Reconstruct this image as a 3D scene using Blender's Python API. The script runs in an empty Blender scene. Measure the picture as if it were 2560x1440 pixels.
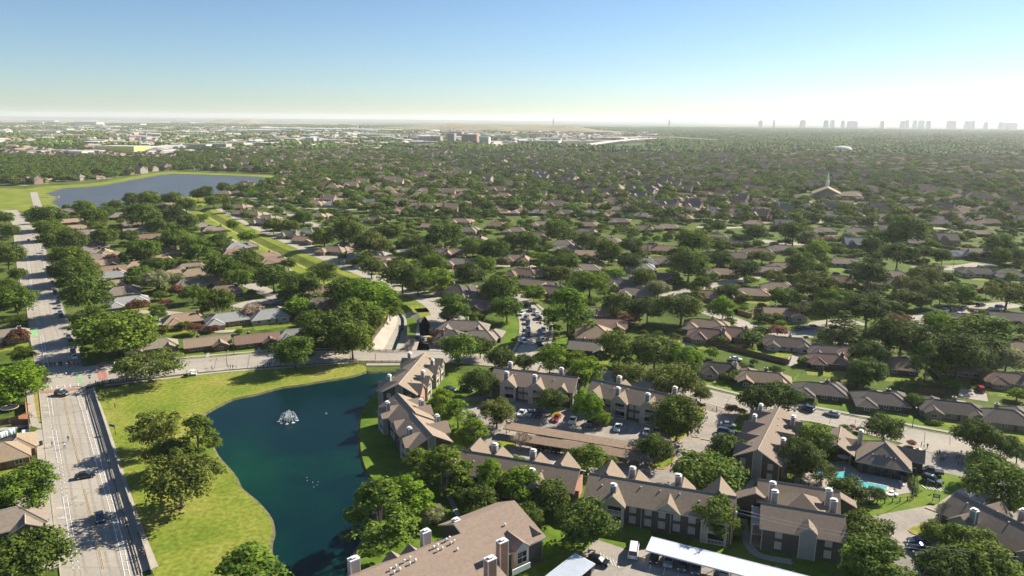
# Aerial view of a lakeside suburb: camera, sky, sun and exposure first, then terrain, roads, buildings, trees, small things.
import bpy, bmesh, math, random
import numpy as np
from mathutils import Vector, Matrix
from mathutils.geometry import tessellate_polygon
R = math.radians
random.seed(7)
sc = bpy.context.scene
COL = sc.collection

# ------------------------------------------------------------------ camera
CAM_H = 88.0            # flying height of the drone, metres
FPX = 1800.0            # focal length in pixels of the 2560 px wide photograph
PITCH = math.atan((720 - 297.5) / FPX)
ROLL = math.atan(21 / 2560)
cam_data = bpy.data.cameras.new('camera')
cam_data.sensor_width = 36.0
cam_data.lens = 36.0 * FPX / 2560
cam_data.clip_start = 0.5
cam_data.clip_end = 60000
cam = bpy.data.objects.new('camera', cam_data)
COL.objects.link(cam)
cam.matrix_world = Matrix.Translation((0, 0, CAM_H)) @ Matrix.Rotation(math.pi / 2 - PITCH, 4, 'X') @ Matrix.Rotation(ROLL, 4, 'Z')
sc.camera = cam

# ------------------------------------------------------------------ daylight
SUN_EL = R(33)
SUN_DIR = Vector((math.cos(R(35)) * math.cos(SUN_EL), math.sin(R(35)) * math.cos(SUN_EL), math.sin(SUN_EL)))
world = bpy.data.worlds.new('World')
sc.world = world
world.use_nodes = True
wn = world.node_tree
bg = wn.nodes['Background']
sky = wn.nodes.new('ShaderNodeTexSky')
sky.sky_type = 'NISHITA'
sky.sun_disc = False
sky.sun_elevation = SUN_EL
sky.sun_rotation = math.atan2(SUN_DIR.x, SUN_DIR.y)
sky.altitude = 900
sky.air_density = 1.0
sky.dust_density = 0.4
sky.ozone_density = 3.0
tint = wn.nodes.new('ShaderNodeMix')
tint.data_type = 'RGBA'
tint.blend_type = 'MULTIPLY'
tint.inputs[0].default_value = 1.0
tint.inputs[7].default_value = (0.95, 1.03, 1.10, 1)
wn.links.new(sky.outputs[0], tint.inputs[6])
wn.links.new(tint.outputs[2], bg.inputs[0])
bg.inputs[1].default_value = 0.053
sun_data = bpy.data.lights.new('sun', 'SUN')
sun_data.energy = 5.0
sun_data.angle = R(0.5)
sun_data.color = (1.0, 0.925, 0.79)
sun = bpy.data.objects.new('sun', sun_data)
COL.objects.link(sun)
sun.rotation_euler = SUN_DIR.to_track_quat('Z', 'Y').to_euler()
sc.view_settings.view_transform = 'Standard'
sc.view_settings.look = 'None'
sc.view_settings.exposure = 1.1
sc.view_settings.gamma = 1.0
sc.cycles.max_bounces = 6
sc.cycles.diffuse_bounces = 2
sc.cycles.transparent_max_bounces = 8
sc.cycles.volume_bounces = 1
sc.cycles.use_denoising = True


# ------------------------------------------------------------------ survey: sight line -> ground position in metres
def g(u, v, z=0.0):
    x, y = u - 1280, 720 - v
    c, s = math.cos(ROLL), math.sin(ROLL)
    x2, y2 = x * c + y * s, -x * s + y * c
    dx, dy, dz = x2, FPX * math.cos(PITCH) + y2 * math.sin(PITCH), -FPX * math.sin(PITCH) + y2 * math.cos(PITCH)
    t = (z - CAM_H) / dz
    return Vector((dx * t, dy * t, z))


def px_size(p):
    """metres covered by one photograph pixel at point p"""
    d = p.y * math.cos(PITCH) + (CAM_H - p.z) * math.sin(PITCH)
    return d / FPX


def P(pts, z=0.0):
    return [g(u, v, z) for u, v in pts]


# ------------------------------------------------------------------ materials
MATS = {}


def mat(name, col, rough=0.85, metal=0.0, noise=0.0, scale=1.0, col2=None, trans=0.0, spec=0.3, rand=0.0,
        bump=0.0, coord='Object', detail=4, stretch=None):
    m = bpy.data.materials.new(name)
    m.use_nodes = True
    nt = m.node_tree
    b = nt.nodes['Principled BSDF']
    b.inputs['Roughness'].default_value = rough
    b.inputs['Metallic'].default_value = metal
    b.inputs['Specular IOR Level'].default_value = spec
    col = tuple(col) + (1,)
    b.inputs['Base Color'].default_value = col
    out = None
    if noise or col2 or rand:
        if coord == 'World':
            co = nt.nodes.new('ShaderNodeNewGeometry').outputs['Position']
        else:
            co = nt.nodes.new('ShaderNodeTexCoord').outputs['Object']
        if stretch:
            mp = nt.nodes.new('ShaderNodeMapping')
            mp.inputs['Scale'].default_value = stretch
            nt.links.new(co, mp.inputs[0])
            co = mp.outputs[0]
        tx = nt.nodes.new('ShaderNodeTexNoise')
        tx.inputs['Scale'].default_value = scale
        tx.inputs['Detail'].default_value = detail
        tx.inputs['Roughness'].default_value = 0.65
        nt.links.new(co, tx.inputs['Vector'])
        rp = nt.nodes.new('ShaderNodeValToRGB')
        c2 = tuple(col2) + (1,) if col2 else tuple(c * (1 - noise) for c in col[:3]) + (1,)
        c1 = col if col2 else tuple(min(1, c * (1 + noise)) for c in col[:3]) + (1,)
        rp.color_ramp.elements[0].position = 0.32
        rp.color_ramp.elements[1].position = 0.68
        rp.color_ramp.elements[0].color = c2
        rp.color_ramp.elements[1].color = c1
        nt.links.new(tx.outputs['Fac'], rp.inputs[0])
        out = rp.outputs[0]
        if rand:
            oi = nt.nodes.new('ShaderNodeObjectInfo')
            hs = nt.nodes.new('ShaderNodeHueSaturation')
            mr = nt.nodes.new('ShaderNodeMapRange')
            mr.inputs['To Min'].default_value = 1 - rand
            mr.inputs['To Max'].default_value = 1 + rand
            nt.links.new(oi.outputs['Random'], mr.inputs[0])
            nt.links.new(mr.outputs[0], hs.inputs['Value'])
            mr2 = nt.nodes.new('ShaderNodeMapRange')
            mr2.inputs['To Min'].default_value = 0.5 - rand * 0.07
            mr2.inputs['To Max'].default_value = 0.5 + rand * 0.07
            mt = nt.nodes.new('ShaderNodeMath')
            mt.operation = 'FRACT'
            mm = nt.nodes.new('ShaderNodeMath')
            mm.operation = 'MULTIPLY'
            mm.inputs[1].default_value = 7.3
            nt.links.new(oi.outputs['Random'], mm.inputs[0])
            nt.links.new(mm.outputs[0], mt.inputs[0])
            nt.links.new(mt.outputs[0], mr2.inputs[0])
            nt.links.new(mr2.outputs[0], hs.inputs['Hue'])
            nt.links.new(out, hs.inputs['Color'])
            out = hs.outputs[0]
        nt.links.new(out, b.inputs['Base Color'])
        if bump:
            bp = nt.nodes.new('ShaderNodeBump')
            bp.inputs['Strength'].default_value = bump
            bp.inputs['Distance'].default_value = 0.05
            nt.links.new(tx.outputs['Fac'], bp.inputs['Height'])
            nt.links.new(bp.outputs[0], b.inputs['Normal'])
    if trans:
        ms = nt.nodes.new('ShaderNodeMixShader')
        tl = nt.nodes.new('ShaderNodeBsdfTranslucent')
        if out:
            nt.links.new(out, tl.inputs[0])
        else:
            tl.inputs[0].default_value = col
        ms.inputs[0].default_value = trans
        o = nt.nodes['Material Output']
        nt.links.new(b.outputs[0], ms.inputs[1])
        nt.links.new(tl.outputs[0], ms.inputs[2])
        nt.links.new(ms.outputs[0], o.inputs[0])
    MATS[name] = m
    return m


def M(n):
    return MATS[n]


# ------------------------------------------------------------------ object helpers
def tag(o, label=None, cat=None, group=None, kind=None):
    if label:
        o['label'] = label
    if cat:
        o['category'] = cat
    if group:
        o['group'] = group
    if kind:
        o['kind'] = kind
    return o


def empty(name, loc, rz=0.0):
    o = bpy.data.objects.new(name, None)
    o.empty_display_size = 0.5
    COL.objects.link(o)
    o.location = loc
    o.rotation_euler.z = rz
    return o


class MB:
    """collects polygons, boxes, tubes and roofs into one mesh"""

    def __init__(s):
        s.v, s.f, s.m, s.sm = [], [], [], []

    def poly(s, pts, mi=0, smooth=False):
        n = len(s.v)
        s.v += [tuple(p) for p in pts]
        s.f.append(list(range(n, n + len(pts))))
        s.m.append(mi)
        s.sm.append(smooth)

    def mesh(s, vs, fs, mi=0, smooth=False):
        n = len(s.v)
        s.v += [tuple(p) for p in vs]
        for f in fs:
            s.f.append([i + n for i in f])
            s.m.append(mi)
            s.sm.append(smooth)

    def box(s, x0, x1, y0, y1, z0, z1, mi=0, mx=None):
        vs = [Vector(p) for p in ((x0, y0, z0), (x1, y0, z0), (x1, y1, z0), (x0, y1, z0),
                                  (x0, y0, z1), (x1, y0, z1), (x1, y1, z1), (x0, y1, z1))]
        if mx:
            vs = [mx @ p for p in vs]
        s.mesh(vs, [(3, 2, 1, 0), (4, 5, 6, 7), (0, 1, 5, 4), (1, 2, 6, 5), (2, 3, 7, 6), (3, 0, 4, 7)], mi)

    def tube(s, pts, radii, n=6, mi=0, cap=True):
        pts = [Vector(p) for p in pts]
        rings = []
        for i, p in enumerate(pts):
            d = (pts[min(i + 1, len(pts) - 1)] - pts[max(i - 1, 0)]).normalized()
            a = d.cross(Vector((0, 0, 1)))
            if a.length < 0.05:
                a = d.cross(Vector((1, 0, 0)))
            a.normalize()
            b = d.cross(a)
            r = radii[i] if hasattr(radii, '__len__') else radii
            rings.append([p + (a * math.cos(t) + b * math.sin(t)) * r for t in (2 * math.pi * k / n for k in range(n))])
        vs = [q for r_ in rings for q in r_]
        fs = []
        for i in range(len(pts) - 1):
            for k in range(n):
                fs.append((i * n + k, i * n + (k + 1) % n, (i + 1) * n + (k + 1) % n, (i + 1) * n + k))
        if cap:
            fs.append(tuple(reversed(range(n))))
            fs.append(tuple((len(pts) - 1) * n + k for k in range(n)))
        s.mesh(vs, fs, mi, True)

    def prism(s, prof, y0, y1, mi=0, axis='y'):
        """closed (a,z) outline extruded along the other axis"""
        n = len(prof)
        if axis == 'y':
            vs = [(a, y0, z) for a, z in prof] + [(a, y1, z) for a, z in prof]
        else:
            vs = [(y0, a, z) for a, z in prof] + [(y1, a, z) for a, z in prof]
        fs = [tuple(range(n)), tuple(reversed(range(n, 2 * n)))]
        fs += [(k, k + n, (k + 1) % n + n, (k + 1) % n) for k in range(n)]
        s.mesh(vs, fs, mi)

    def build(s, name, mats, parent=None, loc=None, rz=0.0):
        me = bpy.data.meshes.new(name)
        me.from_pydata(s.v, [], s.f)
        if not isinstance(mats, (list, tuple)):
            mats = [mats]
        for m in mats:
            me.materials.append(M(m) if isinstance(m, str) else m)
        me.polygons.foreach_set('material_index', s.m)
        me.polygons.foreach_set('use_smooth', s.sm)
        me.update()
        o = bpy.data.objects.new(name, me)
        COL.objects.link(o)
        if parent:
            o.parent = parent
        if loc is not None:
            o.location = loc
        o.rotation_euler.z = rz
        return o


def sheet(name, polys, z, m, kind='structure', thick=0.0):
    """flat tessellated sheet(s) from world outlines"""
    b = MB()
    for pts in polys:
        pts = [Vector((p[0], p[1], z)) for p in pts]
        for t in tessellate_polygon([pts]):
            tri = [pts[i] for i in t]
            if (tri[1] - tri[0]).cross(tri[2] - tri[0]).z < 0:
                tri.reverse()
            b.poly(tri)
    o = b.build(name, m)
    if kind:
        o['kind'] = kind
    return o


def ribbon(left, right, z, b=None, mi=0):
    b = b or MB()
    for i in range(len(left) - 1):
        q = [left[i], left[i + 1], right[i + 1], right[i]]
        q = [Vector((p[0], p[1], z)) for p in q]
        if (q[1] - q[0]).cross(q[2] - q[0]).z < 0:
            q.reverse()
        b.poly(q, mi)
    return b


def side_lines(path, w0, w1=None):
    """offset lines at +w0 (left) and w1 of a world polyline"""
    w1 = -w0 if w1 is None else w1
    A, B = [], []
    for i, p in enumerate(path):
        d = Vector(path[min(i + 1, len(path) - 1)]) - Vector(path[max(i - 1, 0)])
        d.z = 0
        d.normalize()
        n = Vector((-d.y, d.x, 0))
        A.append(Vector(p) + n * w0)
        B.append(Vector(p) + n * w1)
    return A, B


def smooth_path(pts, k=4, closed=False):
    """Catmull-Rom through the points"""
    pts = [Vector(p) for p in pts]
    n = len(pts)
    out = []
    for i in range(n if closed else n - 1):
        if closed:
            a, b, c, d = pts[(i - 1) % n], pts[i], pts[(i + 1) % n], pts[(i + 2) % n]
        else:
            a, b, c, d = pts[max(i - 1, 0)], pts[i], pts[i + 1], pts[min(i + 2, n - 1)]
        for j in range(k):
            t = j / k
            out.append(0.5 * ((2 * b) + (c - a) * t + (2 * a - 5 * b + 4 * c - d) * t * t + (3 * b - a - 3 * c + d) * t ** 3))
    if not closed:
        out.append(pts[-1])
    return out


def in_poly(x, y, poly):
    c = False
    j = len(poly) - 1
    for i in range(len(poly)):
        xi, yi, xj, yj = poly[i][0], poly[i][1], poly[j][0], poly[j][1]
        if (yi > y) != (yj > y) and x < (xj - xi) * (y - yi) / (yj - yi) + xi:
            c = not c
        j = i
    return c


def in_poly_np(xy, poly):
    x, y = xy[:, 0], xy[:, 1]
    c = np.zeros(len(x), bool)
    j = len(poly) - 1
    for i in range(len(poly)):
        xi, yi, xj, yj = poly[i][0], poly[i][1], poly[j][0], poly[j][1]
        if yi != yj:
            k = ((yi > y) != (yj > y)) & (x < (xj - xi) * (y - yi) / (yj - yi) + xi)
            c ^= k
        j = i
    return c

# ------------------------------------------------------------------ surface materials
def ground_mat(name, stops, scale, scale2, dark=0.75):
    """two octaves of patchiness over a colour ramp, in metres"""
    m = bpy.data.materials.new(name)
    m.use_nodes = True
    nt = m.node_tree
    b = nt.nodes['Principled BSDF']
    b.inputs['Roughness'].default_value = 0.95
    b.inputs['Specular IOR Level'].default_value = 0.1
    geo = nt.nodes.new('ShaderNodeNewGeometry').outputs['Position']
    n1 = nt.nodes.new('ShaderNodeTexNoise')
    n1.inputs['Scale'].default_value = scale
    n1.inputs['Detail'].default_value = 7
    n1.inputs['Roughness'].default_value = 0.62
    nt.links.new(geo, n1.inputs[0])
    r = nt.nodes.new('ShaderNodeValToRGB')
    el = r.color_ramp.elements
    el[0].position, el[0].color = stops[0][0], stops[0][1] + (1,)
    el[1].position, el[1].color = stops[-1][0], stops[-1][1] + (1,)
    for p, c in stops[1:-1]:
        e = el.new(p)
        e.color = c + (1,)
    nt.links.new(n1.outputs[0], r.inputs[0])
    n2 = nt.nodes.new('ShaderNodeTexNoise')
    n2.inputs['Scale'].default_value = scale2
    n2.inputs['Detail'].default_value = 5
    nt.links.new(geo, n2.inputs[0])
    mr = nt.nodes.new('ShaderNodeMapRange')
    mr.inputs[1].default_value = 0.3
    mr.inputs[2].default_value = 0.7
    mr.inputs[3].default_value = dark
    mr.inputs[4].default_value = 2 - dark
    nt.links.new(n2.outputs[0], mr.inputs[0])
    mx = nt.nodes.new('ShaderNodeMix')
    mx.data_type = 'RGBA'
    mx.blend_type = 'MULTIPLY'
    mx.inputs[0].default_value = 1
    nt.links.new(r.outputs[0], mx.inputs[6])
    nt.links.new(mr.outputs[0], mx.inputs[7])
    nt.links.new(mx.outputs[2], b.inputs['Base Color'])
    MATS[name] = m
    return m


ground_mat('yard_ground', [(0.30, (0.035, 0.050, 0.014)), (0.47, (0.075, 0.115, 0.016)), (0.6, (0.10, 0.12, 0.03)), (0.72, (0.17, 0.15, 0.08))], 0.045, 0.6)
ground_mat('park_grass', [(0.3, (0.100, 0.155, 0.016)), (0.48, (0.170, 0.205, 0.028)), (0.6, (0.215, 0.225, 0.040)), (0.74, (0.300, 0.255, 0.080))], 0.055, 0.9, 0.68)
ground_mat('lush_grass', [(0.3, (0.06, 0.115, 0.012)), (0.55, (0.115, 0.180, 0.018)), (0.75, (0.17, 0.19, 0.04))], 0.08, 0.7, 0.85)
ground_mat('dry_verge', [(0.3, (0.20, 0.20, 0.04)), (0.7, (0.34, 0.26, 0.09))], 0.1, 0.8, 0.85)
ground_mat('shore_soil', [(0.3, (0.05, 0.055, 0.025)), (0.7, (0.17, 0.15, 0.08))], 0.5, 2.5, 0.7)
ground_mat('road_concrete', [(0.3, (0.295, 0.262, 0.220)), (0.5, (0.350, 0.313, 0.262)), (0.7, (0.395, 0.353, 0.297))], 0.06, 0.9, 0.93)
ground_mat('walk_concrete', [(0.3, (0.31, 0.28, 0.235)), (0.7, (0.41, 0.37, 0.305))], 0.2, 1.5, 0.93)
ground_mat('lot_concrete', [(0.3, (0.22, 0.197, 0.172)), (0.5, (0.30, 0.267, 0.23)), (0.7, (0.355, 0.318, 0.27))], 0.09, 0.7, 0.9)
ground_mat('asphalt', [(0.3, (0.045, 0.046, 0.05)), (0.7, (0.075, 0.075, 0.075))], 0.2, 1.5, 0.9)
ground_mat('wood_floor', [(0.3, (0.028, 0.045, 0.014)), (0.5, (0.05, 0.075, 0.02)), (0.72, (0.09, 0.10, 0.04))], 0.0035, 0.05)
ground_mat('far_country', [(0.34, (0.030, 0.050, 0.020)), (0.50, (0.055, 0.080, 0.028)), (0.60, (0.12, 0.12, 0.07)), (0.75, (0.26, 0.23, 0.18))], 0.0016, 0.02, 0.6)
ground_mat('landfill_grass', [(0.3, (0.15, 0.15, 0.07)), (0.5, (0.26, 0.22, 0.12)), (0.7, (0.34, 0.27, 0.18))], 0.004, 0.05)
mat('paint_white', (0.72, 0.70, 0.66), 0.7, noise=0.12, scale=1.5, coord='World')
mat('paint_yellow', (0.48, 0.36, 0.19), 0.7, noise=0.12, scale=1.5, coord='World')
mat('paint_green', (0.24, 0.42, 0.20), 0.8, noise=0.25, scale=0.8, coord='World')
mat('paint_red', (0.36, 0.17, 0.13), 0.8, noise=0.25, scale=0.8, coord='World')
mat('paint_kerb', (0.48, 0.20, 0.15), 0.8, noise=0.2, scale=1, coord='World')


def water_mat(name, deep, green, rough=0.12):
    m = bpy.data.materials.new(name)
    m.use_nodes = True
    nt = m.node_tree
    b = nt.nodes['Principled BSDF']
    b.inputs['Roughness'].default_value = rough
    b.inputs['IOR'].default_value = 1.18
    b.inputs['Specular IOR Level'].default_value = 0.5
    geo = nt.nodes.new('ShaderNodeNewGeometry').outputs['Position']
    n1 = nt.nodes.new('ShaderNodeTexNoise')
    n1.inputs['Scale'].default_value = 0.022
    n1.inputs['Detail'].default_value = 3
    nt.links.new(geo, n1.inputs[0])
    r = nt.nodes.new('ShaderNodeValToRGB')
    r.color_ramp.elements[0].position = 0.48
    r.color_ramp.elements[0].color = deep + (1,)
    r.color_ramp.elements[1].position = 0.72
    r.color_ramp.elements[1].color = green + (1,)
    nt.links.new(n1.outputs[0], r.inputs[0])
    nt.links.new(r.outputs[0], b.inputs['Base Color'])
    n2 = nt.nodes.new('ShaderNodeTexNoise')
    n2.inputs['Scale'].default_value = 1.6
    n2.inputs['Detail'].default_value = 4
    nt.links.new(geo, n2.inputs[0])
    bp = nt.nodes.new('ShaderNodeBump')
    bp.inputs['Strength'].default_value = 0.35
    bp.inputs['Distance'].default_value = 0.06
    nt.links.new(n2.outputs[0], bp.inputs['Height'])
    nt.links.new(bp.outputs[0], b.inputs['Normal'])
    MATS[name] = m


water_mat('lake_water', (0.001, 0.017, 0.021), (0.003, 0.045, 0.020), 0.22)
water_mat('reservoir_water', (0.065, 0.075, 0.088), (0.08, 0.09, 0.10), 0.35)

# ------------------------------------------------------------------ shorelines and the creek (world outlines)
LAKE = smooth_path(P([(925, 935), (919, 934), (887, 945), (850, 953), (800, 961), (750, 971), (712, 976), (675, 986), (637, 997), (587, 1008),
          (550, 1026), (520, 1043), (502, 1062), (512, 1092), (532, 1122), (549, 1152), (573, 1178), (596, 1206), (607, 1230),
          (640, 1256), (664, 1280), (684, 1308), (690, 1342), (685, 1362), (683, 1386), (692, 1440), (700, 1530), (860, 1530),
          (886, 1440), (905, 1380), (945, 1310), (975, 1250), (950, 1212), (937, 1200), (922, 1177), (912, 1147),
          (907, 1117), (906, 1080), (910, 1042), (925, 1014), (944, 992), (962, 978), (975, 958), (992, 940), (1004, 930), (985, 931), (955, 934)], 0), 2, True)
RES = P([(109, 503), (151, 489), (197, 486), (246, 481), (281, 474), (327, 465), (387, 453), (422, 449), (492, 449), (598, 451),
         (668, 454), (668, 462), (605, 471), (563, 488), (527, 499), (454, 506), (404, 510), (352, 522), (299, 527), (211, 538),
         (150, 541), (123, 525), (137, 513)])
# creek centre line: (u, v, half width at the rim, half width of the bed, depth)
CREEK = [(494, 534, 5.5, 0.5, 1.6), (560, 571, 5.5, 0.5, 1.6), (640, 611, 5.5, 0.5, 1.6), (705, 641, 5.5, 0.5, 1.7), (765, 669, 5.5, 0.6, 1.8),
         (830, 697, 5.5, 0.7, 1.9), (900, 727, 5.5, 0.8, 2.0), (960, 754, 6, 1.0, 2.2), (1000, 780, 7, 1.6, 2.4),
         (1006, 805, 8, 2.6, 2.6), (995, 835, 9.0, 3.4, 2.8), (985, 862, 9.5, 4.0, 2.9), (976, 884, 9.5, 4.5, 3.0)]
crk = smooth_path([Vector((*g(u, v)[:2], 0)) for u, v, *_ in CREEK], 3)
cw = smooth_path([Vector((a, b, c)) for _, _, a, b, c in CREEK], 3)
CL = [side_lines(crk, w.x)[0][i] for i, w in enumerate(cw)]
CR = [side_lines(crk, w.x)[1][i] for i, w in enumerate(cw)]
BL = [side_lines(crk, w.y)[0][i] for i, w in enumerate(cw)]
BR = [side_lines(crk, w.y)[1][i] for i, w in enumerate(cw)]
CHANNEL = CL + CR[::-1]

near_edge = g(1280, 1500).y
BIG = [(-9000, 40), (9000, 40), (30000, 9000), (30000, 42000), (-30000, 42000), (-30000, 9000)]


def holed(name, outer, holes, z, m):
    b = MB()
    loops = [[Vector((p[0], p[1], z)) for p in outer]] + [[Vector((p[0], p[1], z)) for p in h] for h in holes]
    flat = [p for l in loops for p in l]
    for t in tessellate_polygon(loops):
        tri = [flat[i] for i in t]
        if (tri[1] - tri[0]).cross(tri[2] - tri[0]).z < 0:
            tri.reverse()
        b.poly(tri)
    o = b.build(name, m)
    o['kind'] = 'structure'
    return o


MID = [(-1150, 40), (1300, 40), (1900, 2600), (-1500, 2600), (-1500, 1500)]
MID2 = P([(-600, 1600), (3200, 1600)]) + [Vector((1900, 2700, 0)), Vector((-1700, 2700, 0))]
MIDP = [(-700, 20), (700, 20), (2100, 2700), (-2000, 2700)]
holed('ground', MIDP, [LAKE, RES, CHANNEL], 0.0, 'yard_ground')
# the country beyond the suburb, meeting the near sheet along its edge
b = MB()
for q in ([(-2000, 2700), (2100, 2700), (30000, 42000), (-30000, 42000)],
          [(-700, 20), (-2000, 2700), (-30000, 42000), (-30000, 20)],
          [(2100, 2700), (700, 20), (30000, 20), (30000, 42000)]):
    q = [Vector((x, y, 0)) for x, y in q]
    if (q[1] - q[0]).cross(q[2] - q[0]).z < 0:
        q.reverse()
    b.poly(q)
b.build('far_land', 'far_country')['kind'] = 'structure'


def bank(name, outline, drop, inset, m, closed=True):
    """slope from the shoreline down to just under the water"""
    b = MB()
    n = len(outline)
    area = sum(outline[i][0] * outline[(i + 1) % n][1] - outline[(i + 1) % n][0] * outline[i][1] for i in range(n))
    sgn = 1 if area > 0 else -1
    ins = []
    for i in range(n):
        d = outline[(i + 1) % n] - outline[i - 1]
        d.z = 0
        d.normalize()
        ins.append(outline[i] + Vector((-d.y, d.x, 0)) * sgn * inset + Vector((0, 0, -drop)))
    for i in range(n):
        j = (i + 1) % n
        q = [outline[i], outline[j], ins[j], ins[i]]
        if (q[1] - q[0]).cross(q[2] - q[0]).z < 0:
            q.reverse()
        b.poly(q, 0, True)
    o = b.build(name, m)
    o['kind'] = 'structure'
    return o


bank('lake_bank', LAKE, 1.0, 1.6, 'shore_soil')
bank('reservoir_bank', RES, 1.5, 6, 'shore_soil')
sheet('lake', [LAKE], -0.45, 'lake_water')
sheet('reservoir', [RES], -0.5, 'reservoir_water')
# creek: grassy upstream, concrete near the road
for nm, rng, mm in (('creek_bank', (0, 24), 'park_grass'), ('creek_channel', (24, len(crk) - 1), 'walk_concrete')):
    b = MB()
    for i in range(*rng):
        zb0, zb1 = -cw[i].z, -cw[i + 1].z
        dn = lambda p, z: Vector((p.x, p.y, z))
        for q in ([CL[i], CL[i + 1], dn(BL[i + 1], zb1), dn(BL[i], zb0)], [dn(BR[i], zb0), dn(BR[i + 1], zb1), CR[i + 1], CR[i]]):
            if (q[1] - q[0]).cross(q[2] - q[0]).z < 0:
                q.reverse()
            b.poly(q)
        q = [dn(BL[i], zb0), dn(BL[i + 1], zb1), dn(BR[i + 1], zb1), dn(BR[i], zb0)]
        if (q[1] - q[0]).cross(q[2] - q[0]).z < 0:
            q.reverse()
        b.poly(q, 1 if rng[0] == 0 else 0)
    # head wall at the road
    if rng[0]:
        i = len(crk) - 1
        z = -cw[i].z
        b.poly([CR[i], Vector((BR[i].x, BR[i].y, z)), Vector((BL[i].x, BL[i].y, z)), CL[i]])
    b.build(nm, [mm, 'shore_soil'])['kind'] = 'structure'
cr0 = [g(986, 835), g(980, 850), g(972, 868), g(968, 882)]
b = MB()
c2 = [Vector((crk[i].x, crk[i].y, 0)) for i in range(22, len(crk) - 0)]
zz = [-cw[i].z + 0.03 for i in range(22, len(crk))]
A, B_ = side_lines(c2, 0.9, -0.6)
for i in range(len(c2) - 1):
    b.poly([Vector((B_[i].x, B_[i].y, zz[i])), Vector((B_[i + 1].x, B_[i + 1].y, zz[i + 1])), Vector((A[i + 1].x, A[i + 1].y, zz[i + 1])), Vector((A[i].x, A[i].y, zz[i]))])
b.build('creek_water', 'lake_water')['kind'] = 'structure'

# ------------------------------------------------------------------ lawns
Z1, Z2, Z3, Z4 = 0.03, 0.06, 0.09, 0.12
LAWN = P([(246, 990), (300, 985), (400, 962), (480, 950), (600, 937), (700, 927), (800, 919), (880, 914), (919, 922)])
lake_list = [p.copy() for p in LAKE]
# park lawn follows the west shore exactly
ia = min(range(len(lake_list)), key=lambda i: (lake_list[i] - g(919, 934)).length)
ib = min(range(len(lake_list)), key=lambda i: (lake_list[i] - g(700, 1530)).length)
west_shore = lake_list[ia:ib + 1]
park = LAWN + west_shore + P([(420, 1530), (392, 1440), (349, 1320), (310, 1200), (270, 1075)])
sheet('park_lawn', [park], Z1, 'park_grass')
ie = min(range(len(lake_list)), key=lambda i: (lake_list[i] - g(886, 1440)).length)
iq = min(range(len(lake_list)), key=lambda i: (lake_list[i] - g(992, 940)).length)
east_shore = lake_list[ie:iq + 1]
sheet('courtyard_lawn', [east_shore + P([(1040, 925), (1200, 940), (1500, 975), (1780, 1020), (1860, 1080), (1560, 1180), (1700, 1440), (1900, 1530), (886, 1530)]),
                         P([(1850, 1010), (2560, 1160), (2760, 1220), (2760, 1530), (1900, 1530), (1700, 1430), (1830, 1150)])], Z1, 'lush_grass')
res_lawn = P([(0, 484), (60, 487), (109, 482), (200, 470), (300, 456), (390, 445), (440, 441), (600, 444), (690, 447), (700, 456)])
sheet('reservoir_lawn', [P([(-260, 492), (0, 492), (60, 492), (112, 484), (200, 478), (246, 473), (281, 466), (327, 457), (387, 446), (422, 443), (492, 444), (598, 447), (688, 449), (668, 453.5), (598, 451), (492, 449), (422, 449),
                            (387, 453), (327, 465), (281, 474), (246, 481), (197, 486), (151, 489), (109, 503), (137, 513), (123, 525), (150, 541), (120, 560), (85, 562), (60, 548), (-260, 545)]),
                         P([(668, 453.5), (692, 449), (694, 458), (668, 462)]),
                         P([(527, 499), (454, 506), (404, 510), (440, 528), (500, 530), (545, 512)])], Z1, 'park_grass')
lawn_strips = [
    # verges and front lawns
    [(84, 932), (75, 880), (72, 870), (80, 930)],
    [(265, 925), (450, 903), (640, 890), (640, 878), (470, 880), (330, 905), (262, 912)],
    [(640, 892), (690, 887), (690, 868), (560, 877), (640, 878)],
    [(1018, 800), (1042, 800), (1044, 812), (1040, 842), (1020, 842)],
    [(1249, 868), (1283, 868), (1302, 832), (1300, 800), (1285, 788), (1262, 790), (1258, 820)],
    [(1376, 872), (1440, 880), (1440, 850), (1395, 835)],
    [(1500, 895), (1548, 900), (1542, 884), (1500, 883)],
    [(1310, 765), (1350, 790), (1362, 780), (1330, 757), (1310, 752)],
    [(1765, 959), (1866, 982), (1880, 970), (1850, 960), (1770, 945)],
    [(2000, 995), (2200, 1034), (2400, 1068), (2470, 1080), (2480, 1062), (2330, 1040), (2200, 1010), (2040, 985)],
    [(1870, 878), (1940, 880), (1940, 868), (1880, 858)], [(1990, 930), (1975, 960), (1985, 960), (2003, 920)],
    [(2030, 895), (2055, 900), (2050, 880), (2035, 885)], [(2245, 790), (2295, 790), (2290, 770), (2250, 772)],
    [(2090, 640), (2180, 640), (2120, 672), (2060, 668)], [(2280, 640), (2440, 640), (2420, 628), (2300, 630)],
    [(1895, 700), (1935, 690), (1925, 684), (1870, 688)], [(1915, 800), (1990, 808), (1985, 800), (1930, 793)],
    [(2120, 905), (2150, 912), (2155, 897), (2130, 893)], [(2455, 905), (2490, 975), (2500, 972), (2475, 900)],
    [(120, 640), (146, 632), (150, 645), (128, 672)], [(178, 818), (205, 820), (222, 802), (200, 803)],
    [(1020, 663), (1030, 660), (1028, 628), (975, 628), (975, 634)],
    [(835, 675), (870, 690), (885, 688), (850, 672)],
]
sheet('front_lawn', [P(q) for q in lawn_strips], Z1 + 0.01, 'lush_grass')
A, B_ = side_lines(crk, 13, 5.6)
b = ribbon(A[:26], B_[:26], Z1)
A, B_ = side_lines(crk, -5.6, -13)
ribbon(A[:26], B_[:26], Z1, b)
A, B_ = side_lines(crk, 15, 9.2)
b = ribbon(A[24:37], [CL[i] for i in range(24, 37)], Z1, b)
A, B_ = side_lines(crk, 13, 15)
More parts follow.
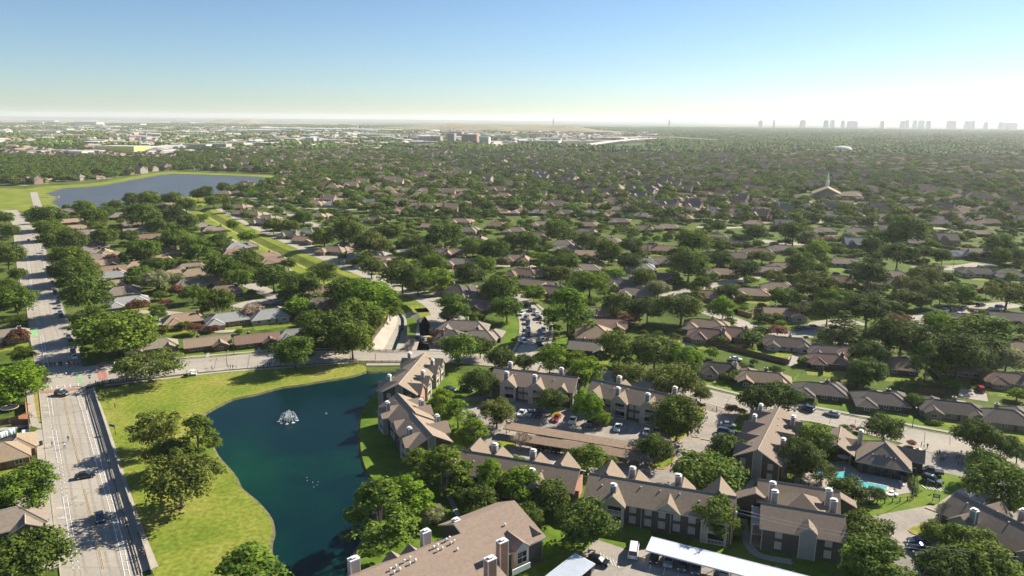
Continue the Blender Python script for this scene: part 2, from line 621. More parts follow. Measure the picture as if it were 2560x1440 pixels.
A, B_ = side_lines(crk, -9, -14)
ribbon([CR[i] for i in range(24, 34)], B_[24:34], Z1, b)
b.build('greenway_lawn', 'park_grass')['kind'] = 'structure'
# verge strips beside the avenue
sheet('dry_verge', [P([(101, 1000), (112, 1068), (108, 1074), (90, 1078), (84, 1000)]), P([(128, 1270), (136, 1270), (146, 1330), (134, 1330)]),
                    P([(95, 1312), (60, 1318), (65, 1290), (110, 1270), (122, 1280)])], Z1, 'dry_verge')
sheet('verge', [P([(98, 1090), (113, 1091), (125, 1180), (112, 1197)]), P([(136, 1335), (146, 1333), (153, 1385), (160, 1440), (152, 1440)]),
                P([(78, 850), (84, 862), (87, 932), (80, 925)]), P([(33, 605), (45, 607), (62, 740), (52, 740)])], Z1, 'park_grass')

# ------------------------------------------------------------------ roads
AVE_L = P([(175, 1540), (155, 1400), (140, 1290), (128, 1200), (113, 1090), (102, 1000), (92, 945), (84, 900), (76, 850), (68, 790), (60, 737), (50, 672), (44, 630), (38, 600), (28, 580), (12, 560), (0, 548)])
AVE_R = P([(394, 1540), (350, 1400), (308, 1270), (286, 1200), (253, 1090), (224, 1000), (212, 945), (203, 900), (190, 860), (168, 810), (152, 765), (133, 705), (118, 655), (105, 620), (88, 592), (60, 566), (40, 545)])
b = ribbon(AVE_L, AVE_R, Z2)
b.build('avenue', 'road_concrete')['kind'] = 'structure'
ST_T = P([(92, 938), (206, 936), (245, 930), (305, 925), (450, 914), (640, 895), (720, 889), (875, 883), (1025, 881), (1150, 883), (1290, 893), (1400, 905), (1560, 927), (1760, 962), (1865, 985), (2035, 1010), (2200, 1040), (2402, 1074), (2560, 1107), (2760, 1150)])
ST_B = P([(99, 985), (222, 985), (260, 975), (325, 968), (470, 948), (640, 930), (720, 922), (885, 910), (1025, 909), (1150, 911), (1290, 921), (1400, 934), (1560, 958), (1760, 1003), (1850, 1022), (2030, 1042), (2180, 1073), (2368, 1118), (2520, 1155), (2720, 1205)])
b = ribbon(ST_T, ST_B, Z2 + 0.03)
b.build('street', 'road_concrete')['kind'] = 'structure'
SS_L = P([(1262, 912), (1280, 897), (1292, 884), (1305, 860), (1311, 827), (1308, 802), (1300, 772), (1292, 752), (1275, 730)])
SS_R = P([(1385, 925), (1362, 897), (1356, 874), (1367, 860), (1375, 835), (1370, 802), (1352, 775), (1332, 757), (1305, 735)])
ribbon(SS_L, SS_R, Z2 + 0.05).build('side_street', 'road_concrete')['kind'] = 'structure'
# residential streets and drives glimpsed between the trees
lanes = MB()
for li, (pts, w) in enumerate((([(1660, 735), (1780, 705), (1860, 690), (1930, 672), (2060, 652)], 8), ([(1765, 770), (1830, 790), (1900, 815), (2010, 825), (2050, 815), (2090, 805)], 9),
               ([(2040, 822), (2060, 800), (2150, 790)], 12), ([(2290, 655), (2350, 653), (2410, 650), (2470, 640)], 13), ([(2290, 810), (2350, 790), (2400, 765), (2460, 750), (2540, 740)], 11),
               ([(590, 780), (640, 765), (700, 760), (620, 720), (560, 700)], 9), ([(960, 628), (1010, 632), (1100, 640)], 8), ([(560, 500), (650, 520), (760, 560), (850, 600)], 8),
               ([(1120, 685), (1180, 675), (1260, 665), (1340, 665)], 8), ([(1470, 650), (1560, 645), (1640, 640)], 8), ([(1450, 690), (1580, 685), (1600, 675)], 7),
               ([(1900, 592), (1960, 597), (2040, 600)], 13), ([(1740, 560), (1800, 562), (1880, 556)], 9), ([(600, 812), (660, 800), (560, 812), (480, 815), (380, 830)], 6),
               ([(80, 500), (86, 520), (96, 548)], 7), ([(2370, 760), (2310, 775), (2280, 800)], 8), ([(2100, 640), (2120, 645), (2160, 655)], 7),
               ([(1290, 640), (1240, 655), (1180, 660)], 7), ([(300, 800), (380, 795), (450, 800)], 6), ([(400, 812), (520, 840), (600, 838)], 4))):
    A, B_ = side_lines(smooth_path([Vector((*g(u, v)[:2], 0)) for u, v in pts], 3), w / 2)
    ribbon(A, B_, Z2 + 0.01 + 0.006 * li, lanes)
lanes.build('lane', 'road_concrete')['kind'] = 'structure'
# greenway alleys
A, B_ = side_lines(crk, 13, 18.5)
al = ribbon(A[:30], B_[:30], Z2)
A, B_ = side_lines(crk, -13, -16.5)
ribbon(A[:14], B_[:14], Z2, al)
for i in range(2, 30, 1):
    p = crk[i]
    d = (crk[i + 1] - crk[i - 1]).normalized()
    n = Vector((-d.y, d.x, 0))
    for s_ in (0, 1):
        o = p + n * 18.4 + d * (s_ * 11)
        lp = [o, o + d * 4.5, o + d * 5 + n * 8.5, o + n * 8.5]
        al.poly([Vector((q.x, q.y, Z2 + 0.006 + 0.006 * (i % 2))) for q in lp][::-1])
al.build('alley', 'walk_concrete')['kind'] = 'structure'
sheet('alley_asphalt', [P([(1052, 845), (1078, 842), (1076, 812), (1064, 795), (1048, 800)]), P([(1044, 880), (1076, 880), (1072, 855), (1050, 858)])], Z2 + 0.02, 'asphalt')
sheet('driveway', [P([(1030, 882), (1120, 882), (1095, 868), (1060, 862), (1052, 846), (1076, 846), (1084, 830), (1095, 800), (1076, 792), (1062, 796), (1042, 830), (1040, 860)]),
                   P([(110, 1092), (115, 1078), (86, 1078), (0, 1092), (0, 1100), (84, 1086)]), P([(125, 1200), (120, 1186), (112, 1200), (118, 1262), (128, 1262), (136, 1250)]),
                   P([(1980, 905), (2012, 890), (2005, 872), (1975, 880), (1968, 900)]), P([(1692, 870), (1740, 872), (1740, 855), (1700, 845)]),
                   P([(2398, 975), (2475, 985), (2470, 965), (2440, 955), (2405, 955)]), P([(200, 845), (240, 838), (240, 826), (195, 838)]),
                   P([(2403, 1075), (2418, 1078), (2414, 1045), (2402, 1045)]), P([(2191, 1038), (2200, 1040), (2200, 1018), (2192, 1018)])], Z2 + 0.02, 'walk_concrete')
# parking lots
sheet('parking_lot', [P([(1150, 1000), (1240, 985), (1300, 1000), (1500, 1030), (1640, 1060), (1668, 1078), (1700, 1085), (1770, 1020), (1768, 985), (1870, 1000), (1852, 1030), (1830, 1065), (1790, 1100),
                          (1770, 1150), (1740, 1190), (1700, 1215), (1560, 1200), (1470, 1190), (1300, 1140), (1230, 1120), (1160, 1060)]),
                      P([(1440, 1410), (1500, 1345), (1580, 1370), (1640, 1365), (2160, 1470), (2300, 1540), (1330, 1540)]),
                      P([(2178, 1278), (2350, 1243), (2440, 1180), (2300, 1150), (2325, 1105), (2420, 1120), (2560, 1180), (2560, 1300), (2420, 1440), (2560, 1540), (2330, 1540), (2250, 1400), (2160, 1330)])], Z2 + 0.01, 'lot_concrete')
# planted islands with red kerbs
isl = MB()
kerbs = MB()
for pts in ([(1625, 1158), (1668, 1168), (1694, 1142), (1692, 1126), (1670, 1128), (1640, 1150)], [(1690, 1098), (1700, 1100), (1730, 1072), (1766, 1020), (1760, 1010), (1700, 1050), (1680, 1085)],
            [(2280, 1310), (2300, 1322), (2340, 1322), (2360, 1310), (2330, 1296), (2295, 1300)], [(1165, 1010), (1185, 1003), (1205, 1008), (1190, 1018)], [(1400, 1042), (1406, 1026), (1388, 1030), (1378, 1038)],
            [(1255, 1100), (1296, 1107), (1290, 1118), (1270, 1130)]):
    w = P(pts)
    c = sum(w, Vector()) / len(w)
    w = smooth_path(w, 3, True)
    inner = [c + (p - c) * 0.94 for p in w]
    zk = Z2 + 0.15
    for i in range(len(w)):
        j = (i + 1) % len(w)
        kerbs.poly([Vector((*w[i][:2], zk)), Vector((*w[j][:2], zk)), Vector((*inner[j][:2], zk)), Vector((*inner[i][:2], zk))])
        kerbs.poly([Vector((*w[i][:2], 0)), Vector((*w[j][:2], 0)), Vector((*w[j][:2], zk)), Vector((*w[i][:2], zk))])
    isl.poly([Vector((*p[:2], zk - 0.01)) for p in inner])
isl.build('island_lawn', 'park_grass')['kind'] = 'structure'
kerbs.build('island_kerb', 'paint_kerb')['kind'] = 'structure'
# sidewalks
swk = MB()
sw_paths = [([(385, 1440), (338, 1320), (300, 1205), (262, 1090), (232, 1005), (228, 990)], 3.4),
            ([(265, 981), (325, 973), (420, 961), (560, 942), (700, 930), (800, 921), (888, 914)], 1.6), ([(1768, 956), (1866, 979), (2036, 1005), (2200, 1033), (2402, 1067), (2560, 1100)], 1.5),
            ([(255, 925), (305, 920), (450, 909), (640, 890), (720, 884), (875, 878)], 1.5), ([(104, 1095), (110, 1150), (118, 1210), (122, 1262), (128, 1300), (140, 1370), (150, 1440)], 1.9),
            ([(95, 1085), (88, 1060), (80, 1010), (76, 960)], 1.9), ([(1283, 884), (1298, 855), (1304, 827), (1302, 800), (1296, 780)], 1.4), ([(1368, 872), (1376, 855), (1382, 832), (1379, 805), (1365, 780), (1340, 758)], 1.4),
            ([(2195, 1148), (2260, 1100), (2290, 1100), (2360, 1120)], 1.6), ([(36, 606), (46, 680), (55, 745)], 2.2), ([(1862, 1240), (1868, 1300), (1880, 1350), (1910, 1380), (1990, 1395)], 2.0),
            ([(1950, 1110), (1875, 1215), (1856, 1200)], 1.6), ([(112, 1330), (118, 1390), (132, 1440)], 1.8), ([(1130, 1240), (1160, 1300), (1190, 1300)], 1.2), ([(520, 908), (524, 893)], 1.2), ([(645, 893), (652, 880)], 1.2)]
for pts, w in sw_paths:
    A, B_ = side_lines(smooth_path([Vector((*g(u, v)[:2], 0)) for u, v in pts], 3), w / 2)
    swz = Z3 + 0.03 + 0.004 * sw_paths.index((pts, w))
    ribbon(A, B_, swz, swk)
swk.build('sidewalk', 'walk_concrete')['kind'] = 'structure'
# raised kerbs beside the carriageways
kb = MB()


def kerb(path, w=0.2, h=0.14, off=0.0):
    A, B_ = side_lines(path, off + w / 2, off - w / 2)
    for i in range(len(path) - 1):
        a0, a1, b0, b1 = A[i], A[i + 1], B_[i], B_[i + 1]
        up = Vector((0, 0, Z2 + h))
        for q in ([a0 + up, a1 + up, b1 + up, b0 + up], [a0, a1, a1 + up, a0 + up], [b1, b0, b0 + up, b1 + up]):
            kb.poly(q)


fl = lambda pts: [Vector((p.x, p.y, 0)) for p in pts]
kerb(fl(AVE_L[:6])), kerb(fl(AVE_R[:6])), kerb(fl(AVE_L[7:])), kerb(fl(AVE_R[8:]))
kerb(fl(ST_T[2:10])), kerb(fl(ST_T[13:])), kerb(fl(ST_B[2:14])), kerb(fl(ST_B[15:17])), kerb(fl(SS_L[2:])), kerb(fl(SS_R[2:]))
kb.build('kerb', 'walk_concrete')['kind'] = 'structure'

# ------------------------------------------------------------------ painted markings
wm, ym, gm, rm = MB(), MB(), MB(), MB()
ZP = Z2 + 0.05


def lerp_path(path, t):
    L = [0]
    for i in range(1, len(path)):
        L.append(L[-1] + (path[i] - path[i - 1]).length)
    d = t * L[-1]
    for i in range(1, len(path)):
        if d <= L[i] + 1e-6:
            return path[i - 1].lerp(path[i], (d - L[i - 1]) / max(1e-6, L[i] - L[i - 1]))
    return path[-1]


def stripe(mb, pts, w, z=ZP):
    A, B_ = side_lines([Vector((p[0], p[1], 0)) for p in pts], w / 2)
    ribbon(A, B_, z, mb)


def ladder(pa, pb, step=2.9, w=0.13):
    """bike-lane buffer: two edge lines with rungs; pa, pb pixel paths"""
    A, B_ = P(pa), P(pb)
    stripe(wm, A, w)
    stripe(wm, B_, w)
    L = sum((A[i + 1] - A[i]).length for i in range(len(A) - 1))
    n = max(2, int(L / step))
    for k in range(n + 1):
        a, c = lerp_path(A, k / n), lerp_path(B_, k / n)
        stripe(wm, [a, c], w, ZP + 0.004)


ladder([(122, 1010), (131, 1062)], [(131, 1008), (139, 1060)])
ladder([(136, 1095), (152, 1177)], [(146, 1095), (161, 1173)])
ladder([(166, 1262), (178, 1330), (189, 1405)], [(176, 1257), (189, 1330), (203, 1403)])
ladder([(195, 1000), (212, 1050), (229, 1112), (253, 1190), (281, 1280), (305, 1370), (325, 1460)], [(204, 999), (222, 1050), (241, 1112), (265, 1190), (293, 1280), (318, 1370), (338, 1460)])
ladder([(90, 820), (96, 833)], [(95, 820), (101, 832)], 3)
ladder([(103, 860), (115, 932)], [(109, 858), (123, 930)], 4)
for a, c in (((152, 1180), (165, 1258)), ((161, 1176), (176, 1255)), ((131, 1064), (136, 1094)), ((190, 1408), (196, 1450)), ((203, 1405), (211, 1450))):
    A = P([a, c])
    n = int((A[1] - A[0]).length / 2.2)
    for k in range(n):
        stripe(wm, [A[0].lerp(A[1], k / n), A[0].lerp(A[1], (k + 0.45) / n)], 0.14)
for a, c in ((((163, 1010), (182, 1100), (206, 1180)), ((166, 1010), (186, 1100), (209, 1180))), (((218, 1240), (243, 1330), (268, 1440)), ((221, 1240), (246, 1330), (272, 1440))),
             (((84, 640), (90, 700), (98, 760)), ((85.5, 640), (91.5, 700), (99.5, 760)))):
    stripe(ym, P(a), 0.11)
    stripe(ym, P(c), 0.11)
for pts in ([(66, 660), (75, 730), (84, 790)], [(70, 660), (79, 730), (88, 790)], [(105, 660), (113, 700), (122, 745)]):
    stripe(wm, P(pts), 0.14)
# bike symbols: bicycle blobs and arrows
for u, v in ((117, 1035), (118, 1052), (129, 1115), (131, 1133), (158, 1291), (162, 1316), (89, 868), (92, 885)):
    c = g(u, v)
    for k in range(2):
        th = [2 * math.pi * i / 10 for i in range(11)]
        cc = c + Vector((-0.45 + 0.9 * k, 0.3, 0))
        stripe(wm, [cc + Vector((0.32 * math.cos(t), 0.45 * math.sin(t), 0)) for t in th], 0.12)
    stripe(wm, [c + Vector((-0.45, 0.3, 0)), c + Vector((0, 1.0, 0)), c + Vector((0.45, 0.3, 0))], 0.12, ZP + 0.004)
# crossing areas
sheetq = lambda mb, pts, z=Z3 + 0.03: mb.poly([Vector((*g(u, v)[:2], z)) for u, v in pts][::-1])
for k in range(8):
    t0, t1 = k / 8, (k + 0.62) / 8
    a = lambda t: (190 + 10 * t, 943 + 38 * t)
    c = lambda t: (204 + 10 * t, 943 + 38 * t)
    sheetq(gm, [a(t0), c(t0), c(t1), a(t1)])
sheetq(gm, [(78, 838), (95, 838), (98, 862), (80, 862)], Z2 + 0.045)
sheetq(rm, [(245, 944), (268, 943), (274, 966), (252, 968)])
sheetq(rm, [(104, 998), (150, 993), (220, 986), (222, 990), (150, 999), (106, 1003)], Z3 + 0.035)
for x0, x1 in ((112, 132), (146, 166), (179, 200)):
    yy = lambda x, o: 990 + o - (x - 112) * 0.12
    stripe(wm, P([(x0, yy(x0, -2)), (x1, yy(x1, -2))]), 0.2, Z3 + 0.04)
    stripe(wm, P([(x0, yy(x0, -2)), (x0 + 1, yy(x0, 6))]), 0.2, Z3 + 0.045)
    stripe(wm, P([(x1, yy(x1, -2)), (x1 + 1, yy(x1, 6))]), 0.2, Z3 + 0.045)
# parking stalls
for (u0, v0), (u1, v1), n, (du, dv) in (((1291, 1040), (1640, 1090), 16, (16, -17)), ((1640, 1400), (1960, 1462), 9, (-6, 26)), ((1330, 1160), (1470, 1178), 8, (14, -17)), ((1620, 1400), (1628, 1370), 1, (4, -12))):
    for k in range(n + 1):
        u, v = u0 + (u1 - u0) * k / n, v0 + (v1 - v0) * k / n
        stripe(wm, P([(u, v), (u + du, v + dv)]), 0.12)
for k in range(6):
    stripe(wm, P([(1511 + k * 8, 1379 + k * 4), (1520 + k * 8, 1402 + k * 3)]), 0.13)
for k in range(7):
    stripe(wm, P([(2312 + k * 9, 1197 + k * 1.2), (2325 + k * 9, 1206 + k * 1.2)]), 0.22)
for k in range(5):
    stripe(wm, P([(2330 + k * 9, 1424 + k * 3), (2385, 1431 + k * 3)]), 0.1)
# slab joints along the avenue and street, oil stains and tyre wear
mat('joint', (0.23, 0.205, 0.175), 0.9, noise=.2, coord='World')
mat('stain', (0.285, 0.255, 0.215), 0.9, noise=.25, scale=1.5, coord='World')
jn, stn = MB(), MB()
for pa, pb, z in ((AVE_L[:6], AVE_R[:6], Z2 + .012), (AVE_L[7:15], AVE_R[7:15], Z2 + .012), (ST_T[4:17], ST_B[4:17], Z2 + .042)):
    pa, pb = fl(pa), fl(pb)
    La = sum((pa[i + 1] - pa[i]).length for i in range(len(pa) - 1))
    nj = int(La / 7.5)
    for k in range(1, nj):
        stripe(jn, [lerp_path(pa, k / nj), lerp_path(pb, k / nj)], 0.07, z)
    for t in (.25, .5, .75):
        stripe(jn, [lerp_path(pa, k / 20).lerp(lerp_path(pb, k / 20), t) for k in range(21)], 0.06, z + .003)
    for t in (.18, .32, .62, .76):     # darker wheel paths
        stripe(stn, [lerp_path(pa, k / 30).lerp(lerp_path(pb, k / 30), t + .008 * math.sin(k)) for k in range(31)], .5, z - .005)
for k in range(120):
    u, v = random.choice(((random.uniform(1290, 1660), random.uniform(1035, 1085)), (random.uniform(1560, 2000), random.uniform(1395, 1440)), (random.uniform(2230, 2330), random.uniform(1270, 1340)), (random.uniform(130, 300), random.uniform(1010, 1400))))
    if u < 320 and not (130 + (v - 1010) * .09 < u < 210 + (v - 1010) * .25):
        continue
    c = g(u, v)
    r = random.uniform(.25, .9)
    stn.poly([(c.x + r * math.cos(a) * random.uniform(.6, 1.2), c.y + r * math.sin(a) * random.uniform(.6, 1.2), Z2 + .031 + k * .0001) for a in (6.283 * i / 9 for i in range(9))])
jn.build('road_joint', 'joint')['kind'] = 'structure'
stn.build('road_stain', 'stain')['kind'] = 'structure'
# joints in the concrete street
dk = MB()
for u, v, u2, v2 in ((545, 907, 538, 937), (627, 897, 622, 931), (2085, 1020, 2078, 1048), (2145, 1036, 2140, 1060), (2318, 1065, 2317, 1092), (2381, 1072, 2381, 1095), (1832, 982, 1822, 998), (700, 893, 693, 926), (880, 884, 878, 909)):
    stripe(dk, P([(u, v), (u2, v2)]), 0.12, Z3 + 0.035)
dk.build('road_joint', 'asphalt')['kind'] = 'structure'
wm.build('white_marking', 'paint_white')['kind'] = 'structure'
ym.build('yellow_marking', 'paint_yellow')['kind'] = 'structure'
gm.build('green_marking', 'paint_green')['kind'] = 'structure'
rm.build('red_marking', 'paint_red')['kind'] = 'structure'

# ------------------------------------------------------------------ foliage
def leaf(name, dark, light, trans=0.42):
    mat(name, light, 0.8, noise=0.3, scale=5.0, col2=dark, trans=trans, spec=0.12, rand=0.16, detail=2)  # dark clumps in the leaf colour also deepen the crown's shading


leaf('leaf_dark', (0.030, 0.058, 0.012), (0.150, 0.200, 0.030), 0.20)
leaf('leaf_mid', (0.038, 0.078, 0.010), (0.180, 0.245, 0.028), 0.22)
leaf('leaf_bright', (0.060, 0.130, 0.008), (0.225, 0.325, 0.024), 0.28)
leaf('leaf_olive', (0.042, 0.066, 0.014), (0.215, 0.240, 0.042), 0.22)
leaf('leaf_pale', (0.13, 0.15, 0.05), (0.42, 0.42, 0.22))
leaf('leaf_pink', (0.18, 0.12, 0.07), (0.54, 0.40, 0.31))
leaf('leaf_red', (0.08, 0.040, 0.02), (0.26, 0.12, 0.06))
leaf('leaf_rose', (0.16, 0.07, 0.05), (0.40, 0.16, 0.14))
mat('bark', (0.13, 0.10, 0.075), 0.95, noise=0.35, scale=3)
mat('bark_pale', (0.26, 0.21, 0.17), 0.95, noise=0.3, scale=3)

rng = np.random.default_rng(11)


def unit(n):
    v = rng.normal(size=(n, 3))
    return v / np.linalg.norm(v, axis=1)[:, None]


def lobes_dome(n, zc, rz, r0, r1, flat=0.5):
    """blob centres spread over a dome of width 1"""
    out = []
    k = 0
    while len(out) < n and k < 4000:
        k += 1
        d = unit(1)[0]
        if d[2] < -0.75:
            continue
        f = rng.uniform(0.55, 1.0)
        r = rng.uniform(r0, r1)
        c = np.array([d[0] * (0.5 - r * 0.7) * f, d[1] * (0.5 - r * 0.7) * f, zc + d[2] * (rz - r * 0.6) * f])
        if all(np.linalg.norm((c - q[0])) > 0.45 * min(r, q[1]) + 0.03 for q in out):
            out.append((c, r, rng.uniform(0.7, 0.95)))
    return out


def crown_mesh(name, lobes, nleaf, size, up=0.25, droop=0.0):
    """leaf clumps: small bent quads scattered over and inside overlapping blobs"""
    areas = np.array([r * r for _, r, _ in lobes])
    cnt = np.maximum(4, (nleaf * areas / areas.sum()).astype(int))
    P_, N_ = [], []
    for (c, r, zs), k in zip(lobes, cnt):
        d = unit(k)
        d[:, 2] = np.where(d[:, 2] < -0.3, -d[:, 2] * 0.6, d[:, 2])
        rad = r * rng.uniform(0.62, 1.06, k) ** 0.8
        # secondary lumps
        ph = rng.uniform(0, 6.28, 3)
        lump = 1 + 0.13 * np.sin(d[:, 0] * 9 + ph[0]) * np.sin(d[:, 1] * 9 + ph[1]) + 0.08 * np.sin(d[:, 2] * 14 + ph[2])
        p = c + d * (rad * lump)[:, None] * np.array([1, 1, zs])
        P_.append(p)
        N_.append(d)
    p = np.concatenate(P_)
    n = np.concatenate(N_)
    k = len(p)
    n = n * 0.8 + unit(k) * 0.6 + np.array([0, 0, up])
    n /= np.linalg.norm(n, axis=1)[:, None]
    a = np.cross(n, unit(k))
    a /= np.linalg.norm(a, axis=1)[:, None]
    b = np.cross(n, a)
    s = size * rng.uniform(0.55, 1.35, k)[:, None]
    el = rng.uniform(0.6, 1.0, k)[:, None]
    quad = np.stack([p - a * s, p - b * s * el * 0.8, p + a * s, p + b * s * el * 0.8 ], 1)
    if droop:
        quad[:, :, 2] -= droop * rng.uniform(0, 1, (k, 1)) * 0.1
    lo, hi = np.percentile(quad[:, :, :2].reshape(-1, 2), [2, 98], axis=0)
    quad[:, :, :2] /= (hi - lo).mean() * 0.97
    me = bpy.data.meshes.new(name)
    me.vertices.add(4 * k)
    me.vertices.foreach_set('co', quad.reshape(-1))
    me.loops.add(4 * k)
    me.loops.foreach_set('vertex_index', np.arange(4 * k))
    me.polygons.add(k)
    me.polygons.foreach_set('loop_start', np.arange(0, 4 * k, 4))
    me.polygons.foreach_set('loop_total', np.full(k, 4))
    me.update(calc_edges=True)
    me.materials.append(M('leaf_mid'))
    return me


def trunk_mesh(name, height, r, lobes, mat_name='bark', nl=7, fork=0.35):
    b = MB()
    lean = rng.uniform(-0.02, 0.02, 2)
    top = Vector((lean[0], lean[1], height * fork))
    b.tube([(0, 0, -0.01), (lean[0] * 0.3, lean[1] * 0.3, height * fork * 0.4), top, top + Vector((lean[0], lean[1], height * 0.35))], [r * 1.35, r, r * 0.8, r * 0.3], 7)
    for (c, rr, _) in lobes[:nl]:
        c = Vector(c)
        mid = top.lerp(c, 0.5) + Vector((0, 0, 0.03))
        b.tube([top - Vector((0, 0, 0.03)), mid, c], [r * 0.55, r * 0.35, r * 0.12], 5)
    me = bpy.data.meshes.new(name)
    me.from_pydata(b.v, [], b.f)
    me.polygons.foreach_set('use_smooth', [True] * len(b.f))
    me.materials.append(M(mat_name))
    return me


# prototypes, all one metre wide at scale 1
PROTO = {}


def proto(kind, lob, nleaf, size, height, r, bark='bark', **kw):
    PROTO.setdefault(kind, []).append((crown_mesh('crown', lob, nleaf, size, **kw), trunk_mesh('trunk', height, r, lob, bark), height))


for i in range(3):
    proto('oak', lobes_dome(30, 0.44, 0.38, 0.13, 0.20), 6500, 0.0225, 0.8, 0.026)          # broad live oak
    proto('elm', lobes_dome(36, 0.56, 0.50, 0.12, 0.19), 7000, 0.0225, 1.0, 0.022)           # taller, lighter
for i in range(2):
    proto('park', lobes_dome(46, 0.45, 0.36, 0.08, 0.15), 5600, 0.0185, 0.76, 0.030, 'bark_pale')   # airy live oak with visible limbs
    lb = []
    for k in range(34):
        t = rng.uniform(0, 1)
        rr = 0.40 * (1 - t) ** 0.75 + 0.05
        a = rng.uniform(0, 6.28)
        lb.append((np.array([math.cos(a) * rr * 0.8, math.sin(a) * rr * 0.8, 0.35 + t * 0.95]), rng.uniform(0.10, 0.16), 0.9))
    proto('cypress', lb, 5200, 0.024, 1.25, 0.026)
for i in range(2):
    proto('small', lobes_dome(14, 0.46, 0.40, 0.17, 0.26), 1500, 0.042, 0.8, 0.03)           # garden tree
    proto('flower', lobes_dome(14, 0.48, 0.36, 0.17, 0.24), 1500, 0.040, 0.8, 0.02)
lb = [(np.array([0, 0, 0.25]), 0.34, 0.8), (np.array([0.2, 0.1, 0.2]), 0.26, 0.8), (np.array([-0.2, -0.1, 0.22]), 0.26, 0.8), (np.array([0, -0.2, 0.2]), 0.25, 0.8)]
proto('bush', lb, 700, 0.05, 0.3, 0.02)
lb = []
for k in range(40):
    t = k / 39
    a = k * 2.4
    rr = 0.42 * (1 - t) + 0.03
    lb.append((np.array([math.cos(a) * rr * 0.8, math.sin(a) * rr * 0.8, 0.2 + t * 1.3]), 0.07 + 0.10 * (1 - t), 0.6))
proto('conifer', lb, 3600, 0.026, 1.5, 0.03)

KMAT = {'oak': 'leaf_dark', 'elm': 'leaf_mid', 'park': 'leaf_olive', 'cypress': 'leaf_mid', 'small': 'leaf_mid', 'flower': 'leaf_pink', 'bush': 'leaf_mid', 'conifer': 'leaf_dark'}
# letter -> (prototype, material, wording)
KIND = {'O': ('oak', 'leaf_dark', 'dark green spreading oak'), 'o': ('oak', 'leaf_mid', 'mid green round oak'), 'E': ('elm', 'leaf_mid', 'tall green shade tree'),
        'B': ('elm', 'leaf_bright', 'bright green shade tree'), 'A': ('park', 'leaf_olive', 'olive live oak with open branches'), 'a': ('oak', 'leaf_olive', 'olive green round oak'),
        'C': ('cypress', 'leaf_mid', 'lumpy tall cypress'), 'c': ('cypress', 'leaf_bright', 'bright lumpy cypress'), 's': ('small', 'leaf_mid', 'small green garden tree'), 'S': ('small', 'leaf_dark', 'small dark garden tree'),
        'b': ('small', 'leaf_bright', 'small bright green tree'), 'P': ('flower', 'leaf_pink', 'pale pink flowering crape myrtle'), 'p': ('flower', 'leaf_rose', 'rose red flowering crape myrtle'),
        'R': ('flower', 'leaf_red', 'reddish brown plum tree'), 'w': ('oak', 'leaf_pale', 'pale flowered round tree'), 'N': ('conifer', 'leaf_dark', 'dark pointed conifer'), 'H': ('bush', 'leaf_mid', 'round clipped bush'),
        'K': ('oak', 'leaf_dark', 'very dark dense tree')}
TREES = []      # (object, base wording, group) to be given their final labels at the end
LABEL = []      # (object, base, category, group)


def tree_at(cu, cv, w, kind, asp=None):
    pk, mt, word = KIND[kind]
    w *= 0.88 if cv < 800 else 0.95
    if cv < 800:
        if kind in 'Oao' and random.random() < .35:
            kind = 'o'
            pk, mt, word = KIND['o']
    if asp is None:
        asp = random.uniform(.92, 1.1) * {'oak': 1.22, 'elm': 1.02, 'park': 1.12, 'cypress': 1.0, 'small': 1.0, 'flower': 0.95, 'bush': 0.9, 'conifer': 1.0}[pk]
    zc = 4.0
    for _ in range(4):                      # crown centre height depends on the width, and the width on the distance
        p = g(cu, cv, zc)
        wm_ = w * px_size(p)
        zc = wm_ * asp * {'oak': 0.46, 'elm': 0.58, 'park': 0.45, 'cypress': 0.72, 'small': 0.5, 'flower': 0.5, 'bush': 0.25, 'conifer': 0.7}[pk]
    vs = PROTO[pk]
    cm, tm, _ = vs[random.randrange(len(vs))]
    name = {'oak': 'oak_tree', 'elm': 'shade_tree', 'park': 'oak_tree', 'cypress': 'cypress_tree', 'small': 'garden_tree', 'flower': 'crape_myrtle', 'bush': 'bush', 'conifer': 'conifer_tree'}[pk]
    if kind == 'R':
        name = 'plum_tree'
    root = empty(name, (p.x, p.y, 0), random.uniform(0, 6.28))
    s = wm_ * random.uniform(0.98, 1.05)
    for nm, me in (('crown', cm), ('trunk', tm)):
        o = bpy.data.objects.new(nm, me)
        COL.objects.link(o)
        o.parent = root
        o.scale = (s, s, s * asp)
        if nm == 'crown':
            o.material_slots[0].link = 'OBJECT'
            o.material_slots[0].material = M(mt)
    size = 'huge ' if wm_ > 16 else 'large ' if wm_ > 12 else '' if wm_ > 7 or 'small' in word or kind in 'HPpR' else 'smallish '
    cat = 'bush' if kind == 'H' else 'tree'
    LABEL.append((root, size + word, cat, {'bush': 'bushes in the gardens'}.get(cat, 'trees of the suburb')))
    return root


